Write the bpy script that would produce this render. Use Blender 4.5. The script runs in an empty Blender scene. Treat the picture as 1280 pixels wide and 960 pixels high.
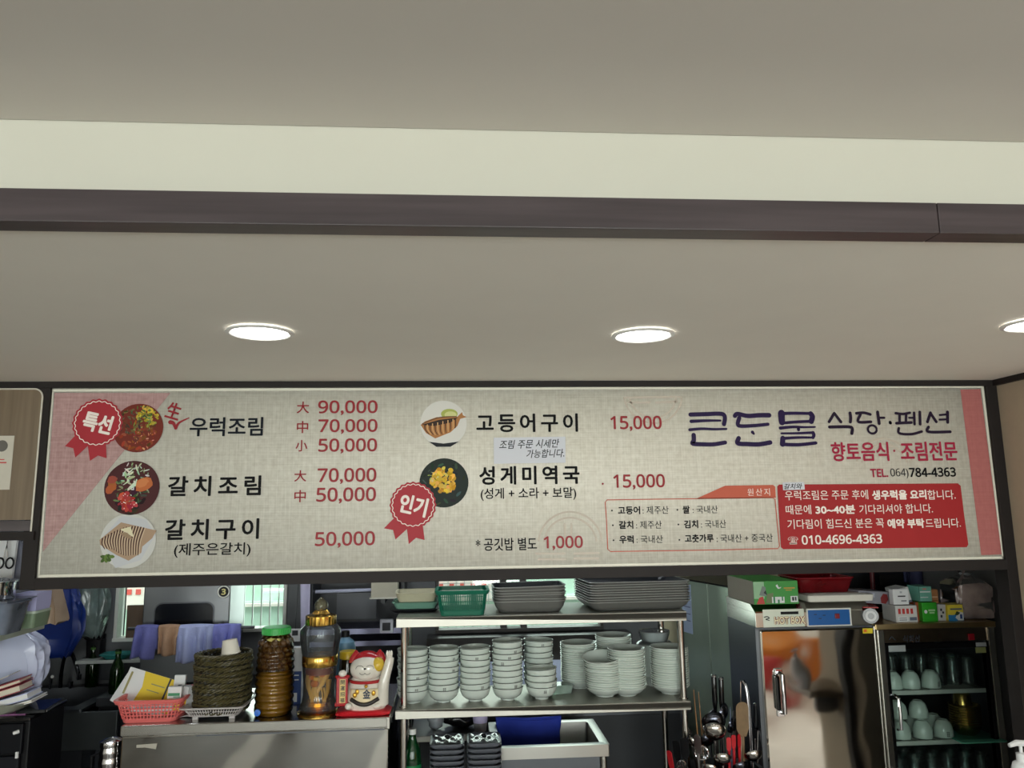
import bpy, bmesh, math, random
from mathutils import Vector, Matrix
from mathutils.geometry import tessellate_polygon
random.seed(7)
C = bpy.context.scene.collection
S = bpy.context.scene
PI = math.pi
rad = math.radians

# ------------------------------------------------------------------ camera
CAM_H, FPX = 1.75, 950.0
PITCH, YAW, ROLL = rad(9.2287), rad(4.2047), rad(0.785)
def cam_axes():
    cp, sp = math.cos(PITCH), math.sin(PITCH)
    f = Vector((math.sin(YAW)*cp, math.cos(YAW)*cp, sp))
    rt = Vector((math.cos(YAW), -math.sin(YAW), 0))
    dn = f.cross(rt)
    c, s = math.cos(ROLL), math.sin(ROLL)
    return rt*c + dn*s, -rt*s + dn*c, f
RT, DN, FW = cam_axes()
cd = bpy.data.cameras.new('camera')
cd.sensor_fit = 'HORIZONTAL'; cd.sensor_width = 36.0; cd.lens = 36.0*FPX/1280.0
cd.clip_start = 0.02; cd.clip_end = 100
cam = bpy.data.objects.new('camera', cd); C.objects.link(cam)
m3 = Matrix((RT, -DN, -FW)).transposed()
cam.matrix_world = Matrix.Translation((0, 0, CAM_H)) @ m3.to_4x4()
S.camera = cam
def at(px, py, Y=None, Z=None):
    d = RT*((px-640)/FPX) + DN*((py-480)/FPX) + FW
    t = Y/d.y if Y is not None else (Z-CAM_H)/d.z
    return Vector((d.x*t, d.y*t, d.z*t+CAM_H))

# ------------------------------------------------------------------ exposure, world
S.view_settings.view_transform = 'Standard'
S.view_settings.look = 'None'
S.view_settings.gamma = 1.0
S.view_settings.use_curve_mapping = False
S.view_settings.exposure = 0.3
S.cycles.use_denoising = True
S.cycles.max_bounces = 10
S.cycles.transparent_max_bounces = 24
S.cycles.sample_clamp_indirect = 6.0
S.cycles.caustics_reflective = False
S.cycles.caustics_refractive = False
w = bpy.data.worlds.new('sky'); S.world = w; w.use_nodes = True
bg = w.node_tree.nodes['Background']
bg.inputs[0].default_value = (0.80, 1.0, 0.92, 1); bg.inputs[1].default_value = 3.4

def lamp(name, kind, loc, energy, col=(1, 1, 1), size=0.1, size_y=None, rot=(0, 0, 0), spot=None, blend=0.5, spread=None):
    l = bpy.data.lights.new(name, kind); l.energy = energy; l.color = col
    if kind == 'AREA':
        l.size = size
        if size_y: l.shape = 'RECTANGLE'; l.size_y = size_y
        if spread: l.spread = rad(spread)
    elif kind == 'SPOT':
        l.spot_size = rad(spot); l.spot_blend = blend; l.shadow_soft_size = size
    else: l.shadow_soft_size = size
    o = bpy.data.objects.new(name, l); C.objects.link(o); o.location = loc; o.rotation_euler = rot
    return o
# daylight entering by the dining room windows behind the camera (one per window opening)
for wx, ww in ((-3.0, 0.6), (-1.2, 1.0), (0.9, 1.3), (2.6, 0.6)):
    lamp('window_daylight', 'AREA', (wx, -3.93, 1.35), 38*ww, (1.0, 1.0, 0.99), ww, 1.7, (rad(90), 0, 0))
# daylight through the kitchen windows at the back
for wx, wz, sx, sz in ((-1.07, 1.25, 0.30, 0.26), (0.08, 1.24, 0.36, 0.30), (0.58, 1.24, 0.40, 0.30)):
    lamp('window_daylight', 'AREA', (wx, 4.62, wz), 0.8, (0.86, 1.0, 0.93), sx, sz, (rad(-90), 0, 0))

# ------------------------------------------------------------------ materials
def lin(c):
    out = []
    for v in c[:3]:
        v = v/255.0
        out.append(v/12.92 if v <= 0.04045 else ((v+0.055)/1.055)**2.4)
    return (*out, 1.0)
MATS = {}
def mat(name, col=None, rough=0.5, metal=0.0, var=0.06, scale=30.0, bump=0.0, stretch=(1, 1, 1), spec=0.5, emit=None, estr=0.0, coat=0.0, sss=0.0):
    if name in MATS: return MATS[name]
    m = bpy.data.materials.new(name); m.use_nodes = True
    nt = m.node_tree; p = nt.nodes['Principled BSDF']
    c = lin(col)
    tc = nt.nodes.new('ShaderNodeTexCoord'); mp = nt.nodes.new('ShaderNodeMapping')
    mp.inputs['Scale'].default_value = stretch
    nt.links.new(tc.outputs['Object'], mp.inputs['Vector'])
    no = nt.nodes.new('ShaderNodeTexNoise'); no.inputs['Scale'].default_value = scale; no.inputs['Detail'].default_value = 4
    nt.links.new(mp.outputs[0], no.inputs['Vector'])
    mx = nt.nodes.new('ShaderNodeMix'); mx.data_type = 'RGBA'
    mx.inputs['A'].default_value = tuple(max(0, v*(1-var)) for v in c[:3])+(1,)
    mx.inputs['B'].default_value = tuple(min(1, v*(1+var)) for v in c[:3])+(1,)
    nt.links.new(no.outputs['Fac'], mx.inputs['Factor'])
    nt.links.new(mx.outputs['Result'], p.inputs['Base Color'])
    p.inputs['Roughness'].default_value = rough; p.inputs['Metallic'].default_value = metal
    p.inputs['Specular IOR Level'].default_value = spec
    if coat: p.inputs['Coat Weight'].default_value = coat; p.inputs['Coat Roughness'].default_value = 0.05
    if bump:
        b = nt.nodes.new('ShaderNodeBump'); b.inputs['Strength'].default_value = bump; b.inputs['Distance'].default_value = 0.002
        nt.links.new(no.outputs['Fac'], b.inputs['Height']); nt.links.new(b.outputs[0], p.inputs['Normal'])
    if emit: p.inputs['Emission Color'].default_value = lin(emit); p.inputs['Emission Strength'].default_value = estr
    MATS[name] = m
    return m
def steel(name, col=(190, 188, 182), rough=0.26, stretch=(1, 1, 60), bump=0.03, scale=14, wave=0.0):
    m = mat(name, col, rough, 1.0, 0.05, scale, bump, stretch)
    if wave:                                       # large soft dents of thin sheet
        nt = m.node_tree; p = nt.nodes['Principled BSDF']
        n2 = nt.nodes.new('ShaderNodeTexNoise'); n2.inputs['Scale'].default_value = 4.0; n2.inputs['Detail'].default_value = 1
        tc = nt.nodes.new('ShaderNodeTexCoord'); nt.links.new(tc.outputs['Object'], n2.inputs['Vector'])
        b2 = nt.nodes.new('ShaderNodeBump'); b2.inputs['Strength'].default_value = wave; b2.inputs['Distance'].default_value = 0.02
        nt.links.new(n2.outputs['Fac'], b2.inputs['Height'])
        b1 = [n for n in nt.nodes if n.type == 'BUMP' and n != b2]
        if b1: nt.links.new(b2.outputs[0], b1[0].inputs['Normal'])
        else: nt.links.new(b2.outputs[0], p.inputs['Normal'])
    return m
def clear(name, tint=(255, 255, 255), gloss=1.0, rough=0.02, milky=0.0, milk=(230, 235, 240), ior=1.45):
    """thin clear glass or plastic: transparent with a fresnel gloss, optionally milky"""
    if name in MATS: return MATS[name]
    m = bpy.data.materials.new(name); m.use_nodes = True; nt = m.node_tree
    nt.nodes.clear()
    out = nt.nodes.new('ShaderNodeOutputMaterial')
    tr = nt.nodes.new('ShaderNodeBsdfTransparent'); tr.inputs[0].default_value = lin(tint)
    gl = nt.nodes.new('ShaderNodeBsdfGlossy'); gl.inputs['Roughness'].default_value = rough
    fr = nt.nodes.new('ShaderNodeFresnel'); fr.inputs[0].default_value = ior
    ml = nt.nodes.new('ShaderNodeMath'); ml.operation = 'MULTIPLY'; ml.inputs[1].default_value = gloss
    nt.links.new(fr.outputs[0], ml.inputs[0])
    base = tr
    if milky:
        df = nt.nodes.new('ShaderNodeBsdfDiffuse'); df.inputs[0].default_value = lin(milk)
        tn = nt.nodes.new('ShaderNodeBsdfTranslucent'); tn.inputs[0].default_value = lin(milk)
        mm = nt.nodes.new('ShaderNodeMixShader'); mm.inputs[0].default_value = 0.4
        nt.links.new(df.outputs[0], mm.inputs[1]); nt.links.new(tn.outputs[0], mm.inputs[2])
        no = nt.nodes.new('ShaderNodeTexNoise'); no.inputs['Scale'].default_value = 18
        tc = nt.nodes.new('ShaderNodeTexCoord'); nt.links.new(tc.outputs['Object'], no.inputs['Vector'])
        mr = nt.nodes.new('ShaderNodeMapRange'); mr.inputs[1].default_value = 0.3; mr.inputs[2].default_value = 0.7
        mr.inputs[3].default_value = milky*0.7; mr.inputs[4].default_value = min(1, milky*1.25)
        nt.links.new(no.outputs['Fac'], mr.inputs[0])
        mb = nt.nodes.new('ShaderNodeMixShader'); nt.links.new(mr.outputs[0], mb.inputs[0])
        nt.links.new(tr.outputs[0], mb.inputs[1]); nt.links.new(mm.outputs[0], mb.inputs[2]); base = mb
    mx = nt.nodes.new('ShaderNodeMixShader')
    nt.links.new(ml.outputs[0], mx.inputs[0]); nt.links.new(base.outputs[0], mx.inputs[1]); nt.links.new(gl.outputs[0], mx.inputs[2])
    nt.links.new(mx.outputs[0], out.inputs[0])
    MATS[name] = m
    return m
def printed(name='printed_picture', rough=0.5):
    """reads the per-face print colours of a printed picture"""
    if name in MATS: return MATS[name]
    m = bpy.data.materials.new(name); m.use_nodes = True; nt = m.node_tree; p = nt.nodes['Principled BSDF']
    a = nt.nodes.new('ShaderNodeAttribute'); a.attribute_name = 'Col'
    p.inputs['Specular IOR Level'].default_value = 0.15; nt.links.new(a.outputs['Color'], p.inputs['Base Color']); p.inputs['Roughness'].default_value = rough
    MATS[name] = m
    return m
def linen(name, col, dark, rough=0.45):
    """printed woven linen: crossed stretched noises"""
    if name in MATS: return MATS[name]
    m = mat(name, col, rough, 0, 0.04, 3, spec=0.25)
    nt = m.node_tree; p = nt.nodes['Principled BSDF']
    tc = nt.nodes.new('ShaderNodeTexCoord'); f = None
    for sc in ((5, 5, 260), (260, 5, 7), (60, 5, 60)):
        mp = nt.nodes.new('ShaderNodeMapping'); mp.inputs['Scale'].default_value = sc
        no = nt.nodes.new('ShaderNodeTexNoise'); no.inputs['Scale'].default_value = 1.0; no.inputs['Detail'].default_value = 3
        nt.links.new(tc.outputs['Object'], mp.inputs[0]); nt.links.new(mp.outputs[0], no.inputs['Vector'])
        if f is None: f = no.outputs['Fac']
        else:
            a = nt.nodes.new('ShaderNodeMath'); a.operation = 'ADD'
            nt.links.new(f, a.inputs[0]); nt.links.new(no.outputs['Fac'], a.inputs[1]); f = a.outputs[0]
    mr = nt.nodes.new('ShaderNodeMapRange'); mr.inputs[1].default_value = 1.15; mr.inputs[2].default_value = 1.9
    nt.links.new(f, mr.inputs[0])
    mx = nt.nodes.new('ShaderNodeMix'); mx.data_type = 'RGBA'
    mx.inputs['A'].default_value = lin(dark); mx.inputs['B'].default_value = lin(col)
    nt.links.new(mr.outputs[0], mx.inputs['Factor']); nt.links.new(mx.outputs['Result'], p.inputs['Base Color'])
    return m
def wood(name, c1, c2, scale=(40, 40, 2), rough=0.45):
    if name in MATS: return MATS[name]
    m = mat(name, c1, rough, 0, 0.05, 3)
    nt = m.node_tree; p = nt.nodes['Principled BSDF']
    tc = nt.nodes.new('ShaderNodeTexCoord'); mp = nt.nodes.new('ShaderNodeMapping'); mp.inputs['Scale'].default_value = scale
    no = nt.nodes.new('ShaderNodeTexNoise'); no.inputs['Scale'].default_value = 1; no.inputs['Detail'].default_value = 6
    nt.links.new(tc.outputs['Object'], mp.inputs[0]); nt.links.new(mp.outputs[0], no.inputs['Vector'])
    mr = nt.nodes.new('ShaderNodeMapRange'); mr.inputs[1].default_value = 0.35; mr.inputs[2].default_value = 0.65
    nt.links.new(no.outputs['Fac'], mr.inputs[0])
    mx = nt.nodes.new('ShaderNodeMix'); mx.data_type = 'RGBA'
    mx.inputs['A'].default_value = lin(c1); mx.inputs['B'].default_value = lin(c2)
    nt.links.new(mr.outputs[0], mx.inputs['Factor']); nt.links.new(mx.outputs['Result'], p.inputs['Base Color'])
    return m

# ------------------------------------------------------------------ mesh builder
class B:
    def __init__(s): s.v = []; s.f = []; s.m = []; s.c = {}
    def add(s, verts, faces, m=0, col=None):
        n = len(s.v); s.v += [tuple(v) for v in verts]
        for f in faces:
            if col is not None: s.c[len(s.f)] = col
            s.f.append(tuple(i+n for i in f)); s.m.append(m)
        return s
    def xform(s, M, start=0):
        for i in range(start, len(s.v)): s.v[i] = tuple(M @ Vector(s.v[i]))
        return s
    def box(s, x0, x1, y0, y1, z0, z1, m=0):
        v = [(x0, y0, z0), (x1, y0, z0), (x1, y1, z0), (x0, y1, z0), (x0, y0, z1), (x1, y0, z1), (x1, y1, z1), (x0, y1, z1)]
        return s.add(v, [(0, 3, 2, 1), (4, 5, 6, 7), (0, 1, 5, 4), (1, 2, 6, 5), (2, 3, 7, 6), (3, 0, 4, 7)], m)
    def loft(s, rings, m=0, cap0=True, cap1=True):
        n = len(rings[0]); v = [p for r in rings for p in r]; f = []
        for k in range(len(rings)-1):
            for i in range(n):
                j = (i+1) % n
                f.append((k*n+i, k*n+j, (k+1)*n+j, (k+1)*n+i))
        if cap0: f.append(tuple(reversed(range(n))))
        if cap1: f.append(tuple(range((len(rings)-1)*n, len(rings)*n)))
        return s.add(v, f, m)
    def lathe(s, prof, n=28, m=0, o=(0, 0, 0), cap0=False, cap1=False):
        return s.loft([[(o[0]+r*math.cos(2*PI*i/n), o[1]+r*math.sin(2*PI*i/n), o[2]+z) for i in range(n)] for r, z in prof], m, cap0, cap1)
    def rr(s, secs, m=0, n=5, cap0=True, cap1=True, o=(0, 0, 0)):
        """loft of rounded rectangles: (z, half x, half y, corner r)"""
        return s.loft([[(o[0]+x, o[1]+y, o[2]+z) for x, y in rrect(hx, hy, r, n)] for z, hx, hy, r in secs], m, cap0, cap1)
    def tube(s, pts, r, n=8, m=0, closed=False, caps=True):
        pts = [Vector(p) for p in pts]; N = len(pts); rings = []
        R = r if isinstance(r, (list, tuple)) else [r]*N
        up = None
        for i, p in enumerate(pts):
            a = pts[(i-1) % N] if (closed or i > 0) else p
            b = pts[(i+1) % N] if (closed or i < N-1) else p
            t = (b-a).normalized() if (b-a).length > 1e-9 else Vector((0, 0, 1))
            if up is None:
                up = Vector((0, 0, 1)) if abs(t.z) < 0.9 else Vector((1, 0, 0))
            u = t.cross(up)
            u = u.normalized() if u.length > 1e-6 else t.orthogonal().normalized()
            q = u.cross(t).normalized(); up = q
            rings.append([p + (u*math.cos(2*PI*k/n) + q*math.sin(2*PI*k/n))*R[i] for k in range(n)])
        if closed: rings.append(rings[0])
        return s.loft(rings, m, caps and not closed, caps and not closed)
    def ball(s, c, rx, ry=None, rz=None, m=0, nu=16, nv=10):
        ry = ry or rx; rz = rz or rx
        rings = []
        for k in range(nv+1):
            a = -PI/2 + PI*k/nv; a = max(-PI/2+0.02, min(PI/2-0.02, a))
            rings.append([(c[0]+rx*math.cos(a)*math.cos(2*PI*i/nu), c[1]+ry*math.cos(a)*math.sin(2*PI*i/nu), c[2]+rz*math.sin(a)) for i in range(nu)])
        return s.loft(rings, m)
    def poly(s, pts, y, m=0, col=None):
        """flat polygon in the x-z plane at depth y (may be concave)"""
        tri = tessellate_polygon([[Vector((p[0], p[1], 0)) for p in pts]])
        return s.add([(p[0], y, p[1]) for p in pts], [tuple(t) for t in tri], m, col)
    def prism(s, pts, y0, y1, m=0):
        n = len(pts); tri = tessellate_polygon([[Vector((p[0], p[1], 0)) for p in pts]])
        v = [(p[0], y0, p[1]) for p in pts]+[(p[0], y1, p[1]) for p in pts]
        f = [tuple(t) for t in tri]+[tuple(n+i for i in reversed(t)) for t in tri]
        f += [(i, (i+1) % n, n+(i+1) % n, n+i) for i in range(n)]
        return s.add(v, f, m)
    def grid(s, fn, nu, nv, m=0):
        v = [fn(i/nu, j/nv) for j in range(nv+1) for i in range(nu+1)]
        return s.add(v, [(j*(nu+1)+i, j*(nu+1)+i+1, (j+1)*(nu+1)+i+1, (j+1)*(nu+1)+i) for j in range(nv) for i in range(nu)], m)
def rrect(hx, hy, r, n=5):
    r = min(r, hx*0.999, hy*0.999); out = []
    for cx, cy, a0 in ((hx-r, hy-r, 0), (-hx+r, hy-r, 90), (-hx+r, -hy+r, 180), (hx-r, -hy+r, 270)):
        for k in range(n+1):
            a = rad(a0+90*k/n); out.append((cx+r*math.cos(a), cy+r*math.sin(a)))
    return out
def obj(name, b, mats, parent=None, loc=(0, 0, 0), rot=(0, 0, 0), smooth=40, bevel=0, thick=0, seg=2):
    me = bpy.data.meshes.new(name)
    me.from_pydata(b.v, [], b.f)
    for mm in (mats if isinstance(mats, (list, tuple)) else [mats]): me.materials.append(mm)
    for i, p in enumerate(me.polygons): p.material_index = b.m[i]
    if b.c:
        ca = me.color_attributes.new('Col', 'FLOAT_COLOR', 'CORNER')
        for i, p in enumerate(me.polygons):
            c = lin(b.c.get(i, (128, 128, 128)))
            for li in p.loop_indices: ca.data[li].color = c
    if bevel and smooth == 40: smooth = 15
    if not b.c:
        bm = bmesh.new(); bm.from_mesh(me)
        if smooth < 200: bmesh.ops.remove_doubles(bm, verts=bm.verts, dist=1e-6)
        bmesh.ops.recalc_face_normals(bm, faces=bm.faces)
        if bevel:
            es = [e for e in bm.edges if len(e.link_faces) == 2 and e.calc_face_angle(0) > rad(50)]
            bmesh.ops.bevel(bm, geom=es, offset=bevel, segments=seg, profile=0.5, affect='EDGES', clamp_overlap=True)
        for f in bm.faces: f.smooth = True
        for e in bm.edges:
            if len(e.link_faces) == 2 and e.calc_face_angle(0) > rad(smooth): e.smooth = False
        bm.to_mesh(me); bm.free()
    o = bpy.data.objects.new(name, me); C.objects.link(o)
    o.parent = parent; o.location = loc; o.rotation_euler = rot
    if thick:
        md = o.modifiers.new('thickness', 'SOLIDIFY'); md.thickness = thick; md.offset = 0
    return o
def tag(o, label, cat, group=None):
    o['label'] = label; o['category'] = cat
    if group: o['group'] = group
    return o
def thing(name, label, cat, loc=(0, 0, 0), rotz=0, group=None, rot=None):
    o = bpy.data.objects.new(name, None); C.objects.link(o); o.empty_display_size = 0.05
    o.location = loc; o.rotation_euler = rot or (0, 0, rotz)
    return tag(o, label, cat, group)
def struct(name, b, m, **k):
    o = obj(name, b, m, **k); o['kind'] = 'structure'; return o
def dup(root, loc, rot, label, group=None):
    r = root.copy(); C.objects.link(r); r.location = loc; r.rotation_euler = rot; r['label'] = label
    if group: r['group'] = group
    for ch in list(root.children):
        c = ch.copy(); C.objects.link(c); c.parent = r
        for g in list(ch.children):
            d = g.copy(); C.objects.link(d); d.parent = c
    return r
ORD = ['bottom', 'second', 'third', 'fourth', 'fifth', 'sixth', 'seventh', 'eighth', 'ninth', 'tenth', 'eleventh', 'twelfth', 'thirteenth', 'fourteenth', 'fifteenth', 'sixteenth', 'seventeenth', 'eighteenth', 'nineteenth', 'twentieth', 'twenty-first']
def rank(i, n):
    if i == n-1: return 'topmost'
    if i == 0: return 'lowest'
    return ORD[i] + '-from-bottom'

# shared materials
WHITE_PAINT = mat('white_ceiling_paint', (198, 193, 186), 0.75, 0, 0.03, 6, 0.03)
CREAM_PAINT = mat('cream_wall_paint', (203, 201, 188), 0.8, 0, 0.03, 5, 0.03)
DARK_TRIM = wood('dark_walnut_trim', (60, 52, 54), (74, 65, 67), (3, 60, 60), 0.32)
FRAME = mat('charcoal_frame_film', (42, 38, 37), 0.5, 0, 0.08, 20, spec=0.12)
STEEL = steel('brushed_stainless', stretch=(1, 1, 90), wave=0.0)
STEEL_H = steel('brushed_stainless_horizontal', stretch=(1, 1, 90), rough=0.3)
STEEL_MIRROR = steel('polished_stainless', (205, 203, 198), 0.09, (1, 1, 1), 0.0)
STEEL_DARK = steel('dull_dark_steel', (96, 98, 102), 0.42)
CERAMIC = mat('pale_celadon_ceramic', (218, 228, 220), 0.22, 0, 0.03, 12, 0, coat=0.3)
CERAMIC_W = mat('white_ceramic', (226, 230, 224), 0.2, 0, 0.03, 12, coat=0.4)
INK = mat('dark_grey_glaze', (58, 62, 60), 0.35)
BLACK = mat('black_plastic', (18, 18, 20), 0.4, 0, 0.1, spec=0.2)
BLACK_GLOSS = mat('black_gloss', (10, 10, 12), 0.12, 0, 0.1)
CHROME = steel('chrome', (225, 225, 228), 0.08, (1, 1, 1), 0.0)
BRASS = steel('brass_gold', (214, 172, 84), 0.16, (1, 1, 1), 0.0)
GLASS = clear('clear_glass')
PRINT = printed()

# ================================================================== THE SETTING
YB = 2.5                    # plane of the menu board
ZS = 2.164                  # underside of the dropped soffit
ZC = 2.376                  # dining room ceiling
b = B().box(-4.2, 4.2, -4.0, 4.45, -0.05, 0.0)
struct('floor', b, wood('floor_tiles', (200, 197, 190), (210, 207, 200), (3, 3, 3), 0.6))
struct('floor_reflection_strips', B().box(-4.19, -1.62, -1.7, 2.5, 0.0, 0.004).box(-1.42, -0.62, -1.7, 2.5, 0, .004).box(-0.47, 1.5, -0.25, 2.5, 0, .004), wood('dark_reflection_strips', (104, 101, 97), (118, 114, 109), (3, 3, 3), 0.6))  # unseen dark strips and gaps, added to band the counter's reflection
struct('floor_kitchen', B().box(-2.25, 2.27, 2.6, 4.3, 0.0, 0.004), mat('kitchen_floor', (84, 82, 80), .4, 0, .1, 10))
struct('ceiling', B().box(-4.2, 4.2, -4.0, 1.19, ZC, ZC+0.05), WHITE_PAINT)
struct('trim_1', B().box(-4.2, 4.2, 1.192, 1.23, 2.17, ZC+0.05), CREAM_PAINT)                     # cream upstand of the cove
struct('ceiling_soffit', B().box(-4.2, 4.2, 1.105, 2.60, ZS+0.002, ZS+0.012).box(-4.2, 4.2, 1.2, 2.6, ZS+0.012, ZC), mat('soffit_lightened_white', (234, 230, 221), 0.75, 0, 0.03, 6, 0.03))  # soffit colour lightened to stand in for missing bounce light
tr = B().box(-4.2, 0.745, 1.072, 1.114, ZS-0.004, 2.2095).box(0.7462, 4.2, 1.072, 1.114, ZS-0.004, 2.2095)
struct('trim_2', tr, DARK_TRIM, bevel=0.0015)                                                     # dark moulding along the soffit edge
struct('trim_3', B().box(-4.2, 1.876, YB-0.012, YB+0.05, 2.146, ZS+0.002), FRAME, bevel=0.001)     # top rail over the board
struct('trim_4', B().box(-1.333, -1.290, YB-0.012, YB+0.05, 1.522, 2.146), FRAME, bevel=0.001)
struct('trim_5', B().box(1.838, 1.876, YB-0.012, YB+0.05, 0.0, 2.146), FRAME, bevel=0.001)
struct('trim_6', B().box(-1.290, 1.838, YB-0.012, YB+0.05, 1.522, 1.5555), FRAME, bevel=0.001)
struct('trim_7', B().box(1.862, 1.878, 2.15, YB-0.012, 2.146, ZS+0.002), FRAME)
PIER = mat('beige_wall_paper', (176, 160, 138), 0.8, 0, 0.05, 40, 0.04)
struct('wall_right', B().box(1.876, 2.06, 2.15, 2.6, 0, ZS+0.002), PIER)
struct('wall_front', B().box(2.06, 4.2, 2.5, 2.6, 0, ZS+0.002).box(-4.2, -2.25, 2.5, 2.6, 0, ZS), PIER)
DW = mat('dining_wall_paper', (206, 202, 194), 0.8, 0, 0.04, 20)
struct('wall_left', B().box(-4.3, -4.2, -4.0, 4.45, 0, ZC+0.05), DW)
struct('wall_far_right', B().box(4.2, 4.3, -4.0, 4.45, 0, ZC+0.05), DW)
bw = B().box(-4.2, 4.2, -4.1, -4.0, 0, 0.45).box(-4.2, 4.2, -4.1, -4.0, 2.25, ZC+0.05)
xs = [-4.2, -3.32, -2.68, -1.72, -0.68, 0.23, 1.57, 2.28, 2.92, 4.2]
for i in range(0, 10, 2): bw.box(xs[i], xs[i+1], -4.1, -4.0, 0.45, 2.25)
struct('wall_back', bw, DW)
# kitchen shell
KW = mat('kitchen_grey_wall', (104, 106, 108), 0.6, 0, 0.08, 8)
KD = mat('kitchen_side_wall', (92, 92, 90), 0.7, 0, 0.06, 6)
YK = 4.3
struct('wall_kitchen_left', B().box(-2.35, -2.25, 2.6, 4.45, 0, 2.35), KW)
struct('wall_kitchen_right', B().box(2.27, 2.37, 2.6, 4.45, 0, 2.35), KD)
struct('ceiling_kitchen', B().box(-2.35, 2.37, 2.6, 4.45, 2.3, 2.36), WHITE_PAINT)
# back wall with three openings
op = [(-1.80, -1.60, 1.085, 1.60), (-1.225, -0.912, 1.118, 1.60), (-0.118, 0.80, 1.085, 1.60)]
kb = B(); x = -2.25
for x0, x1, z0, z1 in op:
    kb.box(x, x0, YK, YK+0.12, 0, 2.3); kb.box(x0, x1, YK, YK+0.12, 0, z0); kb.box(x0, x1, YK, YK+0.12, z1, 2.3); x = x1
kb.box(x, 2.27, YK, YK+0.12, 0, 2.3)
struct('wall_kitchen_back', kb, KW)
WF = mat('white_window_frame', (214, 214, 206), 0.4)
for n, (x0, x1, z0, z1) in enumerate(op):
    f = B(); t = 0.018
    f.box(x0, x0+t, YK-0.02, YK+0.06, z0, z1).box(x1-t, x1, YK-0.02, YK+0.06, z0, z1).box(x0, x1, YK-0.03, YK+0.06, z0, z0+t)
    if n == 2:
        for xm in (0.235, 0.345): f.box(xm, xm+0.035, YK-0.01, YK+0.06, z0, z1)
    o = struct('window_%d' % (n+1), f, WF if n != 2 else mat('dark_window_frame', (70, 66, 62), 0.5), bevel=0.002)
    obj('pane', B().box(x0+t, x1-t, YK+0.03, YK+0.034, z0+t, z1), GLASS, o)
    if n == 1:
        bars = B()
        for k in range(1, 6): bars.box(x0+t+k*0.046, x0+t+k*0.046+0.006, YK+0.07, YK+0.08, z0, z1)
        obj('security_bars', bars, mat('pale_bar_paint', (206, 214, 206), 0.4), o)
    if n == 2:
        bars = B()
        for k in range(1, 8): bars.box(x0+0.02+k*0.045, x0+0.024+k*0.045, YK+0.07, YK+0.08, z0, z1)
        for k in range(1, 8): bars.box(x0, x0+0.34, YK+0.07, YK+0.08, z0+k*0.05, z0+0.004+k*0.05)
        obj('security_bars', bars, mat('pale_bar_paint', (206, 214, 206), 0.4), o)
# what stands outside the kitchen windows
struct('wall_outside', B().box(-3.2, 3.2, 5.6, 5.7, 0, 1.75).box(-3.2, 3.2, 5.55, 5.6, 0.0, 1.13, 0), mat('pale_green_outside_wall', (206, 232, 214), 0.8, 0, 0.08, 2))
sg = B()
SG_W, SG_R = mat('sign_white', (250, 236, 228), 0.6), mat('sign_red', (226, 92, 84), 0.6)
for x0, x1 in ((-2.45, -2.05), (-0.16, 0.33)):
    sg.box(x0, x1, 5.5, 5.52, 1.12, 1.62, 0)
    for k in range(6):
        xx = x0+0.03+k*(x1-x0-0.04)/6
        sg.box(xx, xx+0.032, 5.494, 5.5, 1.2, 1.235, 1).box(xx+0.01, xx+0.05, 5.494, 5.5, 1.27, 1.30, 1).box(xx, xx+0.05, 5.494, 5.5, 1.37, 1.40, 1)
sg.box(-3.2, 3.2, 5.52, 5.55, 1.10, 1.12, 0)
tag(obj('street_banner', sg, [SG_W, SG_R]), 'white street banner with red marks seen through the kitchen windows', 'banner')
struct('ground_outside', B().box(-4, 4, 4.45, 6.5, -0.06, -0.01), mat('concrete_yard', (170, 170, 165), 0.9))

# ------------------------------------------------------------------ lamps of the place and added lamps
LENS = mat('lit_lamp_lens', (255, 255, 255), 0.4, emit=(255, 252, 246), estr=14.0)
LAMP_RIM = mat('white_lamp_rim', (232, 232, 230), 0.35)
def downlight(x, y, z, label, e=20, spot=118, r=0.064):
    t = thing('ceiling_downlight', label, 'ceiling light', (x, y, z), 0, 'round downlights in the dropped ceiling' if z < 2.3 else 'round downlights over the dining room')
    obj('trim_ring', B().lathe([(r, -0.0005), (r+0.012, -0.0005), (r+0.0135, -0.004), (r+0.004, -0.0065), (r, -0.004), (r, -0.0005)], 40), LAMP_RIM, t)
    obj('lens', B().lathe([(0.001, -0.0062), (r*0.7, -0.006), (r, -0.003), (r, -0.0005)], 40, cap0=True), LENS, t)
    lamp('downlight_beam', 'SPOT', (x, y, z-0.012), e, (1.0, 0.975, 0.94), 0.05, spot=spot, blend=0.7)
downlight(-0.459, 1.772, ZS, 'round lit downlight in the dropped ceiling, left of the two fully seen')
downlight(0.455, 1.790, ZS, 'round lit downlight in the dropped ceiling, right of the two fully seen')
downlight(1.372, 1.66, ZS, 'downlight cut by the right edge of the photo', e=4.0)
for x in (-1.4, 1.4):
    for y in (-0.6, -2.4):
        downlight(x, y, ZC, 'round downlight in the dining room ceiling behind the camera, %s %s' % ('left' if x < 0 else 'right', 'near' if y > -1 else 'far'), e=16.0, spot=150, r=0.075)
downlight(2.8, 0.45, ZC, 'unseen round downlight added over the dining floor near the right pier', e=170.0, spot=80, r=0.075)  # added lamp, brightens the floor mirrored in the hot cabinet door
# cove strip behind the dark moulding
cs = B().box(-4.0, 4.0, 1.13, 1.142, ZS+0.012, ZS+0.019)
tag(obj('cove_light_strip', cs, mat('lit_cove_strip', (255, 255, 255), 0.5, emit=(255, 250, 242), estr=1.0)), 'long light strip lying hidden in the cove above the dark moulding', 'strip light')
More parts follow.
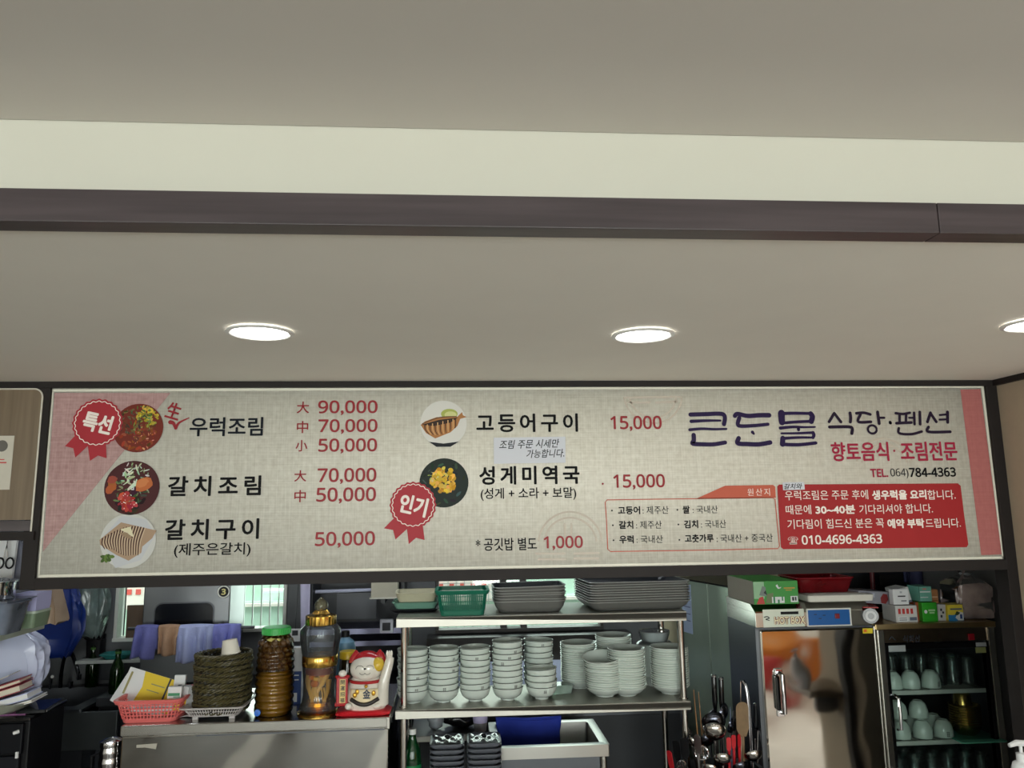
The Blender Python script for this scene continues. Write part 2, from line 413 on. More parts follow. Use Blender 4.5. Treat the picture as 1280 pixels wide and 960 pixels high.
# two unseen tube lights, added to brighten the kitchen
kt = thing('kitchen_fill_tube', 'white fill tube added on the kitchen ceiling behind the menu board', 'ceiling light', (0.2, 3.3, 2.3))
obj('housing', B().box(-0.6, 0.6, -0.05, 0.05, -0.03, -0.001), WF, kt, bevel=0.004)
obj('tube', B().tube([(-0.58, 0, -0.05), (0.58, 0, -0.05)], 0.014, 10), mat('lit_tube', (255, 255, 255), 0.4, emit=(236, 245, 255), estr=30.0), kt)
kt = thing('kitchen_fill_tube', 'white fill tube added on the kitchen ceiling at the left above the sink', 'ceiling light', (-1.5, 3.6, 2.3))  # second added tube, lifts the dim left back corner
obj('housing', B().box(-0.4, 0.4, -0.05, 0.05, -0.03, -0.001), WF, kt, bevel=0.004)
obj('tube', B().tube([(-0.38, 0, -0.05), (0.38, 0, -0.05)], 0.014, 10), MATS['lit_tube'], kt)
# scrap of paper on the cove ledge
p = at(1206, 247, 1.155)
sc = B().grid(lambda u, v: (-0.022+0.044*u, 0.012*math.sin(5*u+3*v)+0.01*v, (0.026*(1-abs(2*u-1)**1.6)+0.03)*v+0.004*math.sin(9*u)*v), 8, 6)
tag(obj('paper_scrap', sc, mat('stained_paper', (196, 178, 156), 0.8, 0, 0.2, 60), loc=(p.x, 1.158, ZS+0.012), thick=0.001), 'crumpled beige paper scrap peeking over the dark moulding', 'paper scrap')

# ================================================================== MENU BOARD
bx = lambda px, py: (lambda q: (q.x, q.z))(at(px, py, YB))
LAY = lambda k: YB-0.0006*k                  # print layers, a fraction of a millimetre apart
board = thing('menu_board', 'long cream linen-look menu board with prices in the dark frame under the ceiling', 'menu board', (0.27, YB, 1.5555))
BO = Vector((0.27, YB, 1.5555))
def onboard(name, b, mats, parent=None):
    b.v = [(x-BO.x, y-BO.y, z-BO.z) for x, y, z in b.v]
    return obj(name, b, mats, parent or board, smooth=400)
GLYPH = {}
def glyphs(body, shear=0.0, track=1.0):
    k = (body, shear, track)
    if k not in GLYPH:
        c = bpy.data.curves.new('t', 'FONT'); c.body = body; c.size = 1; c.resolution_u = 3; c.space_character = track; c.shear = shear
        o = bpy.data.objects.new('t', c); C.objects.link(o)
        dg = bpy.context.evaluated_depsgraph_get(); dg.update()
        me = bpy.data.meshes.new_from_object(o.evaluated_get(dg))
        v = [(q.co.x, q.co.y) for q in me.vertices]; f = [tuple(q.vertices) for q in me.polygons]
        bpy.data.objects.remove(o); bpy.data.curves.remove(c); bpy.data.meshes.remove(me)
        GLYPH[k] = (v, f)
    return GLYPH[k]
BOLDD = {'𝟬': 0}
def dig(s): return ''.join(chr(0x1D7E2+int(c)) if c.isdigit() else c for c in s)
def text_in(b, body, box, y, m=0, bold=0.0, rot=0.0, tobox=None, shear=0.0, track=1.0):
    """letters fitted to the rectangle x0,z0,x1,z1 on the plane y"""
    v, f = glyphs(body, shear, track)
    x0, z0, x1, z1 = box
    ax0, ax1 = min(p[0] for p in v), max(p[0] for p in v); ay0, ay1 = min(p[1] for p in v), max(p[1] for p in v)
    h = z1-z0; d = bold*h
    sx = (x1-x0-2*d)/(ax1-ax0); sz = (h-2*d)/(ay1-ay0)
    cx, cz = (x0+x1)/2, (z0+z1)/2; cr, sr = math.cos(rot), math.sin(rot)
    offs = [(0, 0)]
    if bold: offs = [(d*math.cos(a), d*math.sin(a)) for a in [k*PI/4 for k in range(8)]]
    for i, (ox, oz) in enumerate(offs):
        pts = []
        for px, pz in v:
            X = (px-(ax0+ax1)/2)*sx+ox; Z = (pz-(ay0+ay1)/2)*sz+oz
            pts.append((cx+X*cr-Z*sr, y-0.00002*i, cz+X*sr+Z*cr))
        b.add(pts, f, m)
    return b
def pxbox(x0, y0, x1, y1):
    xm, ym = (x0+x1)/2, (y0+y1)/2
    return (bx(x0, ym)[0], bx(xm, y1)[1], bx(x1, ym)[0], bx(xm, y0)[1])
def lettering(name, segs, m, lay=3, parent=None):
    b = B()
    for sg in segs:
        body, box, bold = sg[:3]; kw = sg[3] if len(sg) > 3 else {}
        text_in(b, body, pxbox(*box), LAY(lay), 0, bold, **kw)
    return onboard(name, b, m, parent)
def smoothline(pts, k=6):
    P = [Vector(p) for p in pts]; out = []
    if len(P) < 3: return [P[0].lerp(P[1], i/4) for i in range(5)]
    for i in range(len(P)-1):
        p0, p1, p2, p3 = P[max(i-1, 0)], P[i], P[i+1], P[min(i+2, len(P)-1)]
        for j in range(k):
            t = j/k
            out.append(0.5*((2*p1)+(p2-p0)*t+(2*p0-5*p1+4*p2-p3)*t*t+(3*p1-p0-3*p2+p3)*t**3))
    out.append(P[-1]); return out
def stroke(b, pts, w, y, m=0, w1=None, closed=False, col=None):
    """a flat brush stroke with round ends through 2-D points"""
    L = smoothline(pts) if not closed else [Vector(p) for p in pts]+[Vector(pts[0])]
    n = len(L); w1 = w if w1 is None else w1
    W = [w+(w1-w)*i/(n-1) for i in range(n)]
    le, ri = [], []
    for i, p in enumerate(L):
        t = (L[min(i+1, n-1)]-L[max(i-1, 0)]); t = t.normalized() if t.length else Vector((1, 0))
        q = Vector((-t.y, t.x))*W[i]/2; le.append(p+q); ri.append(p-q)
    b.add([(p.x, y, p.y) for p in le+ri], [(i, i+1, n+i+1, n+i) for i in range(n-1)], m, col)
    if not closed:
        for p, r in ((L[0], W[0]/2), (L[-1], W[-1]/2)):
            b.add([(p.x+r*math.cos(2*PI*k/12), y-0.00002, p.y+r*math.sin(2*PI*k/12)) for k in range(12)], [tuple(range(12))], m, col)
    return b
def zpts(pts, ox, oy, s): return [bx(ox+x/s, oy+y/s) for x, y in pts]
MPP = (bx(700, 600)[0]-bx(600, 600)[0])/100      # metres per photo pixel on the board

VINYL = linen('printed_linen', (234, 231, 220), (206, 201, 187))
sheet = B().box(-1.290, 1.838, YB, YB+0.03, 1.5555, 2.1465)
onboard('sheet', sheet, VINYL)
hem = mat('pale_hem', (224, 220, 204), 0.5)
hb = B()
hb.poly([bx(47.5, 722), bx(1254.5, 698.5), bx(1254, 695.5), bx(48, 718.6)], LAY(0.5))
hb.poly([bx(1229, 482), bx(1255, 698.5), bx(1252.8, 698), bx(1226.6, 485)], LAY(0.5))
hb.poly([bx(64.8, 487), bx(67.2, 490), bx(49.5, 718), bx(47.3, 722)], LAY(0.5))
hb.poly([bx(65, 486.6), bx(1229, 482), bx(1227, 484.6), bx(66, 489.6)], LAY(0.5))
onboard('hem', hb, hem)
PINK = linen('pink_linen', (188, 154, 150), (158, 122, 121))
onboard('corner_print', B().poly([bx(68.2, 491), bx(213, 491.3), bx(53.5, 690)], LAY(1)), PINK)
onboard('side_band', B().poly([bx(1200.3, 487), bx(1225.4, 486.3), bx(1252, 693), bx(1226.4, 694)], LAY(1)), linen('rose_band', (176, 108, 104), (164, 96, 94)))
# faint round emblems behind the print
FAINT = mat('faint_pink_print', (188, 176, 162), 0.5)
fb = B()
for cx, cy, r, a0, a1 in ((713, 681, 40, 8, 172), (713, 681, 33, 8, 172), (816, 492, 38, 190, 350), (816, 492, 31, 190, 350), (1106, 585, 38, 15, 165), (1106, 585, 31, 15, 165)):
    c0 = bx(cx, cy)
    stroke(fb, [(c0[0]+r*MPP*math.cos(rad(a0+(a1-a0)*k/24)), c0[1]+r*MPP*math.sin(rad(a0+(a1-a0)*k/24))) for k in range(25)], 2.2*MPP, LAY(0.7))
for x0, y0, x1, y1 in ((670, 692, 706, 692), (718, 692, 748, 691), (673, 699, 706, 699), (718, 698, 748, 698), (706, 655, 706, 675), (714, 655, 714, 675), (780, 497, 850, 496), (786, 503, 812, 503), (820, 503, 846, 502)):
    stroke(fb, [bx(x0, y0), bx(x1, y1)], 2.6*MPP, LAY(0.7))
onboard('emblem_print', fb, FAINT)['kind'] = 'stuff'

NAVY = mat('print_navy_black', (24, 28, 36), 0.6, spec=0.12)
BLK = mat('print_black', (16, 16, 18), 0.6, spec=0.12)
RED = mat('print_dark_red', (146, 36, 44), 0.4, spec=0.12)
RED2 = mat('print_price_red', (148, 44, 50), 0.35, spec=0.12)
# dish names
lettering('dish_name', [('우럭조림', (237.4, 521.5, 329, 545.3), 0.02)], NAVY)
lettering('dish_name', [('갈치조림', (210.3, 594.7, 326.5, 620), 0.026, dict(track=1.36))], BLK)
lettering('dish_name', [('갈치구이', (206.4, 648.5, 324, 674.5), 0.026, dict(track=1.36))], BLK)
lettering('dish_note', [('(제주은갈치)', (217.8, 678.5, 313.4, 696.3), 0.01)], BLK)
lettering('dish_name', [('고등어구이', (595.4, 517, 722.3, 540.2), 0.026, dict(track=1.32))], BLK)
lettering('dish_name', [('성게미역국', (599, 582.3, 724.4, 605.6), 0.028, dict(track=1.32))], BLK)
lettering('dish_note', [('(성게 + 소라 + 보말)', (600.8, 609.4, 720.2, 625.4), 0.01)], BLK)
lettering('rice_note', [('* 공깃밥 별도', (594.6, 672.3, 671, 688.2), 0.01)], BLK)
lettering('fresh_mark', [('生', (208.5, 503.5, 226.5, 524), 0.02, dict(rot=rad(-17)))], RED2)
ck = B(); stroke(ck, zpts([(115, 245), (150, 258), (175, 312)], 200, 500, 8.83), 5*MPP, LAY(3), w1=3*MPP); stroke(ck, zpts([(175, 310), (215, 250), (322, 198)], 200, 500, 8.83), 4*MPP, LAY(3.1), w1=1.2*MPP)
onboard('check_mark', ck, RED2)
# sizes and prices
for ch, x0, y0, x1, y1 in (('大', 371.2, 502, 386.5, 516.7), ('中', 371.2, 526.3, 385.4, 541.4), ('小', 369.7, 550, 384.3, 564.4), ('大', 368, 587.8, 383, 602), ('中', 368, 612.5, 382.4, 627.8)):
    lettering('size_mark', [(ch, (x0, y0, x1, y1), 0.012)], RED)
for s, x0, y0, x1, y1 in (('90,000', 397.7, 500.5, 472, 519), ('70,000', 398, 523.9, 471.9, 542.5), ('50,000', 398, 548, 471.4, 567), ('70,000', 397, 585, 470.5, 605), ('50,000', 395.5, 609.2, 470, 629.4), ('50,000', 393.8, 664.4, 468.8, 684.7),
                          ('15,000', 763, 519.8, 827, 539), ('15,000', 766.5, 592.7, 831, 612), ('1,000', 679.6, 669.8, 728.5, 687.5)):
    lettering('price', [(dig(s), (x0, y0, x1, y1), 0.022)], RED2)
onboard('print_dot', B().poly([(bx(753.3, 604.8)[0]+1.4*MPP*math.cos(k), bx(753.3, 604.8)[1]+1.4*MPP*math.sin(k)) for k in range(6)], LAY(3)), RED)

# rosettes
ROSE = mat('rosette_red', (166, 52, 60), 0.4, spec=0.12)
ROSE_D = mat('rosette_ribbon_red', (170, 46, 54), 0.4, spec=0.12)
LETTER_W = mat('print_white', (236, 226, 218), 0.4, spec=0.12)
def rosette(cx, cy, R, tails, txt, tbox, tr, label):
    c0 = bx(cx, cy); rb = B()
    for tl in tails: rb.poly([bx(*p) for p in tl], LAY(5))
    def scal(r, k, amp, n=144): return [(c0[0]+MPP*(r+amp*math.cos(k*2*PI*i/n))*math.cos(2*PI*i/n), c0[1]+MPP*(r+amp*math.cos(k*2*PI*i/n))*math.sin(2*PI*i/n)) for i in range(n)]
    rb.poly(scal(R-0.6, 24, 0.7), LAY(5.5))
    o = onboard('rosette', rb, ROSE); o['label'] = label
    ring = B(); stroke(ring, scal(R-3.4, 24, 0.7), 0.95*MPP, LAY(6), closed=True)
    r = onboard('scalloped_ring', ring, LETTER_W, o)
    t = B(); text_in(t, txt, pxbox(*tbox), LAY(6), 0, 0.035, rot=rad(tr)); onboard('lettering', t, LETTER_W, o)
z6 = lambda pts: [(60+x/6, 480+y/6) for x, y in pts]
z48 = lambda pts: [(470+x/4.8, 490+y/4.8) for x, y in pts]

# printed dish pictures -------------------------------------------------------
def disc(c0, rx, rz, n=40): return [(c0[0]+rx*math.cos(2*PI*i/n), c0[1]+rz*math.sin(2*PI*i/n)) for i in range(n)]
def blob(c, r, el, a, n=9):
    return [(c[0]+r*(1+random.uniform(-.18, .18))*math.cos(t)*math.cos(a)-r*el*(1+random.uniform(-.18, .18))*math.sin(t)*math.sin(a),
             c[1]+r*math.cos(t)*math.sin(a)+r*el*math.sin(t)*math.cos(a)) for t in [2*PI*k/n for k in range(n)]]
def picture(cx, cy, R, base, groups, label, lay=4, extra=None):
    c0 = bx(cx, cy); b = B(); r = R*MPP
    b.poly(disc(c0, r, r), LAY(lay), 0, base)
    k = 0
    for cols, n, s0, s1, el, (ox, oz, sp) in groups:
        for i in range(n):
            a = random.uniform(0, 2*PI); q = math.sqrt(random.random())*sp
            s = random.uniform(s0, s1)
            px_, pz_ = ox+q*math.cos(a), oz+q*math.sin(a)
            d = math.hypot(px_, pz_)
            if d > 0.97-s: px_ *= (0.97-s)/d; pz_ *= (0.97-s)/d
            k += 1
            col = random.choice(cols); col = tuple(max(0, min(255, v+random.randint(-14, 14))) for v in col)
            b.poly(blob((c0[0]+px_*r, c0[1]+pz_*r), s*r, el*random.uniform(.6, 1.3) if el < 1 else 1, random.uniform(0, PI)), LAY(lay)-0.000004*k, 0, col)
    if extra: extra(b, c0, r, LAY(lay)-0.000004*(k+2))
    o = onboard('dish_picture', b, PRINT); o['label'] = label
    return o
picture(173, 535, 29.6, (112, 44, 34), [
    ([(128, 58, 34), (150, 74, 44), (96, 50, 34)], 70, .05, .14, .6, (0, -.25, .75)),
    ([(186, 160, 52), (206, 178, 60), (150, 140, 52)], 40, .05, .13, .7, (.35, .5, .42)),
    ([(86, 108, 52), (120, 132, 70), (66, 84, 44)], 60, .03, .1, .35, (.15, .35, .55)),
    ([(68, 48, 36), (92, 74, 50), (110, 96, 60)], 50, .04, .12, .4, (-.35, .25, .5)),
    ([(196, 120, 86), (208, 150, 120), (170, 52, 36)], 24, .02, .07, .4, (.3, -.45, .5))], 'round picture of red braised fish stew, highest on the left')
picture(165.3, 609.7, 32.2, (74, 36, 38), [
    ([(40, 26, 26), (58, 34, 30)], 26, .1, .22, .7, (0, -.5, .5)),
    ([(92, 112, 74), (60, 78, 52), (128, 146, 108)], 60, .04, .14, .3, (-.1, .1, .75)),
    ([(196, 204, 186), (214, 216, 204), (168, 184, 150)], 46, .04, .16, .3, (.05, .45, .5)),
    ([(176, 92, 54), (164, 80, 50)], 5, .14, .2, .7, (-.75, .15, .25)),
    ([(168, 54, 48), (186, 78, 66), (150, 44, 42)], 30, .06, .16, .7, (-.15, -.55, .32)),
    ([(232, 200, 190), (240, 236, 226)], 18, .01, .03, .8, (-.15, -.5, .35))], 'round picture of stew with radish and green onion, middle of the left column',
    extra=lambda b, c, r, y: (b.poly(blob((c[0]+.42*r, c[1]+.12*r), .34*r, .72, .5, 16), y, 0, (186, 104, 60)), b.poly(blob((c[0]+.36*r, c[1]+.17*r), .24*r, .62, .5, 16), y-.00001, 0, (200, 124, 76))))
def fish_a(b, c, r, y):
    P = lambda u, v: (c[0]+u*r, c[1]+v*r)
    b.poly([P(-.96, .1), P(-.3, .92), P(.60, .78), P(.97, .2), P(.5, -.7), P(-.4, -.98)], y, 0, (190, 192, 196))
    b.poly([P(-1.03, .05), P(-.3, .68), P(1.0, .36), P(.86, .08), P(.52, -.22), P(.5, -.44), P(.06, -.72), P(-.4, -.5), P(-1.0, -.12)], y-.00001, 0, (168, 142, 118))
    for k in range(15):
        t = k/14
        x0, z0 = -.92+1.45*t, .1+.42*math.sin(2.2*t)*0.9+.05*t; x1, z1 = -.82+1.2*t, -.28-.3*t+.06*math.sin(8*t)
        stroke(b, [P(x0, z0), P((x0+x1)/2-.06, (z0+z1)/2), P(x1, z1)], .055*r, y-.00002-.000002*k, 0, .03*r, col=(82, 58, 50))
        stroke(b, [P(x0+.05, z0), P((x0+x1)/2-.01, (z0+z1)/2), P(x1+.05, z1)], .03*r, y-.00002-.000002*k, 0, .02*r, col=(206, 186, 160))
    b.poly([P(-.32, .42), P(.05, .52), P(.2, .12), P(-.1, .3)], y-.00006, 0, (216, 208, 176))
    b.poly([P(-.36, .3), P(-.1, .12), P(.14, .05), P(.1, .16), P(-.06, .3)], y-.00007, 0, (150, 128, 104))
    for k in range(7): b.poly(blob(P(-.85+.1*(k % 4), -.56-.12*(k//4)), .11*r, .6, k, 7), y-.00008-.000002*k, 0, ((70, 92, 44), (98, 122, 60))[k % 2])
picture(160.6, 676, 32, (198, 198, 194), [], 'round picture of a scored grilled fillet, lowest on the left', extra=fish_a)
def fish_b(b, c, r, y):
    P = lambda u, v: (c[0]+u*r, c[1]+v*r)
    b.poly([P(-.62, -.78), P(0, -.86), P(.66, -.78), P(.3, -1.0), P(-.3, -1.0)], y, 0, (34, 36, 42))
    b.poly(disc(P(.25, .42), .36*r, .22*r, 20), y-.00001, 0, (168, 176, 92)); b.poly(disc(P(.3, .38), .26*r, .15*r, 20), y-.000015, 0, (204, 204, 140))
    b.poly([P(-.98, -.05), P(-.8, .1), P(-.3, .28), P(.3, .3), P(.6, .3), P(.8, .5), P(.84, .36), P(1.0, .28), P(.72, .2), P(.6, -.1), P(.3, -.38), P(-.35, -.64), P(-.75, -.4)], y-.00002, 0, (168, 116, 70))
    b.poly([P(-.95, -.05), P(-.2, .16), P(.62, .26), P(.3, .04), P(-.4, -.1)], y-.00003, 0, (52, 42, 36))
    for k in range(13):
        t = k/12
        stroke(b, [P(-.8+1.32*t, -.08+.28*t), P(-.78+1.3*t, -.25+.12*t-.1*math.sin(3*t)), P(-.62+1.1*t, -.45-.15*math.sin(3*t)+.28*t)], .05*r, y-.00004-.000002*k, 0, .025*r, col=(206, 164, 112) if k % 2 else (70, 46, 34))
    stroke(b, [P(-.9, 0), P(-.2, .26), P(.55, .3)], .05*r, y-.00008, 0, col=(112, 78, 52))
picture(554.4, 529.6, 29, (212, 210, 204), [], 'round picture of a grilled mackerel on a white plate', extra=fish_b)
picture(555, 603.5, 30.2, (36, 44, 40), [
    ([(52, 62, 56), (28, 34, 32), (66, 78, 72)], 34, .05, .16, .4, (0, 0, .9)),
    ([(214, 166, 44), (232, 190, 70), (196, 142, 34), (222, 178, 84)], 90, .05, .13, .8, (.0, .1, .5)),
    ([(150, 170, 90), (190, 196, 170)], 10, .02, .06, .4, (-.5, .3, .3))], 'round picture of yellow sea urchin in a black bowl')
rosette(122.5, 528.8, 29.7, [z6([(215, 380), (130, 467), (193, 482), (208, 552), (305, 462), (290, 400)]), z6([(300, 455), (318, 577), (378, 537), (442, 557), (437, 440), (360, 400)])], '특선', (104, 516.6, 141.5, 541), -13, 'red rosette over the pink corner')
rosette(516.3, 631.3, 28.5, [z48([(115, 750), (48, 818), (103, 828), (117, 885), (188, 820), (170, 760)]), z48([(185, 815), (197, 912), (240, 875), (292, 888), (280, 795), (220, 770)])], '인기', (499.5, 619.5, 534.5, 644), -13, 'red rosette over the sea urchin picture')

# place-of-origin box
OUTL = mat('print_terracotta', (190, 96, 76), 0.4, spec=0.12)
ob = B()
stroke(ob, [bx(*q) for q in ((869.4, 623.4), (880, 623.2), (965, 622.2), (968.5, 624), (971, 650), (974.2, 682.5), (972, 685.8), (865, 688), (763, 689.4), (759.6, 686.5), (758, 650), (756.4, 628), (758.5, 624.9), (800, 624.3))], 1.1*MPP, LAY(3), closed=True)
ob.poly([bx(*q) for q in ((869.4, 623.6), (906, 607.2), (966, 606.2), (968.8, 608.5), (969.6, 622.3))], LAY(3))
onboard('origin_box', ob, OUTL)
lettering('origin_title', [('원산지', (934, 610.6, 962, 619.6), 0.0, dict(track=1.3))], LETTER_W, 4)
for a, abox, c, cbox in (('고등어', (772.3, 632.8, 800, 643), ': 제주산', (803, 632.6, 835.6, 642.6)), ('쌀', (853, 632, 862, 642), ': 국내산', (865.5, 632, 897, 641.8)),
                         ('갈치', (773.4, 651, 791.5, 661.2), ': 제주산', (795, 651, 827, 661)), ('김치', (854.8, 650.2, 872.5, 660.4), ': 국내산', (876, 650, 907.4, 660)),
                         ('우럭', (774, 669.2, 792, 679.4), ': 국내산', (795.5, 669.2, 828.5, 679)), ('고춧가루', (855.7, 667.8, 891.8, 678), ': 국내산 + 중국산', (895.5, 667.6, 965.6, 677.6))):
    lettering('origin_line', [(a, abox, 0.03), (c, cbox, 0.0)], BLK)
for q in ((764.8, 638.2), (846.5, 637.3), (765.9, 656.6), (847.8, 655.6), (766.8, 675.3), (849, 674.8)):
    c0 = bx(*q); onboard('bullet_dot', B().poly(disc(c0, 1.1*MPP, 1.1*MPP, 8), LAY(3)), BLK)
# red notice box
RB = mat('notice_red', (158, 46, 48), 0.38, spec=0.12)
rb = B().poly([bx(*q) for q in ((971.3, 608), (973.5, 605.7), (1085, 605), (1197, 604.2), (1200.3, 607), (1205, 645), (1210, 680.5), (1208, 684), (1090, 685.4), (979, 686.5), (976, 684), (973.5, 645))], LAY(3))
nb = onboard('notice_box', rb, RB)
for segs in ([('우럭조림은 주문 후에', (980.6, 612.8, 1084.5, 624.7), .005), ('생우럭을 요리', (1089.4, 612.4, 1157.4, 624.6), .04), ('합니다.', (1158.6, 612.4, 1193.5, 624.4), .005)],
             [('때문에', (981.6, 631.2, 1013.4, 642.9), .005), ('30~40분', (1018.7, 631.2, 1068.5, 642.6), .04), ('기다리셔야 합니다.', (1073.4, 630.2, 1165.2, 642), .005)],
             [('기다림이 힘드신 분은 꼭', (983.6, 648.4, 1104.3, 660.4), .005), ('예약 부탁', (1108.6, 648.2, 1154.8, 660.2), .04), ('드립니다.', (1156.2, 647.8, 1200, 659.6), .005)],
             [('☎', (984.5, 670.8, 997.2, 680.4), .0), (dig('010-4696-4363'), (1001.5, 668.3, 1102, 680), .03)]):
    lettering('notice_line', segs, LETTER_W, 5, nb)
# shop name in brush strokes
PURP = mat('brush_purple', (40, 26, 66), 0.4, spec=0.12)
PURP_D = mat('brush_dark_purple', (38, 26, 46), 0.4, spec=0.12)
lb = B()
LS = [([(92, 130), (230, 126), (330, 122), (382, 128), (398, 160), (390, 215)], 34, 34), ([(98, 190), (230, 184), (358, 183)], 28, 16), ([(85, 265), (190, 256), (300, 260), (410, 258)], 24, 18),
      ([(120, 312), (122, 360), (112, 388), (200, 394), (300, 394), (400, 378)], 36, 32),
      ([(486, 142), (510, 124), (600, 142), (700, 136), (790, 136)], 34, 38), ([(525, 160), (512, 215), (540, 232), (660, 228), (780, 216)], 34, 26), ([(642, 286), (654, 300)], 26, 18),
      ([(520, 340), (512, 385), (600, 392), (700, 394), (800, 378)], 36, 36),
      ([(890, 122), (1000, 118), (1150, 120)], 28, 24), ([(900, 118), (902, 160), (905, 198)], 56, 50), ([(905, 206), (1020, 196), (1150, 190)], 24, 24), ([(1160, 122), (1176, 150), (1165, 190)], 40, 44),
      ([(890, 250), (1000, 240), (1100, 242), (1198, 240)], 26, 14), ([(1050, 246), (1052, 264)], 26, 26), ([(900, 297), (1040, 296), (1180, 290)], 16, 22), ([(1180, 292), (1188, 312), (1180, 334)], 30, 26),
      ([(1180, 334), (1050, 334), (910, 342)], 16, 26), ([(912, 340), (910, 392)], 40, 44), ([(902, 394), (1050, 398), (1205, 382)], 30, 26)]
for k, (pts, w0, w1) in enumerate(LS): stroke(lb, zpts(pts, 850, 500, 7.111), w0*1.15/7.111*MPP, LAY(3)-.000003*k, 0, w1*1.15/7.111*MPP)
onboard('shop_name', lb, PURP)
lb = B()
LS = [([(152, 112), (108, 185)], 22), ([(152, 112), (208, 185)], 22), ([(285, 110), (290, 150), (287, 185)], 24), ([(112, 228), (200, 226), (285, 228), (304, 245), (300, 282)], 24),
      ([(338, 112), (400, 108), (455, 122)], 22), ([(372, 122), (355, 184), (460, 184)], 22), ([(517, 102), (530, 198)], 24), ([(535, 150), (572, 150)], 18), ([(622, 188), (625, 194)], 24),
      ([(670, 112), (730, 118), (788, 108)], 20), ([(702, 120), (702, 182)], 20), ([(757, 120), (755, 182)], 20), ([(676, 196), (800, 190)], 22), ([(782, 150), (824, 150)], 16), ([(824, 108), (828, 204)], 20), ([(872, 102), (875, 204)], 22),
      ([(695, 238), (700, 280), (800, 288), (888, 266)], 20), ([(962, 108), (936, 185)], 22), ([(962, 112), (1010, 184)], 22), ([(1040, 127), (1098, 122)], 16), ([(1038, 166), (1098, 164)], 16), ([(1105, 102), (1106, 188)], 24), ([(945, 228), (946, 268), (1128, 268)], 22)]
for k, (pts, w0) in enumerate(LS): stroke(lb, zpts(pts, 1020, 500, 6.737), w0*1.15/6.737*MPP, LAY(3)-.000003*k)
c0 = bx(1020+472/6.737, 500+248/6.737)
stroke(lb, disc(c0, 40/6.737*MPP, 36/6.737*MPP, 24), 20/6.737*MPP, LAY(3), closed=True)
onboard('shop_name', lb, PURP_D)
RASP = mat('print_raspberry', (158, 40, 66), 0.4, spec=0.12)
lettering('shop_line', [('향토음식', (1038.6, 552.4, 1110.7, 576.6), 0.022)], RASP)
lettering('shop_line', [('조림전문', (1125.2, 552, 1196.3, 576), 0.022)], RASP)
onboard('print_dot', B().poly(disc(bx(1117.5, 563.5), 1.5*MPP, 1.5*MPP, 10), LAY(3)), RASP)
lettering('phone_line', [('TEL.', (1087.5, 586, 1109.8, 596.6), 0.03)], mat('print_raspberry', (158, 40, 66), 0.4, spec=0.12))
lettering('phone_line', [(dig('064')+')', (1112.8, 585.6, 1135.3, 598.4), 0.0)], BLK)
lettering('phone_line', [(dig('784-4363'), (1136, 584.4, 1194.4, 596.2), 0.035)], BLK)

# paper notes stuck on the board (things of their own)
PAPER = mat('white_note_paper', (206, 208, 216), 0.7, 0, 0.03, 8)
PEN = mat('pen_ink', (28, 28, 34), 0.5)
def note(label, corners, lines, bold=0.012):
    ps = [bx(*q) for q in corners]; cx = sum(p[0] for p in ps)/4; cz = sum(p[1] for p in ps)/4
    t = thing('paper_note', label, 'paper note', (cx, LAY(7), cz))
    lo = lambda b: setattr(b, 'v', [(x-cx, y-LAY(7), z-cz) for x, y, z in b.v])
    b = B().prism(ps, LAY(7), LAY(7)+0.0008); lo(b); obj('paper', b, PAPER, t)
    for body, box in lines:
        b = B(); text_in(b, body, pxbox(*box), LAY(7.6), 0, bold, rot=rad(1), shear=0.25); lo(b); obj('handwriting', b, PEN, t, smooth=400)
note('white paper note with handwriting taped under the mackerel name', ((617, 547.2), (706.5, 546), (706.7, 578.5), (617.3, 579.8)), [('조림 주문 시세만', (623.7, 549.6, 699, 560.6)), ('가능합니다.', (657.7, 561.6, 705, 572.2))])
note('tiny white paper strip stuck on the top left corner of the red notice', ((977.6, 603.2), (1004.5, 602.6), (1005.3, 612), (978.3, 612.8)), [('갈치와', (979.4, 604.4, 1002, 611.4))], 0.02)

# ================================================================== STEEL COUNTER AND WHAT STANDS ON IT
ZK = 0.990
CX0, CX1, CY0, CY1 = -1.214, -0.251, 3.0, 3.55
cn = thing('steel_counter', 'long low stainless steel counter carrying the jars and the lucky cat', 'counter', ((CX0+CX1)/2, 3.27, 0))
hw = (CX1-CX0)/2
obj('body', B().box(-hw+.004, hw-.004, CY0-3.27+.006, CY1-3.27, 0.06, 0.953), steel('counter_steel', (176, 175, 171), 0.055, (1, 1, 90), 0, 6, 0.12), cn, bevel=0.006)
obj('top', B().box(-hw, hw, CY0-3.27, CY1-3.27, 0.953, ZK), steel('counter_top_steel', (178, 176, 170), 0.22, (1, 1, 90), 0.0, 6, 0.10), cn, bevel=0.004)
obj('plinth', B().box(-hw+.03, hw-.03, CY0-3.27+.04, CY1-3.27, 0.0, 0.06), BLACK, cn)
obj('seam_strip', B().box(-0.215, hw-.02, CY0-3.27+.0035, CY0-3.27+.008, 0.945, 0.9495), STEEL_DARK, cn)
a = at(170, 933, CY0); c = at(196, 932, CY0)
tb = B(); tb.poly([(a.x-cn.location.x, a.z+.004), (c.x-cn.location.x, a.z+.007), (c.x-cn.location.x-.004, a.z-.013), (a.x+.03-cn.location.x, a.z-.006), (a.x-cn.location.x, a.z-.006)], CY0-3.27+.004)
o = obj('tape_residue', tb, mat('old_tape', (176, 172, 160), 0.7, 0, .2, 200), cn)
obj('corner_cap', B().box(hw-.012, hw+.001, CY0-3.27-.001, CY0-3.27+.02, 0.948, ZK+.001), STEEL_MIRROR, cn, bevel=.003)

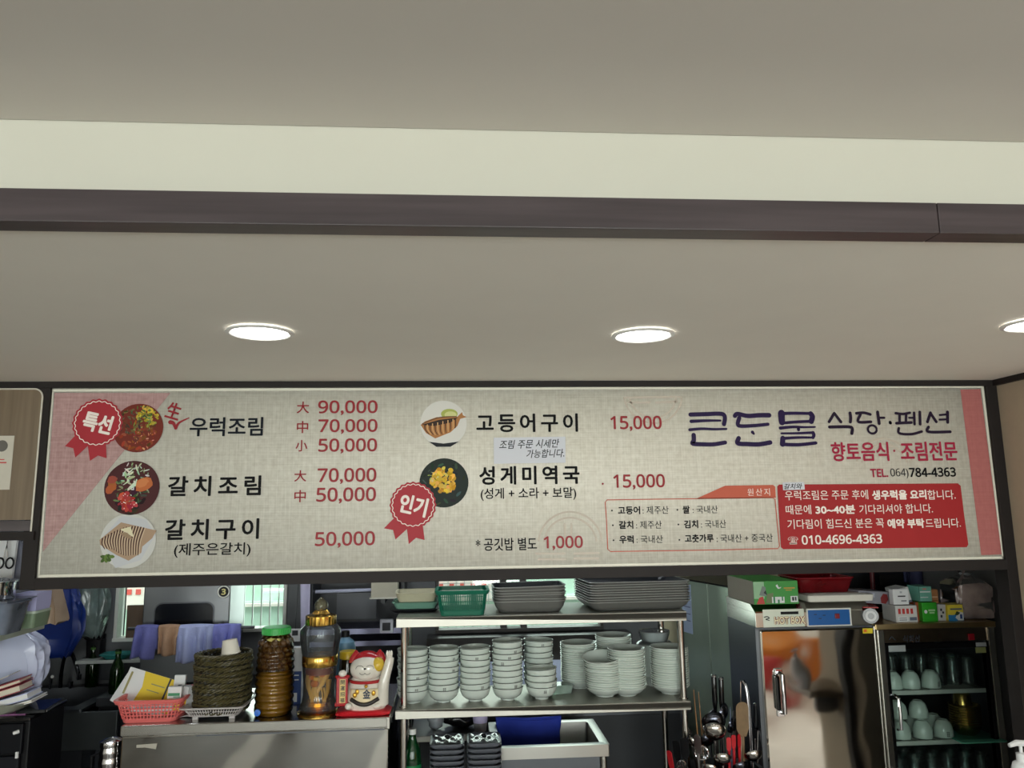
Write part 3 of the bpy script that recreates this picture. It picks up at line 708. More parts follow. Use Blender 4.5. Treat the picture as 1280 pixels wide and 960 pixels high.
def ring(hx, hy, r, z, n=5): return [(x, y, z) for x, y in rrect(hx, hy, r, n)]
def perim(hx, hy, r, n):
    """n points evenly round a rounded rectangle"""
    P = [Vector((x, y)) for x, y in rrect(hx, hy, r, 8)]; P.append(P[0])
    L = [0]
    for i in range(1, len(P)): L.append(L[-1]+(P[i]-P[i-1]).length)
    out = []; j = 0
    for k in range(n):
        d = L[-1]*k/n
        while L[j+1] < d: j += 1
        t = (d-L[j])/(L[j+1]-L[j]); out.append(P[j].lerp(P[j+1], t))
    return out
def lattice_basket(t, M, hx0, hy0, hx1, hy1, h, r, nv, nh, wv=0.003, wh=0.003, solid=0.012, rim=0.012, feet=False):
    """plastic basket with real holes: floor, woven wall, rolled rim"""
    obj('floor', B().rr([(0, hx0-.001, hy0-.001, r), (0.003, hx0-.001, hy0-.001, r)]), M, t)
    w_ = B(); z0, z1 = solid, h-rim*.6
    lo, hi = perim(hx0, hy0, r, nv), perim(hx1, hy1, r*1.15, nv)
    at_ = lambda i, f: lo[i % nv].lerp(hi[i % nv], f)
    for i in range(nv):
        a0, a1 = at_(i, z0/h), at_(i, z1/h); n = (lo[(i+1) % nv]-lo[i-1]).normalized()*wv/2
        o_ = Vector((n.y, -n.x)).normalized()*.0012
        v = []
        for p, z in ((a0, z0), (a1, z1)):
            for q in (p-n-o_, p+n-o_, p+n+o_, p-n+o_): v.append((q.x, q.y, z))
        w_.add(v, [(0, 1, 5, 4), (1, 2, 6, 5), (2, 3, 7, 6), (3, 0, 4, 7)])
    for k in range(nh+1):
        f = (z0+(z1-z0)*k/nh); hx, hy, rr_ = hx0+(hx1-hx0)*f/h, hy0+(hy1-hy0)*f/h, r*(1+.15*f/h)
        w_.tube(ring(hx, hy, rr_, f), wh/2, 5, closed=True)
    w_.rr([(0, hx0, hy0, r), (solid, hx0+(hx1-hx0)*solid/h, hy0+(hy1-hy0)*solid/h, r)], cap0=False, cap1=False)
    obj('wall', w_, M, t)
    rm = B().rr([(h-rim, hx1-.003, hy1-.003, r*1.15), (h-rim, hx1+.004, hy1+.004, r*1.15), (h-.003, hx1+.009, hy1+.009, r*1.2), (h, hx1+.007, hy1+.007, r*1.2), (h, hx1-.003, hy1-.003, r*1.15), (h-rim, hx1-.003, hy1-.003, r*1.15)], cap0=False, cap1=False)
    obj('rim', rm, M, t)
PINKP = mat('coral_pink_plastic', (232, 116, 112), 0.35, 0, .04, 10)
p0, p1 = at(152, 886, 3.12), at(238, 884, 3.12)
bkx = (p0.x+p1.x)/2+.004; bkw = (p1.x-p0.x)/2-.008
pb = thing('plastic_basket', 'coral pink plastic basket full of envelopes and cartons on the counter', 'basket', (bkx, 3.132, ZK+.001))
lattice_basket(pb, PINKP, bkw*.82, .098, bkw, .118, .082, .03, 64, 5, .0035, .004, .014, .014)
obj('foot_rim', B().rr([(0, bkw*.8, .095, .03), (-.001, bkw*.8, .095, .03)]), PINKP, pb)
# what lies in the pink basket
PW = mat('white_paper', (222, 222, 222), 0.6, 0, .03, 20)
YEL = mat('yellow_print', (226, 196, 36), 0.5, 0, .05, 20)
DKB = mat('dark_print', (40, 42, 46), 0.5)
GRN = mat('green_print', (42, 132, 84), 0.5)
def sheetbox(b, w, h, t, m=0): return b.box(-w/2, w/2, -t/2, t/2, 0, h, m)
def flatprint(b, pts, y, m): return b.poly(pts, y, m)
def leaning(name, label, cat, px, py, Y, zoff, w, h, t, roll, lean, faces, turn=0, mats=None, group=None):
    """a thin packet standing in a basket, leaning back and rolled sideways"""
    p = at(px, py, Y); o = thing(name, label, cat, (p.x, Y, p.z+zoff), group=group)
    M = Matrix.Rotation(turn, 4, 'Z') @ Matrix.Rotation(lean, 4, 'X') @ Matrix.Rotation(roll, 4, 'Y')
    b = sheetbox(B(), w, h, t); b.xform(M); obj('packet', b, mats[0], o, bevel=min(.001, t*.3))
    for k, (nm, pts, mi) in enumerate(faces):
        f = B(); f.poly([(u*w-w/2, v*h) for u, v in pts], -t/2-.0005-.0002*k); f.xform(M); obj(nm, f, mats[mi], o)
    return o
R4 = lambda a, c, b_, d: [(a, b_), (c, b_), (c, d), (a, d)]
leaning('envelope_packet', 'large white and yellow envelope tilted in the pink basket', 'packet', 175, 889, 3.12, 0, .205, .135, .008, rad(17), rad(-14),
        [('yellow_panel', [(.30, .12), (.80, .12), (.80, 1), (.30, 1), (.36, .6)], 1), ('yellow_panel', R4(.82, 1.0, .12, 1), 1), ('dark_stripe', R4(.79, .825, .1, 1.0), 2),
         ('small_print', R4(.50, .76, .72, .75), 3), ('small_print', R4(.46, .7, .55, .575), 3), ('small_print', R4(.06, .10, .3, .9), 3), ('stamp_mark', R4(.12, .18, .12, .22), 2)], 0,
        [PW, YEL, DKB, mat('faded_print', (150, 140, 90), .5)])
leaning('envelope_packet', 'plain white envelope behind the yellow one in the pink basket', 'packet', 162, 889, 3.185, 0, .18, .11, .006, rad(27), rad(-15), [('flap_line', R4(.02, .98, .80, .82), 1)], 0, [PW, mat('grey_print', (170, 172, 178), .5)])
leaning('tissue_packet', 'flat white packet lying along the front of the pink basket', 'packet', 190, 889, 3.045, 0, .145, .034, .02, rad(1), rad(-8), [('grey_stripe', R4(.08, .95, .3, .5), 1)], 0, [PW, mat('grey_print', (170, 172, 178), .5)])
leaning('carton_box', 'yellow and white tea carton at the front right of the pink basket', 'box', 217, 888, 3.06, 0, .048, .084, .036, rad(2), rad(-6),
        [('yellow_panel', R4(0, 1, 0, .5), 1), ('green_band', R4(.05, .9, .62, .74), 3), ('green_band', R4(.45, .95, .56, .6), 3), ('figure_mark', R4(.45, .62, .1, .24), 2)], rad(6), [PW, YEL, DKB, GRN])
leaning('carton_box', 'yellow white carton at the right end of the pink basket', 'box', 231, 886, 3.11, 0, .042, .082, .05, rad(4), rad(-8),
        [('yellow_panel', R4(0, 1, 0, .55), 1), ('green_band', R4(.1, .3, .55, .9), 3)], rad(-24), [PW, YEL, DKB, GRN])
leaning('carton_box', 'small white carton poking up behind the tea carton', 'box', 222, 884, 3.12, 0.03, .04, .085, .03, rad(3), rad(-8), [('dark_label', R4(.4, .75, .45, .6), 1)], rad(10), [PW, DKB])
# slip of paper under the white tray
p = at(233, 897, Z=ZK+.001)
tag(obj('paper_slip', B().grid(lambda u, v: (-.025+.05*u+.012*v, -.02+.04*v, .002+.004*math.sin(3*u)), 6, 2), PW, loc=(p.x, p.y+.015, ZK+.001), thick=.0006), 'folded white paper slip between the pink basket and the white tray', 'paper slip')

# white tray with woven baskets
p0, p1 = at(234, 890, 3.12), at(314, 887, 3.12)
tx, tw = (p0.x+p1.x)/2, (p1.x-p0.x)/2-.008
GWP = mat('greyish_white_plastic', (206, 200, 198), 0.4, 0, .05, 12)
wt = thing('plastic_basket', 'shallow greyish white plastic tray basket under the woven baskets', 'basket', (tx, 3.13, ZK+.0115))
lattice_basket(wt, GWP, tw*.78, .088, tw, .115, .038, .022, 84, 2, .003, .003, .006, .006)
for fx in (-1, 1):
    for fy in (-1, 1): obj('foot', B().box(fx*tw*.6-.01, fx*tw*.6+.01, fy*.072-.006, fy*.072+.006, -.011, .001), GWP, wt)
WOV = mat('dark_olive_wicker', (80, 73, 44), 0.45, 0, .35, 90)
WOV2 = mat('black_wicker', (26, 24, 18), 0.45, 0, .3, 90)
wr = (at(312, 850, 3.13).x-at(245, 850, 3.13).x)/2
wcx = (at(311, 850, 3.13).x+at(246, 850, 3.13).x)/2
def braid(b, R0, z0, amp, k, ph, r, m=0, n=150, za=.004):
    pts = [((R0+amp*math.cos(k*2*PI*i/n+ph))*math.cos(2*PI*i/n), (R0+amp*math.cos(k*2*PI*i/n+ph))*math.sin(2*PI*i/n), z0+za*math.sin(k*2*PI*i/n+ph)) for i in range(n)]
    return b.tube(pts, r, 5, m, closed=True)
nb_ = 10; dz = .0193
wb = thing('woven_basket', '', 'basket', (wcx, 3.13, ZK+.0165), 0, 'round dark woven baskets in one stack')
rb_ = B()
for j, (zz, R_) in enumerate(((.006, wr*.93), (.015, wr*.965), (.024, wr*.985))):
    for ph in (0, PI): braid(rb_, R_, zz, .0055, 12, ph+j, .0031, j % 2)
    braid(rb_, R_-.003, zz+.004, .005, 12, PI/2+j, .0024, 1)
obj('wall', rb_, [WOV, WOV2], wb)
fl = B()
for q in range(5): braid(fl, wr*(.16+.17*q), .003, .003, 10+3*q, q, .003, q % 2, 90, .001)
for q in range(12):
    a = 2*PI*q/12; fl.tube([(0.01*math.cos(a), .01*math.sin(a), .003), (wr*.93*math.cos(a), wr*.93*math.sin(a), .004)], .0028, 5, 1)
obj('floor', fl, [WOV, WOV2], wb)
rm = B()
for ph in (0, 2*PI/3, 4*PI/3): braid(rm, wr*.985, .031, .0055, 10, ph, .0034, 0)
obj('rim', rm, [WOV, WOV2], wb)
wb['label'] = 'lowest of the dark round woven baskets stacked on the white tray'
for i in range(1, nb_):
    dup(wb, (wcx+random.uniform(-.003, .003), 3.13+random.uniform(-.003, .003), ZK+.0165+i*dz), (rad(random.uniform(-1, 1)), rad(random.uniform(-1, 1)), random.uniform(0, 6)), '%s of the dark round woven baskets stacked on the white tray' % rank(i, nb_))
# paper cup on top, mouth down and tilted
p = at(288, 821, 3.08)
pc = thing('paper_cup', 'white stained paper cup upside down on the topmost woven basket', 'cup', (p.x, 3.085, ZK+.0165+nb_*dz+.016), rot=(rad(-4), rad(-7), 0.3))
CUP = mat('white_cup_paper', (228, 222, 208), 0.6, 0, .03, 30)
obj('cup_wall', B().lathe([(.034, 0), (.0365, .001), (.0365, .004), (.034, .005), (.0265, .052), (.0255, .0525), (.0245, .05), (.0325, .003), (.034, 0)], 28), CUP, pc)
obj('cup_bottom', B().lathe([(.001, .049), (.0255, .049)], 28, cap0=True), CUP, pc)
st = B(); st.grid(lambda u, v: (.0003*0+(.0345-.0085*(.25+.4*v)/1.0)*math.sin(-.55+.5*u), -(.0345-.0085*(.25+.4*v))*math.cos(-.55+.5*u)-.0004, .006+.018*v), 5, 3)
obj('brown_stain', st, mat('tea_stain', (206, 176, 122), 0.7, 0, .2, 100), pc)

# plum jar with green lid
PETL = mat('dark_amber_syrup', (74, 50, 20), 0.12, 0, .35, 55, 0, coat=.6)
PETL2 = mat('olive_gold_syrup', (128, 104, 36), 0.12, 0, .3, 40, 0, coat=.6)
GLID = mat('green_plastic_lid', (38, 168, 66), 0.35)
pj = at(341, 903, 3.10); jr = (at(364.5, 860, 3.1).x-at(317.5, 860, 3.1).x)/2
jar = thing('plum_jar', 'ribbed clear plastic jar of brown plum syrup with a green screw lid', 'jar', (pj.x, 3.11, ZK))
H_ = .325
prof = []
for i in range(81):
    z = .292*i/80; f = i/80
    r = jr*(1.0-.07*max(0, (f-.5))/.5) if f < .86 else jr*(.93-.28*((f-.86)/.14)**1.6)
    if f < .04: r = jr*(.90+2.2*f)
    if .06 < f < .84: r += .0022*math.sin(f*2*PI*11) - (.0025 if .50 < f < .55 else 0)
    prof.append((r, z))
obj('syrup', B().lathe([(r-.0025, z+.002) for r, z in prof if z < .163]+[(.001, .165)], 40, cap0=True), PETL2, jar)
pl = B()
for k in range(64):
    a = k*2.4; lv = k//13
    rr_ = jr-.017; pl.ball((rr_*math.cos(a), rr_*math.sin(a), .178+.021*lv+random.uniform(-.004, .004)), .0145, .0145, .016, 0, 8, 6)
pl.lathe([(jr-.02, .166), (jr-.02, .27), (.001, .272)], 20)
obj('plums', pl, mat('brown_plum', (84, 58, 26), 0.3, 0, .45, 30, coat=.5), jar)
obj('jar_wall', B().lathe(prof+[(jr*.62, .297)], 48), clear('amber_plastic', (246, 228, 176), 1.3, .06, ior=1.5), jar)
lidp = [(.001, .318), (jr*.72, .3175), (jr*.755, .315), (jr*.76, .292), (jr*.70, .2915)]
obj('lid', B().lathe(lidp, 48), GLID, jar)
lr = B()
for k in range(40):
    a = 2*PI*k/40; lr.box(-.0012, .0012, -.0012, .0012, .294, .313); s0 = len(lr.v)-8
    lr.xform(Matrix.Translation((jr*.76*math.cos(a), jr*.76*math.sin(a), 0)), s0)
obj('lid_ribs', lr, GLID, jar)

# ginseng jar
gj = at(398, 902, 3.09); gr = .0265
G = lambda v: v
gx, gy = at(398.5, 880, 3.10).x, 3.10
gin = thing('ginseng_liquor_jar', 'tall glass liquor jar with ginseng roots inside and a gold lid with glass knob', 'jar', (gx, gy, ZK))
rw = lambda p0, p1, y: (at(p1, y, 3.10).x-at(p0, y, 3.10).x)/2
r_low, r_mid, r_up = rw(376, 417, 860), rw(376, 419, 830), rw(372, 423, 800)
zt = lambda py: at(398, py, 3.10).z-ZK
bandz0, bandz1 = zt(831), zt(818)
glp = [(r_low*1.12, .012), (r_low*1.22, .02), (r_low*1.02, .045), (r_low*.97, .07), (r_low*.98, .12), (r_mid, bandz0), (r_mid*1.0, bandz1), (r_mid*1.06, bandz1+.008), (r_up*.97, zt(800)), (r_up, zt(792)), (r_up*.98, zt(786)), (r_up*.80, zt(781)), (r_up*.62, zt(778))]
obj('jar_glass', B().lathe(glp, 44), clear('jar_glass', (240, 244, 246), 1.0, .03, .09, (206, 214, 222)), gin)
obj('liquor', B().lathe([(.001, .022)]+[(r-.003, z+.002) for r, z in glp[1:5]]+[(r_mid-.004, bandz0-.003), (.001, bandz0-.003)], 40), clear('amber_liquor', (250, 226, 168), .8, .03), gin)
GR = mat('ginseng_root', (230, 208, 156), 0.5, 0, .18, 40)
def root(pts, r0, r1):
    b = B(); L = smoothline(pts, 5); n = len(L)
    b.tube(L, [r0+(r1-r0)*(i/(n-1))**.8+.0008*math.sin(i*2.1) for i in range(n)], 8); return b
g1 = root([(.040, -.012, .165), (.022, -.022, .125), (-.002, -.026, .082), (-.022, -.022, .040)], .016, .004)
g2 = root([(-.036, -.012, .15), (-.040, -.014, .11), (-.028, -.018, .07), (-.012, -.02, .03)], .014, .004)
g3 = root([(.036, -.004, .12), (.034, -.016, .08), (.022, -.026, .04)], .012, .004)
g4 = root([(-.006, -.030, .135), (-.012, -.032, .09), (.004, -.030, .045), (.008, -.026, .028)], .012, .003)
g5 = root([(.020, -.010, .155), (-.010, -.016, .105), (-.030, -.020, .055)], .013, .003)
obj('ginseng_root', g4, GR, gin); obj('ginseng_root', g5, GR, gin)
for k in range(22):
    a = random.uniform(-.9, .9); g1.tube(smoothline([(.03*math.sin(a), -.028*math.cos(a*.6), .095), (.036*math.sin(a+.1), -.032*math.cos(a*.6), .06), (.034*math.sin(a+random.uniform(-.4, .4)), -.03, .026)], 4), .0014, 5)
obj('ginseng_root', g1, GR, gin); obj('ginseng_root', g2, GR, gin); obj('ginseng_root', g3, GR, gin)
JU = mat('jujube_orange', (206, 128, 34), 0.3, 0, .25, 40)
for q in ((-.012, -.034, .112, .014), (-.022, -.026, .134, .012), (.016, -.026, .144, .012)):
    obj('dried_fruit', B().ball(q[:3], q[3]*1.15, q[3], q[3]*.95), JU, gin)
obj('floating_fruit', B().lathe([(r_mid*.8, bandz0-.03), (r_mid*.84, bandz0-.006)], 30), mat('red_jujube', (120, 46, 28), .35, 0, .4, 40), gin)['label'] = 'reddish fruit floating at the top of the liquor'
obj('gold_band', B().lathe([(r_mid+.001, bandz0), (r_mid+.002, bandz0+.002), (r_mid+.002, bandz1-.002), (r_mid+.001, bandz1)], 44), BRASS, gin)
obj('gold_foot', B().lathe([(r_low*1.28, 0), (r_low*1.3, .006), (r_low*1.05, .012), (r_low*.72, .017), (r_low*.66, .024), (r_low*.9, .032), (r_low*.86, .044), (r_low*.6, .046)], 40, cap0=True), BRASS, gin)
lid = B(); zl0, zl1 = zt(781), zt(768.5); rl = rw(380, 418, 775)
n_ = 48
lid.loft([[(rl*(k_ + (.035 if i % 2 else 0))*math.cos(2*PI*i/n_), rl*(k_ + (.035 if i % 2 else 0))*math.sin(2*PI*i/n_), z) for i in range(n_)] for k_, z in ((.95, zl0), (.97, zl0+.004), (.97, zl1-.003), (.93, zl1), (.55, zl1+.006), (.42, zl1+.014), (.36, zl1+.018))])
obj('gold_lid', lid, BRASS, gin, smooth=25)
kb_ = zt(769.5)+.012; kr = rw(389.5, 407, 765)
obj('glass_knob', B().ball((0, 0, kb_+kr*.9), kr, kr, kr, 0, 20, 12).ball((0, 0, kb_+kr*1.95), kr*.3, kr*.3, kr*.25), clear('knob_glass', (226, 222, 206), 1.6, .02, .22, (216, 206, 170)), gin)
obj('knob_core', B().lathe([(kr*.35, kb_-.006), (kr*.16, kb_+kr*.3), (.001, kb_+kr*.6)], 16), BRASS, gin)

# carton, brown jar and blue bottle behind the jars
def carton(label, px, py, Y, w, d, h, faces, mats, rotz=0, zb=ZK, name='carton_box', cat='box', group=None, xyz=None):
    p = at(px, py, Y) if xyz is None else Vector(xyz)
    o = thing(name, label, cat, (p.x, Y if xyz is None else xyz[1], zb if xyz is None else xyz[2]), rotz, group)
    obj('body', B().box(-w/2, w/2, -d/2, d/2, 0, h), mats[0], o, bevel=.0012)
    for k, (nm, pts, mi) in enumerate(faces):
        f = B(); f.poly([(u*w-w/2, v*h) for u, v in pts], -d/2-.0005-.0002*k); obj(nm, f, mats[mi], o)
    return o
BLU = mat('blue_print', (36, 66, 128), .45)
carton('tall white and deep blue carton between the two jars', 369, 880, 3.26, .05, .04, .215, [('blue_panel', R4(0, 1, 0, .58), 1), ('white_label', R4(.1, .7, .04, .2), 2), ('fine_print', R4(.2, .8, .5, .52), 2), ('fine_print', R4(.2, .8, .42, .44), 2)], [PW, BLU, PW])
p = at(434, 880, 3.26)
yj = thing('sauce_jar', 'dark sauce jar with a yellow lid behind the lucky cat', 'jar', (p.x, 3.26, ZK))
obj('glass_body', B().lathe([(.001, 0), (.03, 0), (.034, .006), (.034, .16), (.029, .172)], 28, cap0=True), mat('dark_sauce', (44, 40, 22), .15, 0, .3, 30, coat=.5), yj)
obj('lid', B().lathe([(.0325, .165), (.0345, .167), (.0345, .192), (.032, .195), (.001, .195)], 28), mat('yellow_lid', (222, 184, 44), .35), yj)
obj('paper_label', B().lathe([(.0346, .03), (.0346, .075)], 28), PW, yj)
p = at(424, 880, 3.36)
bb = thing('plastic_bottle', 'blue plastic bottle behind the ginseng jar and the sauce jar', 'bottle', (p.x+.02, 3.36, ZK))
obj('body', B().lathe([(.001, 0), (.04, 0), (.043, .01), (.043, .19), (.038, .215), (.016, .232), (.015, .236)], 28, cap0=True), mat('steel_blue_plastic', (92, 132, 160), .35), bb)
obj('cap', B().lathe([(.017, .234), (.017, .258), (.001, .259)], 20), BLACK, bb)
# bottle lying near the counter front with blue cap
p = at(318, 901, Z=ZK)
wbt = thing('water_bottle', 'small clear plastic bottle with a bright blue cap lying beside the plum jar', 'bottle', (p.x, 3.055, ZK+.0195), rot=(rad(90), 0, rad(8)))
obj('bottle_wall', B().lathe([(.001, -.15), (.017, -.15), (.019, -.145), (.019, -.04), (.009, -.015), (.009, 0)], 20, cap0=True), clear('thin_bottle_plastic', (235, 240, 245), 1.4, .08, .15), wbt)
obj('cap', B().lathe([(.0115, -.002), (.0115, .014), (.001, .0145)], 20), mat('bright_blue_cap', (24, 104, 206), .35), wbt)

# lucky cat
lc0 = at(455, 896, 3.07)
cat = thing('lucky_cat_figurine', 'white and red ceramic beckoning cat figurine on a red cushion', 'figurine', (lc0.x, 3.075, ZK))
CW = mat('glazed_white_cat', (232, 226, 214), .18, 0, .03, 20, coat=.6)
CR = mat('glazed_red_cat', (176, 30, 38), .22, 0, .05, 20, coat=.5)
CG = mat('glazed_gold_cat', (214, 164, 60), .28, .6, .05, 20)
CB = mat('glazed_black_cat', (36, 28, 26), .3)
u = (at(490, 860, 3.07).x-at(420, 860, 3.07).x)/70      # metres per photo pixel here
X = lambda px: (px-455)*u
Z = lambda py: (897-py)*u
cu = B()
cu.rr([(0, 30*u, .052, .03), (.003, 33*u, .056, .03), (.010, 34*u, .058, .03), (.016, 31*u, .054, .03), (.018, 24*u, .045, .03)], n=6)
for s in (-1, 1): cu.ball((s*31*u, -.045, .008), .008, .008, .006, 0, 8, 6)
obj('red_cushion', cu, mat('red_cushion_glaze', (206, 34, 44), .3, 0, .1, 20), cat)
bd = B().lathe([(.001, .016), (24*u, .017), (28*u, Z(884)), (27*u, Z(873)), (22.5*u, Z(862)), (19*u, Z(856)), (16*u, Z(852))], 32, cap0=True)
bd.v = [(x*1.0+X(457), y*.6, z) for x, y, z in bd.v]
bd.ball((X(438), -.034, Z(886)), .018, .02, .013).ball((X(472), -.032, Z(886)), .02, .02, .013)
obj('cat_body', bd, CW, cat, smooth=60)
hd = B().ball((X(457.5), -.006, Z(843)), 21*u, .046, 16.5*u, 0, 28, 18)
hd.ball((X(457.5), -.034, Z(848)), 12*u, .014, 8*u, 0, 16, 10)
obj('cat_head', hd, CW, cat, smooth=60)
hood = B().ball((X(457.5), .006, Z(838)), 20*u, .042, 16*u, 0, 28, 14)
obj('red_hood', hood, CR, cat, smooth=60)
for px in (443.5, 473.5):
    s = -1 if px < 457 else 1
    e = B(); e.loft([[(X(px)+k*9*u*math.cos(a)+s*0*u, k*.012*math.sin(a), z) for a in [2*PI*i/12 for i in range(12)]] for k, z in ((1, Z(836)), (.86, Z(830)), (.5, Z(825)), (.1, Z(821)))])
    obj('ear', e, CR, cat, smooth=60)
fc = B()
for cx_, in ((450.5,), (463,)):
    fc.tube([(X(cx_+5*math.cos(a)), -.0535+.004*abs(math.cos(a)), Z(841-4*math.sin(a))) for a in [PI*k/8 for k in range(9)]], .0008, 5)
    fc.tube([(X(457+ (3.2 if cx_ > 457 else -3.2)+3.2*math.cos(a)), -.0535, Z(845.5+2.2*math.sin(a))) for a in [PI*k/8 for k in range(9)]], .0007, 5)
fc.ball((X(457), -.0545, Z(840.8)), 1.6*u, .003, 1.2*u, 0, 8, 6)
obj('face_lines', fc, CB, cat)
yp = B().ball((X(472), -.022, Z(838)), 8*u, .026, 9*u, 0, 14, 10); obj('yellow_patch', yp, mat('glazed_yellow_cat', (222, 186, 66), .25), cat, smooth=60)
obj('collar', B().tube([(X(457)+19.5*u*math.cos(a), -.004+.040*math.sin(a), Z(857.5)+.002*math.sin(a)) for a in [2*PI*k/28 for k in range(28)]], 2.0*u, 8, closed=True), CR, cat)
obj('bell', B().ball((X(458.5), -.049, Z(862)), 2.2*u, 2.2*u, 2.2*u, 0, 10, 8), CG, cat)
# belly bib with gold coin and writing
bib = B().grid(lambda p_, q: (X(439+36*p_), -.040-.0155*math.sin(PI*p_), Z(880-15*q+3*math.sin(PI*p_)*(1-q))), 12, 4)
obj('belly_plate', bib, mat('glazed_cream_cat', (236, 218, 178), .25, 0, .15, 60), cat, thick=.002)
bt = B(); text_in(bt, '金', (X(455), Z(876), X(464.5), Z(865)), -.0572, 0, .03); obj('lettering', bt, mat('blue_black_glaze', (26, 42, 66), .3), cat)
gd = B(); gd.tube([(X(440+34*k/12), -.044-.013*math.sin(PI*k/12), Z(877+6*math.sin(PI*k/12))) for k in range(13)], 2.6*u, 8); obj('dark_pouch_rim', gd, CB, cat)
for q, z_ in ((445, 872), (448, 868), (468, 870)): obj('gold_coin', B().ball((X(q), -.053, Z(z_)), 2.6*u, .003, 3.2*u, 0, 10, 6), CG, cat)
# raised arm
am = B(); L = smoothline([(X(478), -.02, Z(884)), (X(479), -.034, Z(868)), (X(481), -.036, Z(855)), (X(486), -.03, Z(836)), (X(487.5), -.028, Z(829))], 5)
am.tube(L, [8.2*u-3.2*u*(i/(len(L)-1)) for i in range(len(L))], 10)
am.ball((X(479), -.036, Z(866)), 6.5*u, .016, 7*u, 0, 12, 8)
obj('raised_arm', am, CW, cat, smooth=60)
pw = B().ball((X(486.5), -.032, Z(831)), 4.6*u, .009, 5.5*u, 0, 12, 8)
for k in (-1, 0, 1): pw.ball((X(486.5+2.6*k), -.036, Z(824.5)), 1.7*u, .005, 4.2*u, 0, 8, 6)
obj('paw', pw, CW, cat, smooth=60)
obj('arm_plaque', B().rr([(-.0015, 2.3*u, 11*u, .001), (.0015, 2.3*u, 11*u, .001)]).xform(Matrix.Translation((X(484.2), -.0455, Z(849))) @ Matrix.Rotation(rad(5), 4, 'Y') @ Matrix.Rotation(rad(90), 4, 'X')), CR, cat)
# scroll with gold letters
sc_ = B().box(X(422), X(436), -.050, -.030, Z(882), Z(850)); obj('scroll', sc_, CR, cat, bevel=.003)
sg_ = B().poly([(X(426.2), Z(880.5)), (X(433.2), Z(880.5)), (X(433.2), Z(852.5)), (X(426.2), Z(852.5))], -.0512); obj('gold_panel', sg_, mat('pale_gold_glaze', (236, 206, 130), .3), cat)
stx = B()
for k, ch in enumerate('開運招福'): text_in(stx, ch, (X(427), Z(858.9+7*k), X(432.6), Z(853.4+7*k)), -.0518, 0, .02)
obj('scroll_lettering', stx, CB, cat)
obj('scroll_top', B().tube([(X(421), -.04, Z(850.5)), (X(437), -.04, Z(850.5))], 2.2*u, 8).ball((X(421), -.04, Z(850)), 1.2*u).ball((X(437), -.04, Z(850)), 1.2*u), CR, cat)
obj('scroll_base', B().tube([(X(420.5), -.04, Z(883)), (X(437), -.04, Z(883))], 2.4*u, 8), CR, cat)
obj('small_head', B().ball((X(429), -.04, Z(846.5)), 5*u, .012, 4.2*u, 0, 14, 10), CW, cat)
obj('left_paw', B().ball((X(437.5), -.050, Z(885)), 4.5*u, .010, 4*u, 0, 12, 8), CW, cat)

# ================================================================== STEEL SHELF WITH BOWLS AND PLATES
ZD, ZT = 0.988, 1.330           # tops of the two decks
SX0, SX1, SY0, SY1 = -0.238, 0.917, 3.1, 3.47
SCX = (SX0+SX1)/2
sh = thing('steel_shelf', 'two-deck stainless shelf full of bowls, plates and trays under the menu board', 'shelf', (SCX, SY0, 0))
sw = (SX1-SX0)/2
DECK = steel('shelf_steel', (176, 173, 164), .42, (1, 1, 90), .03, 7, .3)
def deck(z, t):
    b = B().box(-sw, sw, 0, SY1-SY0, z-.004, z)
    b.box(-sw, sw, 0, .004, z-t, z-.004).box(-sw, sw, SY1-SY0-.004, SY1-SY0, z-t, z-.004).box(-sw, -sw+.004, .004, SY1-SY0-.004, z-t, z-.004).box(sw-.004, sw, .004, SY1-SY0-.004, z-t, z-.004)
    obj('deck', b, DECK, sh, bevel=.0012)
deck(ZD, .033); deck(ZT, .037)
PX = sorted([at(505, 850, 3.13).x-SCX, at(853, 830, 3.13).x-SCX])
for px_ in PX:
    for y in (.035, SY1-SY0-.03):
        b = B().tube([(px_, y, .0), (px_, y, ZT-.005)], .0135, 14)
        for z in (ZD+.001, ZD-.034): b.tube([(px_, y, z), (px_, y, z+.006)], .0185, 14)
        obj('post', b, STEEL_MIRROR, sh)
BY = 3.215
stamp_m = INK
def bowl_root(name, label, cat, loc, group):
    t = thing(name, label, cat, loc, 0, group)
    R = .0625
    obj('bowl', B().lathe([(.001, .004), (.021, .003), (.024, 0), (.027, .0005), (.0275, .007), (.040, .011), (.053, .022), (.0595, .036), (R, .052), (R-.001, .0535), (R-.0035, .052), (.056, .036), (.049, .022), (.036, .013), (.001, .011)], 36), CERAMIC, t)
    obj('rim_line', B().lathe([(R+.0002, .0500), (R+.0009, .0512), (R+.0002, .0526)], 36), INK, t)
    s_ = B()
    for k in range(2):
        for j in range(3):
            f = lambda a, z: ((.0600+.0002)*math.sin(a), -(.0600+.0002)*math.cos(a), z)
            a0 = -.10+.11*k; z0 = .030+.0042*j
            rr_ = lambda z: .0535+.0065*((z-.022)/.014) if z < .036 else .0595+.003*((z-.036)/.016)
            g = lambda a, z: ((rr_(z)+.0006)*math.sin(a), -(rr_(z)+.0006)*math.cos(a), z)
            s_.add([g(a0, z0), g(a0+.085, z0), g(a0+.085, z0+.003), g(a0, z0+.003)], [(0, 1, 2, 3)])
    obj('stamp_mark', s_, mat('grey_stamp_glaze', (112, 116, 112), .4), t)
    return t
BG = 'white bowls stacked on the steel shelf'
proto = None
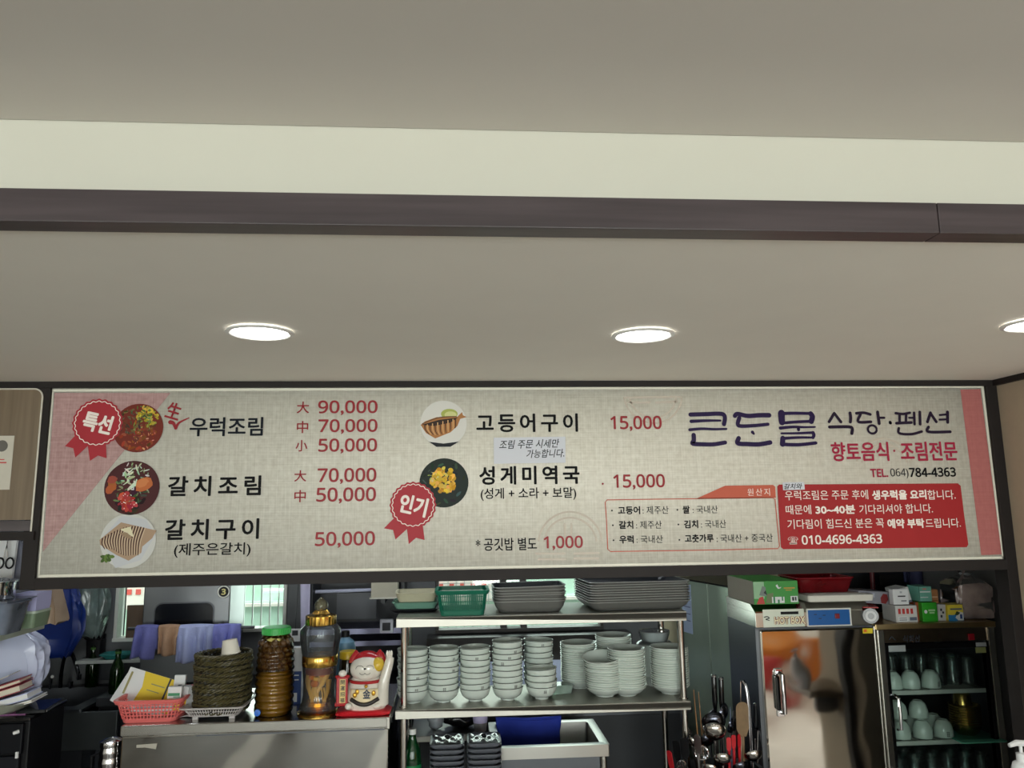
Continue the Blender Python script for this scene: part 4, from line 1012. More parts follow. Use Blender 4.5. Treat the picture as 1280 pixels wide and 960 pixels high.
def bowl_stack(px, n, Y, where, facing):
    global proto
    c = at(px, 850, Y-.05); cx = c.x*Y/(Y-.05)
    for i in range(n):
        lab = '%s white dark-rimmed bowl of the %s' % (rank(i, n), where)
        loc = (cx+random.uniform(-.0015, .0015), Y+random.uniform(-.0015, .0015), ZD+.0005+.0222*i)
        rz = facing.get(i, random.choice([1.6, 2.2, 2.8, 3.4, -1.7])+random.uniform(-.2, .2))
        rt = (rad(random.uniform(-1.6, 1.6)) if i else 0, rad(random.uniform(-2.2, 2.2)) if i else 0, rz)
        if proto is None:
            proto = bowl_root('rice_bowl', lab, 'bowl', loc, BG); proto.rotation_euler = rt
        else: dup(proto, loc, rt, lab, BG)
bowl_stack(516, 8, BY, 'stack just right of the left shelf post', {1: .3, 3: .35})
bowl_stack(554.4, 8, BY, 'second bowl stack from the left shelf post', {1: .1, 4: .7, 6: .75})
bowl_stack(594, 8, BY, 'third bowl stack from the left shelf post', {1: .5, 6: .1})
bowl_stack(634.7, 9, BY, 'tall bowl stack in front beside the short one', {1: .5, 5: -.4, 6: .1, 7: .5})
bowl_stack(677, 4, BY, 'short front stack of four bowls', {0: .15, 1: .75})
bowl_stack(673.5, 8, BY+.135, 'rear stack behind the short stack of four bowls', {7: .2})
# plates
pproto = None
PG = 'pale deep plates stacked on the steel shelf'
def plate_root(label, loc):
    t = thing('deep_plate', label, 'plate', loc, 0, PG); R = .0775
    obj('dish', B().lathe([(.001, .003), (.030, .002), (.034, 0), (.037, .001), (.038, .005), (.056, .013), (.070, .025), (R, .0335), (R, .0355), (R-.002, .0362), (.067, .029), (.054, .0175), (.036, .0095), (.001, .008)], 40), CERAMIC, t)
    obj('rim_edge', B().tube([(R*math.cos(a), R*math.sin(a), .0352) for a in [2*PI*k/40 for k in range(40)]], .0012, 5, closed=True), mat('pale_rim_glaze', (232, 238, 230), .2, coat=.4), t)
    return t
def plate_stack(px, n, Y, where, tilt_top=0, dz=.0088):
    global pproto
    c = at(px, 850, Y-.06); cx = c.x*Y/(Y-.06)
    for i in range(n):
        lab = '%s plate of the %s' % (rank(i, n), where)
        loc = (cx+random.uniform(-.0012, .0012)-(.0022*i if tilt_top else 0)*0.25, Y+random.uniform(-.001, .001), ZD+.0005+dz*i)
        rt = (rad(random.uniform(-.7, .7)), rad(random.uniform(-.7, .7)), 0)
        if tilt_top and i == n-1: loc = (loc[0]-.004, loc[1]-.006, loc[2]+.006); rt = (rad(10), rad(-4), 0)
        if pproto is None: pproto = plate_root(lab, loc); pproto.rotation_euler = rt
        else: dup(pproto, loc, rt, lab, PG)
plate_stack(756, 14, 3.225, 'pale plate stack beside the short bowl stack', 1)
plate_stack(784, 18, 3.23, 'middle plate stack in the front row')
plate_stack(838, 18, 3.235, 'plate stack nearest the right shelf post')
plate_stack(724, 18, 3.385, 'left rear plate stack beside the short bowls')
plate_stack(768.5, 22, 3.39, 'tall rear plate stack behind the middle one', dz=.0084)
# film-wrapped dishes at the back right
q = at(816, 812, 3.385)
wd = thing('wrapped_bowl', 'bowl wrapped in shiny cling film behind the right plate stacks', 'bowl', (q.x*1.01, 3.385, ZD+.001))
obj('dish_pile', B().lathe([(.001, 0), (.04, 0), (.055, .03), (.078, .045), (.078, .172), (.07, .176), (.05, .178), (.062, .215), (.064, .222), (.058, .22), (.04, .19), (.001, .186)], 32, cap0=True), CERAMIC, wd)
obj('cling_film', B().lathe([(.079, .17), (.068, .181), (.058, .186), (.066, .214), (.0665, .226), (.05, .221), (.02, .224), (.001, .222)], 24).xform(Matrix.Rotation(.3, 4, 'Z')), clear('cling_film', (235, 238, 242), 2.2, .14, .2), wd)
# small clear tubs / cloth bits on the deck
q = at(705, 876, Z=ZD)
tb_ = thing('plastic_tub', 'small pale translucent tub lying between the bowls and the plates', 'tub', (q.x, 3.30, ZD+.001), rot=(0, 0, .2))
obj('tub_wall', B().rr([(0, .045, .03, .01), (.03, .052, .037, .012), (.031, .056, .041, .014), (.033, .055, .04, .014), (.031, .049, .034, .012), (.004, .042, .027, .01)], cap1=True), clear('milky_tub', (220, 238, 226), 1.2, .15, .6, (214, 236, 224)), tb_)
obj('lid_film', B().rr([(.0335, .05, .036, .012), (.0345, .05, .036, .012)]), clear('milky_tub', (220, 238, 226)), tb_)

# ---- top deck: trays and baskets
TRAY_D = mat('dark_melamine', (40, 42, 46), .32, 0, .08, 20)
TRAY_E = mat('tray_grey_metallic', (126, 126, 122), .35, .35, .06, 30)
TRAY_R = mat('tray_pale_rim', (176, 176, 172), .3, .3, .05, 30)
def tray_root(name, label, loc, hx, hy, h, r, group, rot=(0, 0, 0)):
    t = thing(name, label, 'tray', loc, 0, group, rot)
    obj('outside', B().rr([(0, hx*.80, hy*.80, r*.8), (.002, hx*.84, hy*.84, r*.85), (h*.5, hx*.94, hy*.94, r*.95), (h-.002, hx*.985, hy*.985, r), (h, hx, hy, r)], cap1=False, n=7), TRAY_E, t)
    obj('rim', B().tube([(x, y, h) for x, y in rrect(hx, hy, r, 7)], .0017, 6, closed=True), TRAY_R, t)
    obj('inside', B().rr([(h+.0006, hx, hy, r), (h, hx-.006, hy-.006, r*.95), (h*.45, hx*.91, hy*.91, r*.9), (.004, hx*.80, hy*.80, r*.8)], cap0=False, cap1=True, n=7), TRAY_D, t)
    return t
q0, q1 = at(616, 762, 3.13), at(706, 760, 3.13)
tcx, thx = (q0.x+q1.x)/2*1.03, .148
for i in range(6):
    lab = '%s dark rounded tray of the smaller pile beside the green basket' % rank(i, 6); lc = (tcx, 3.25, ZT+.0005+.0115*i); rt = (rad(random.uniform(-1, 1)), rad(random.uniform(-1, 1)), random.uniform(-.02, .02))
    if i == 0: ta = tray_root('serving_tray', lab, lc, thx, .105, .045, .04, 'small dark trays on the top deck')
    else: dup(ta, lc, rt, lab)
q0 = at(735, 766, Z=ZT)
for i in range(9):
    lab = '%s large rectangular tray of the big pile at the right end' % rank(i, 9); lc = (.733, 3.285, ZT+.0005+.0098*i); rt = (0, rad(random.uniform(-.5, .5)), rad(4)+random.uniform(-.006, .006))
    if i == 0: tb2 = tray_root('serving_tray', lab, lc, .215, .155, .036, .035, 'large dark trays on the top deck', rt)
    else: dup(tb2, lc, rt, lab)
GP = mat('dark_green_plastic', (22, 108, 84), .35, 0, .05, 10)
q0, q1 = at(546, 750, 3.10), at(608, 748, 3.10)
gbx = (q0.x+q1.x)/2*1.02
gb = thing('plastic_basket', 'dark green slotted plastic basket on the top deck of the shelf', 'basket', (gbx+.002, 3.195, ZT+.001))
lattice_basket(gb, GP, .086, .078, .100, .092, .098, .018, 92, 2, .0042, .004, .02, .016)
q = at(516, 765, 3.36)
for i, (lab, mcol, h, zz, hx) in enumerate((('wide grey tray lying lowest at the back left of the top deck', TRAY_D, .012, 0, .1), ('pale green plastic tray under the cream foam tray', mat('pale_green_plastic', (122, 168, 148), .4), .026, .013, .093), ('cream foam tray with a ragged rim on the pale green tray', mat('cream_foam', (198, 192, 164), .7, 0, .06, 60), .036, .041, .086))):
    t = thing('food_tray', lab, 'tray', (q.x+.012+.004*i, 3.33, ZT+.0005+zz))
    obj('tray_wall', B().rr([(0, hx*.86, .075, .02), (h, hx, .09, .024), (h, hx-.005, .085, .022), (.004, hx*.84, .07, .018)], n=5), mcol, t)
    rm = B().rr([(h-.002, hx-.001, .089, .024), (h, hx+.004, .094, .026), (h+.0015, hx+.003, .093, .026), (h+.0015, hx-.004, .086, .022)], cap0=False, cap1=False, n=5); obj('rim', rm, mcol, t)
q = at(608, 745, 3.3)

# ================================================================== LOW WORK STAND AND SINK BELOW THE SHELF
st_ = thing('low_steel_stand', 'low stainless stand under the shelf carrying the wrapped dish piles', 'stand', (-.03, 3.30, 0))
obj('top', B().box(-.165, .155, -.17, .06, .60, .62), STEEL, st_, bevel=.003)
for sx in (-1, 1):
    for y in (-.16, .05): obj('leg', B().box(-.005+sx*.15-.01, -.005+sx*.15+.01, y-.01, y+.01, 0, .60), STEEL, st_)
dk = thing('drain_table', 'stainless drain table beside the sink with the black bag on it', 'table', (-.03, 3.62, 0))
obj('top', B().box(-.17, .145, -.19, .12, .775, .80), STEEL_H, dk, bevel=.003)
for sx in (-1, 1):
    for y in (-.17, .1): obj('leg', B().tube([(-.012+sx*.14, y, 0), (-.012+sx*.14, y, .775)], .012, 10), STEEL, dk)
sk = thing('steel_sink', 'square stainless sink with a blue cloth hung over its edge', 'sink', (.375, 3.42, 0))
zr = .80
sb = B().rr([(zr, .238, .19, .006), (zr-.045, .238, .19, .006)], cap0=False, cap1=False, n=3)
sb.rr([(zr, .238, .19, .006), (zr+.001, .21, .16, .004), (zr-.002, .204, .152, .01), (zr-.22, .195, .145, .02)], cap0=False, cap1=True, n=3)
obj('basin', sb, STEEL_H, sk)
for sx in (-1, 1):
    for y in (-1, 1): obj('leg', B().tube([(sx*.215, y*.168, 0), (sx*.215, y*.168, zr-.002)], .014, 10), STEEL, sk)
obj('front_panel', B().box(-.2, .2, -.165, -.16, .35, .75), STEEL_DARK, sk)
BLC = mat('royal_blue_cloth', (30, 52, 156), .85, 0, .18, 25, .3)
def drape(name, label, cat, cx, Y, z, wdt, front, back, mt, folds=3, amp=.008, sag=.0, rodr=.008, seedp=0., group=None, skew=0., thick=.0035):
    """a cloth hung over a rail: back drop, over the top, front drop with folds"""
    def f(u, v):
        s = -back+(front+back)*v
        x = (u-.5)*wdt
        if s < -rodr: y, zz = rodr, -(-s)+rodr*0
        elif s < rodr: a = s/rodr*PI/2; y, zz = -rodr*math.sin(a), rodr*math.cos(a)
        else: y, zz = -rodr, -(s)
        k = min(1, abs(s)/.05)
        wv = amp*k*math.sin(folds*2*PI*u+seedp+1.2*math.sin(3*u+seedp))
        return (x*(1-.06*k*abs(math.sin(seedp)))+skew*s*(1 if s > 0 else 0)+.004*math.sin(9*u+seedp)*k, y-wv*(1 if s > 0 else -1)-.003*k, zz+sag*math.sin(PI*u)+(.006*math.sin(5*u+seedp)*(v if s > 0 else 0)))
    b = B().grid(f, 36, 22)
    o = obj(name, b, mt, loc=(cx, Y, z), thick=thick)
    return tag(o, label, cat, group)
c0 = at(622, 905, 3.60); 
drape('blue_cloth', 'royal blue cloth hung over the back edge of the sink', 'cloth', .315, 3.565, zr+.016, .295, .14, .05, BLC, 1.6, .016, -.004, .014, 1.0)
# black bag, cup and crumpled white bag
q = at(560, 921, Z=.80)
bg_ = B().ball((0, 0, .033), .085, .06, .034, 0, 22, 14)
bg_.v = [(x*(1+.10*math.sin(9*z*40+5*x*40)), y*(1+.1*math.sin(x*90)), z*(1+.25*math.sin(x*70+y*60))) for x, y, z in bg_.v]
tag(obj('black_bag', bg_, mat('shiny_black_film', (16, 16, 18), .22, 0, .2, 40, .5), loc=(.02, 3.56, .8005)), 'crumpled shiny black plastic bag on the drain table', 'bag')
cp = thing('paper_cup', 'lavender and grey paper cup on the drain table beside the blue cloth', 'cup', (.098, 3.485, .8005))
obj('cup_wall', B().lathe([(.001, 0), (.026, 0), (.030, .035)], 24, cap0=True), mat('grey_cup_base', (128, 126, 130), .5), cp)
obj('cup_sleeve', B().lathe([(.0302, .035), (.0345, .088), (.0355, .091), (.0335, .091), (.029, .04)], 24), mat('lavender_cup', (198, 190, 226), .5), cp)
# wrapped rectangular dish piles
DISH = mat('grey_stoneware', (92, 96, 104), .3, 0, .1, 20, coat=.3)
def dish_pile(px, n, label_tail, topz, Y=3.21):
    cx = at(px, 945, Y-.05).x*Y/(Y-.05)
    for i in range(n):
        t = thing('side_dish', '%s grey rounded dish of the pile %s' % (rank(i, n), label_tail), 'dish', (cx, Y, .621+.0205*i), 0, 'grey rounded dishes in two piles')
        hx = .0675
        obj('dish_body', B().rr([(0, hx*.78, .062, .02), (.012, hx*.98, .077, .026), (.0205, hx, .079, .028), (.022, hx*.985, .078, .028), (.019, hx*.95, .074, .026), (.010, hx*.8, .06, .02)], n=5), DISH, t)
        if i == n-1:
            fm = B().grid(lambda u, v: ((u-.5)*hx*1.98, (v-.5)*.154, .0225+.0035*math.sin(17*u+3)*math.sin(13*v)-.012*(max(abs(u-.5), abs(v-.5))*2)**8), 18, 18)
            obj('cling_film', fm, clear('dish_film', (235, 238, 242), .7, .2), t)
            obj('film_knot', B().ball((0, .02, .026), .01, .008, .007), BLACK, t)
dish_pile(559, 11, 'next to the green bottle', .84); dish_pile(605, 11, 'in front of the sink', .84)
# green bottle
q = at(516, 950, 3.17)
gbt = thing('plastic_bottle', 'green plastic drink bottle standing behind the left shelf post', 'bottle', (q.x*1.005-.002, 3.185, .6205))
GREEN = clear('green_bottle', (44, 150, 84), 1.4, .05, .35, (20, 110, 60))
obj('body', B().lathe([(.001, .004), (.024, 0), (.034, .006), (.035, .03), (.033, .05), (.035, .07), (.035, .16), (.030, .20), (.018, .232), (.0135, .25), (.0135, .262)], 28, cap0=True), GREEN, gbt)
obj('cap', B().lathe([(.0155, .258), (.0155, .278), (.001, .279)], 20), mat('white_cap', (220, 224, 220), .4), gbt)
obj('paper_label', B().lathe([(.0357, .075), (.0357, .15)], 28), mat('green_label', (12, 112, 62), .4), gbt)
lm = B()
for k in range(2): lm.poly([(-.012+.012*k, .098+.02*k), (-.004+.012*k, .122+.02*k), (.004+.012*k, .098+.02*k), (-.004+.012*k, .082+.02*k)], -.0366)
obj('label_mark', lm, PW, gbt)
q = at(525, 925, 3.3)
wb_ = B().ball((0, 0, .035), .035, .03, .036, 0, 14, 10); wb_.v = [(x*(1+.15*math.sin(z*190)), y, z*(1+.12*math.sin(x*160))) for x, y, z in wb_.v]
tag(obj('plastic_bag', wb_, clear('white_film', (235, 238, 245), 1.3, .2, .7), loc=(-.095, 3.53, .8005)), 'small crumpled white plastic bag behind the green bottle', 'bag')

# ================================================================== UTENSIL BIN
UB = thing('utensil_bin', 'dark steel bin crowded with ladles and spatulas left of the hot cabinet', 'bin', (1.035, 3.11, 0))
obj('bin_wall', B().rr([(0, .135, .085, .02), (.74, .14, .09, .02), (.742, .145, .095, .022), (.738, .136, .086, .018), (.02, .13, .08, .018)], n=4), STEEL_DARK, UB)
obj('bin_base', B().rr([(0.0, .138, .088, .02), (.02, .138, .088, .02)], n=4), BLACK, UB)
BLADE = steel('worn_utensil_steel', (150, 148, 150), .2, (1, 1, 20), .06, 20)
WOODU = mat('worn_wood_handle', (150, 104, 60), .6, 0, .2, 60)
REDS = mat('red_silicone', (190, 30, 40), .4)
def utensil(name, label, cat, head, foot, maker):
    """head and foot are world points; parts are built along local +z from the foot"""
    h, f = Vector(head), Vector(foot)
    d = h-f; q = d.to_track_quat('Z', 'Y')
    t = thing(name, label, cat, f); t.rotation_mode = 'QUATERNION'; t.rotation_quaternion = q
    maker(t, d.length); return t
def P3(px, py, Y): return at(px, py, Y)
FOOT = lambda dx, dy: (1.035+dx, 3.11+dy, .05)
def ladle(r, tiltx, mt=None, deep=.75):
    def mk(t, L):
        obj('handle', B().tube([(0, 0, 0), (0, 0, L-r*.9)], .0045, 8), BLADE, t)
        p = [(r*math.sin(a)*1.0, -r*deep*math.cos(a)) for a in [PI/2*k/8 for k in range(9)]]
        b = B().lathe([(max(.0008, x), z) for x, z in p]+[(x*.94, z+.0012) for x, z in reversed(p)], 28)
        b.xform(Matrix.Translation((0, 0, L)) @ Matrix.Rotation(rad(tiltx), 4, 'X'))
        obj('bowl', b, mt or STEEL_MIRROR, t)
    return mk
def blade(w, h, mt, curve=0, round_=.3):
    def mk(t, L):
        obj('handle', B().tube([(0, 0, 0), (0, 0, L-h*.5)], .0055, 8), mt if mt is not BLADE else BLADE, t)
        pts = [(-w*.25, L-h*.55), (w*.25, L-h*.55), (w*.5, L-h*.3), (w*.5, L+h*.5-w*round_)]
        pts += [(w*.5*math.cos(a), L+h*.5-w*round_+w*round_*math.sin(a)) for a in [PI*k/8 for k in range(1, 8)]]
        pts += [(-w*.5, L+h*.5-w*round_), (-w*.5, L-h*.3)]
        obj('blade', B().prism(pts, -.0012, .0012), mt, t)
    return mk
def stick(r, mt, tip=.4):
    def mk(t, L): obj('stick', B().tube([(0, 0, 0), (0, 0, L*.6), (0, 0, L)], [r, r*.9, r*tip], 8), mt, t)
    return mk
def grip(r, mt):
    def mk(t, L):
        obj('shaft', B().tube([(0, 0, 0), (0, 0, L-.11)], r*.6, 8), BLADE, t)
        obj('grip', B().tube([(0, 0, L-.13), (0, 0, L-.10), (0, 0, L-.01), (0, 0, L)], [r*.7, r, r, r*.7], 10), mt, t)
        obj('end_cap', B().lathe([(r*.98, L-.006), (r*1.08, L), (r*.8, L+.004), (.001, L+.004)], 10), CHROME, t)
    return mk
utensil('chopstick', 'long brown cooking chopstick, left one of the pair by the shelf post', 'chopstick', P3(867, 862, 3.10), FOOT(-.06, 0), stick(.0035, WOODU))
utensil('chopstick', 'long brown cooking chopstick, right one of the pair by the shelf post', 'chopstick', P3(873, 865, 3.11), FOOT(-.045, .01), stick(.0035, WOODU))
utensil('ladle', 'large shiny ladle at the front middle of the utensil bin', 'ladle', P3(893, 912, 3.07), FOOT(-.02, .03), ladle(.046, -52))
utensil('ladle', 'dark ladle directly behind the large shiny ladle', 'ladle', P3(892, 901, 3.12), FOOT(-.02, .045), ladle(.047, -60, steel('dark_ladle', (92, 94, 104), .2, (1, 1, 1), 0)))
utensil('ladle', 'rearmost dark ladle leaning to the right, above the other ladles', 'ladle', P3(900, 890, 3.16), FOOT(0, .06), ladle(.042, -66, steel('dark_ladle', (92, 94, 104), .2)))
utensil('ladle', 'bright round ladle low in the bin above the photo\'s bottom edge', 'ladle', P3(903, 946, 3.03), FOOT(-.01, -.02), ladle(.035, -40))
utensil('ladle', 'bright ladle low at the right side of the bin', 'ladle', P3(941, 942, 3.04), FOOT(.09, -.02), ladle(.035, -38))
utensil('spoon', 'pale flat spoon low at the left of the bin', 'spoon', P3(872, 930, 3.05), FOOT(-.08, -.03), blade(.03, .07, steel('pale_spoon', (176, 172, 172), .3, (1, 1, 1), 0), 0, .5))
utensil('turner', 'tall flat pinkish steel turner blade behind the wooden paddle', 'turner', P3(926, 872, 3.14), FOOT(.05, .05), blade(.032, .13, steel('rosy_steel', (196, 172, 158), .3, (1, 1, 40), .05), 0, .05))
utensil('rice_paddle', 'worn brown spatula blade standing at the front right of the bin', 'spatula', P3(928, 898, 3.07), FOOT(.07, .01), blade(.052, .125, mat('scorched_wood', (128, 104, 76), .5, 0, .25, 40), 0, .42))
utensil('skimmer_handle', 'black handle with chrome end, left one of the upright pair', 'utensil', P3(892, 844, 3.15), FOOT(0, .07), grip(.0105, BLACK_GLOSS))
utensil('skimmer_handle', 'black handle with chrome end, right one of the upright pair', 'utensil', P3(901, 847, 3.15), FOOT(.02, .07), grip(.0105, BLACK_GLOSS))
utensil('tongs', 'long dark curved tongs leaning against the hot cabinet', 'tongs', P3(938, 852, 3.13), FOOT(.11, .04), lambda t, L: [obj('arm', B().tube(smoothline([(s*.012, 0, 0), (s*.016, 0, L*.5), (s*.009, .01, L*.92), (s*.004, .03, L)], 5), .006, 8), BLADE, t) for s in (-1, 1)])
for k, (px, py, lab) in enumerate(((911, 930, 'left'), (917, 927, 'middle'), (924, 926, 'right'))):
    utensil('silicone_brush', 'bright red silicone head, %s one of three in the bin' % lab, 'brush', P3(px, py, 3.05+.01*k), FOOT(.01+.015*k, -.01), blade(.018, .05, REDS, 0, .3))
utensil('silicone_spatula', 'red spatula head at the far lower left of the bin', 'spatula', P3(838, 950, 3.03), FOOT(-.11, -.03), blade(.03, .07, REDS, 0, .3))
for k, (px, py, Y, r_, tl, dk_, lab) in enumerate(((884, 922, 3.12, .036, -60, 1, 'dark ladle half hidden left of the large shiny one'), (914, 905, 3.13, .034, -70, 1, 'dark ladle turned sideways right of the large shiny one'), (866, 925, 3.10, .026, -50, 0, 'small steel ladle behind the strainer'),
        (888, 958, 3.02, .03, -40, 0, 'small shiny ladle cut by the photo bottom left of the bright one'), (925, 956, 3.02, .03, -45, 1, 'dark ladle cut by the photo bottom between the two bright ones'), (860, 912, 3.15, .024, -50, 0, 'tiny steel ladle beside the chopsticks'), (948, 905, 3.14, .026, -60, 1, 'dark ladle at the far right against the hot cabinet'))):
    utensil('ladle', lab, 'ladle', P3(px, py, Y), FOOT(-.07+.022*k, .05-.014*k), ladle(r_, tl, steel('dark_ladle', (92, 94, 104), .2, (1, 1, 1), 0) if dk_ else None))
for k, (px, py, lab) in enumerate(((856, 935, 'black plastic spatula, leftmost of the two dark ones by the whisk'), (846, 938, 'black plastic spatula half behind the red one'))):
    utensil('spatula', lab, 'spatula', P3(px, py, 3.08), FOOT(-.12+.01*k, .03), blade(.032, .075, BLACK, 0, .3))
utensil('turner', 'pale steel turner between the red heads and the tall turner', 'turner', P3(918, 905, 3.11), FOOT(.03, .03), blade(.022, .10, steel('pale_spoon', (176, 172, 172), .3), 0, .1))
utensil('serving_fork', 'black serving fork handle leaning right behind the paddle', 'fork', P3(945, 880, 3.16), FOOT(.1, .06), grip(.010, BLACK))
def strainer(t, L):
    obj('handle', B().tube([(0, 0, 0), (0, 0, L-.03)], .004, 8), BLADE, t)
    ring_ = [(.026*math.cos(a), 0, L+.026*math.sin(a)) for a in [2*PI*k/24 for k in range(24)]]
    obj('hoop', B().tube(ring_, .0025, 6, closed=True), CHROME, t)
    ms = B()
    for k in range(-3, 4):
        x_ = k*.007; hh = math.sqrt(max(0, .026**2-x_**2)); ms.tube([(x_, 0, L-hh), (x_, .008, L), (x_, 0, L+hh)], .0008, 4); ms.tube([(-hh, 0, L+x_), (0, .008, L+x_), (hh, 0, L+x_)], .0008, 4)
    obj('mesh', ms, CHROME, t)
utensil('strainer', 'small round wire strainer beside the large shiny ladle', 'strainer', P3(877, 941, 3.05), FOOT(-.07, 0), strainer)
utensil('whisk', 'wire whisk low at the left of the bin', 'whisk', P3(851, 950, 3.06), FOOT(-.1, .02), lambda t, L: [obj('wires', (lambda b: [b.tube(smoothline([(0, 0, L-.09), (.018*math.cos(a), .018*math.sin(a), L-.02), (0, 0, L)], 5), .0011, 5) for a in [2*PI*k/8 for k in range(8)]] and b)(B()), CHROME, t), obj('handle', B().tube([(0, 0, 0), (0, 0, L-.085)], .007, 8), CHROME, t)])
utensil('spatula', 'bluish translucent spatula behind the tall turner', 'spatula', P3(913, 895, 3.17), FOOT(.03, .07), blade(.034, .07, mat('bluish_plastic', (150, 164, 200), .3), 0, .4))

# ================================================================== HOT CABINET
HX0, HX1, HY0, HY1 = 1.199, 1.700, 3.1, 3.43
hc = thing('hot_cabinet', 'tall stainless hot cabinet with a mirror-like door and blue control panel', 'cabinet', (1.45, HY0, 0))
L_ = lambda x: x-1.45
HZ = 1.345
HS = steel('hot_cabinet_steel', (206, 204, 196), .2, (1, 1, 90), .02, 6, .06)
HDOOR = steel('door_steel', (198, 195, 188), .07, (1, 1, 90), .0, 5, .3)
obj('body', B().box(L_(HX0), L_(HX1), .012, HY1-HY0, .08, 1.258), STEEL_DARK, hc, bevel=.003)
obj('head_box', B().box(L_(HX0), L_(1.69), .0, HY1-HY0, 1.258, HZ-.028), HS, hc, bevel=.002)
obj('top_plate', B().add([(L_(HX0), 0, HZ-.028), (L_(1.69), 0, HZ-.028), (L_(1.69), .05, HZ), (L_(HX0), .05, HZ), (L_(HX0), HY1-HY0, HZ), (L_(1.69), HY1-HY0, HZ), (L_(HX0), HY1-HY0, HZ-.028), (L_(1.69), HY1-HY0, HZ-.028)], [(0, 1, 2, 3), (3, 2, 5, 4), (4, 5, 7, 6), (0, 3, 4, 6), (1, 7, 5, 2), (0, 6, 7, 1)]), HS, hc)
dr_ = obj('door', B().rr([(0, (1.686-1.212)/2, .585, .008), (.018, (1.686-1.212)/2, .585, .008), (.022, (1.686-1.212)/2-.006, .579, .008)], n=4).xform(Matrix.Translation((L_((1.686+1.212)/2), .012, .665)) @ Matrix.Rotation(rad(90), 4, 'X')), HDOOR, hc, smooth=15)
obj('side_frame', B().box(L_(1.688), L_(1.701), -.004, .05, .08, 1.256), HS, hc, bevel=.003)
h0 = at(977, 842, 3.06); h1 = at(981, 893, 3.06)
hd_ = B().tube([(L_(h0.x), -.008, h0.z), (L_(h0.x), -.045, h0.z-.006), (L_(h0.x), -.048, (h0.z+h1.z)/2), (L_(h0.x), -.045, h1.z+.006), (L_(h0.x), -.008, h1.z)], .009, 10)
ho = obj('handle', hd_, CHROME, dr_)
obj('grip', B().box(L_(h0.x)-.021, L_(h0.x)-.004, -.03, -.009, h1.z+.012, h0.z-.012), BLACK_GLOSS, dr_, bevel=.005)
obj('handle_mount', B().box(L_(h0.x)-.018, L_(h0.x)+.012, -.02, -.009, h0.z-.012, h0.z+.014).box(L_(h0.x)-.018, L_(h0.x)+.012, -.02, -.009, h1.z-.014, h1.z+.012), CHROME, dr_, bevel=.003)
def face(nm, px0, py0, px1, py1, m_, par, off=-.0008, base=None, Y=3.1, org=None):
    a, c = at(px0, py0, Y), at(px1, py1, Y); org = org or hc.location
    b = B().poly([(a.x-org.x, a.z-org.z), (c.x-org.x, a.z-org.z), (c.x-org.x, c.z-org.z), (a.x-org.x, c.z-org.z)], (base if base is not None else Y-org.y)+off)
    return obj(nm, b, m_, par)
NAME = mat('silver_name_plate', (214, 220, 204), .35, .2, .04, 10)
face('name_plate', 953, 762, 1006, 783, NAME, hc)
face('control_panel', 1009.5, 762.8, 1063, 780.5, mat('control_blue', (28, 92, 160), .3), hc)
face('panel_border', 1007.5, 761, 1065, 782, WF, hc, -.0005)
face('vent_slot', 975.5, 764.6, 998, 767.6, BLACK, hc, -.0012)
hb_ = at(1046, 770, 3.1)
obj('red_switch', B().box(L_(hb_.x)-.010, L_(hb_.x)+.010, -.006, -.001, hb_.z-.010, hb_.z+.010), mat('dark_red_switch', (120, 30, 40), .3), hc, bevel=.002)
for q_ in ((1019, 768), (1025, 773), (1030, 769)):
    w_ = at(*q_, 3.1); obj('panel_mark', B().box(L_(w_.x)-.006, L_(w_.x)+.006, -.0016, -.001, w_.z-.0015, w_.z+.0015), DKB, hc)
a, c = at(967, 770.5, 3.1), at(1007, 780, 3.1)
ht = B(); text_in(ht, 'HOT BOX', (L_(a.x), c.z, L_(c.x), a.z), -.0018, 0, .10); obj('lettering_outline', ht, mat('maroon_letter', (128, 52, 50), .4), hc, smooth=400)
ht = B(); text_in(ht, 'HOT BOX', (L_(a.x)+.001, c.z+.001, L_(c.x)-.001, a.z-.001), -.0024, 0, .03); obj('lettering', ht, mat('cream_letter', (236, 226, 190), .4), hc, smooth=400)
lg = B(); lg0 = at(959, 774, 3.1); stroke(lg, [(L_(lg0.x)-.012, lg0.z+.008), (L_(lg0.x), lg0.z+.010), (L_(lg0.x)+.008, lg0.z+.004), (L_(lg0.x)-.006, lg0.z)], .004, -.0018); stroke(lg, [(L_(lg0.x)-.006, lg0.z-.001), (L_(lg0.x)+.008, lg0.z-.005)], .003, -.0018); obj('logo_mark', lg, DKB, hc, smooth=400)
face('warning_sticker', 1076, 785, 1089, 791, mat('yellow_sticker', (222, 200, 40), .4), hc, -.0125)
face('sticker_mark', 1077.5, 786, 1081.5, 789.5, mat('orange_sticker', (226, 110, 30), .4), hc, -.0130)
for sx in (L_(HX0)+.05, L_(HX1)-.05):
    for y in (.05, .28): obj('foot', B().tube([(sx, y, 0), (sx, y, .085)], .018, 10), BLACK, hc)
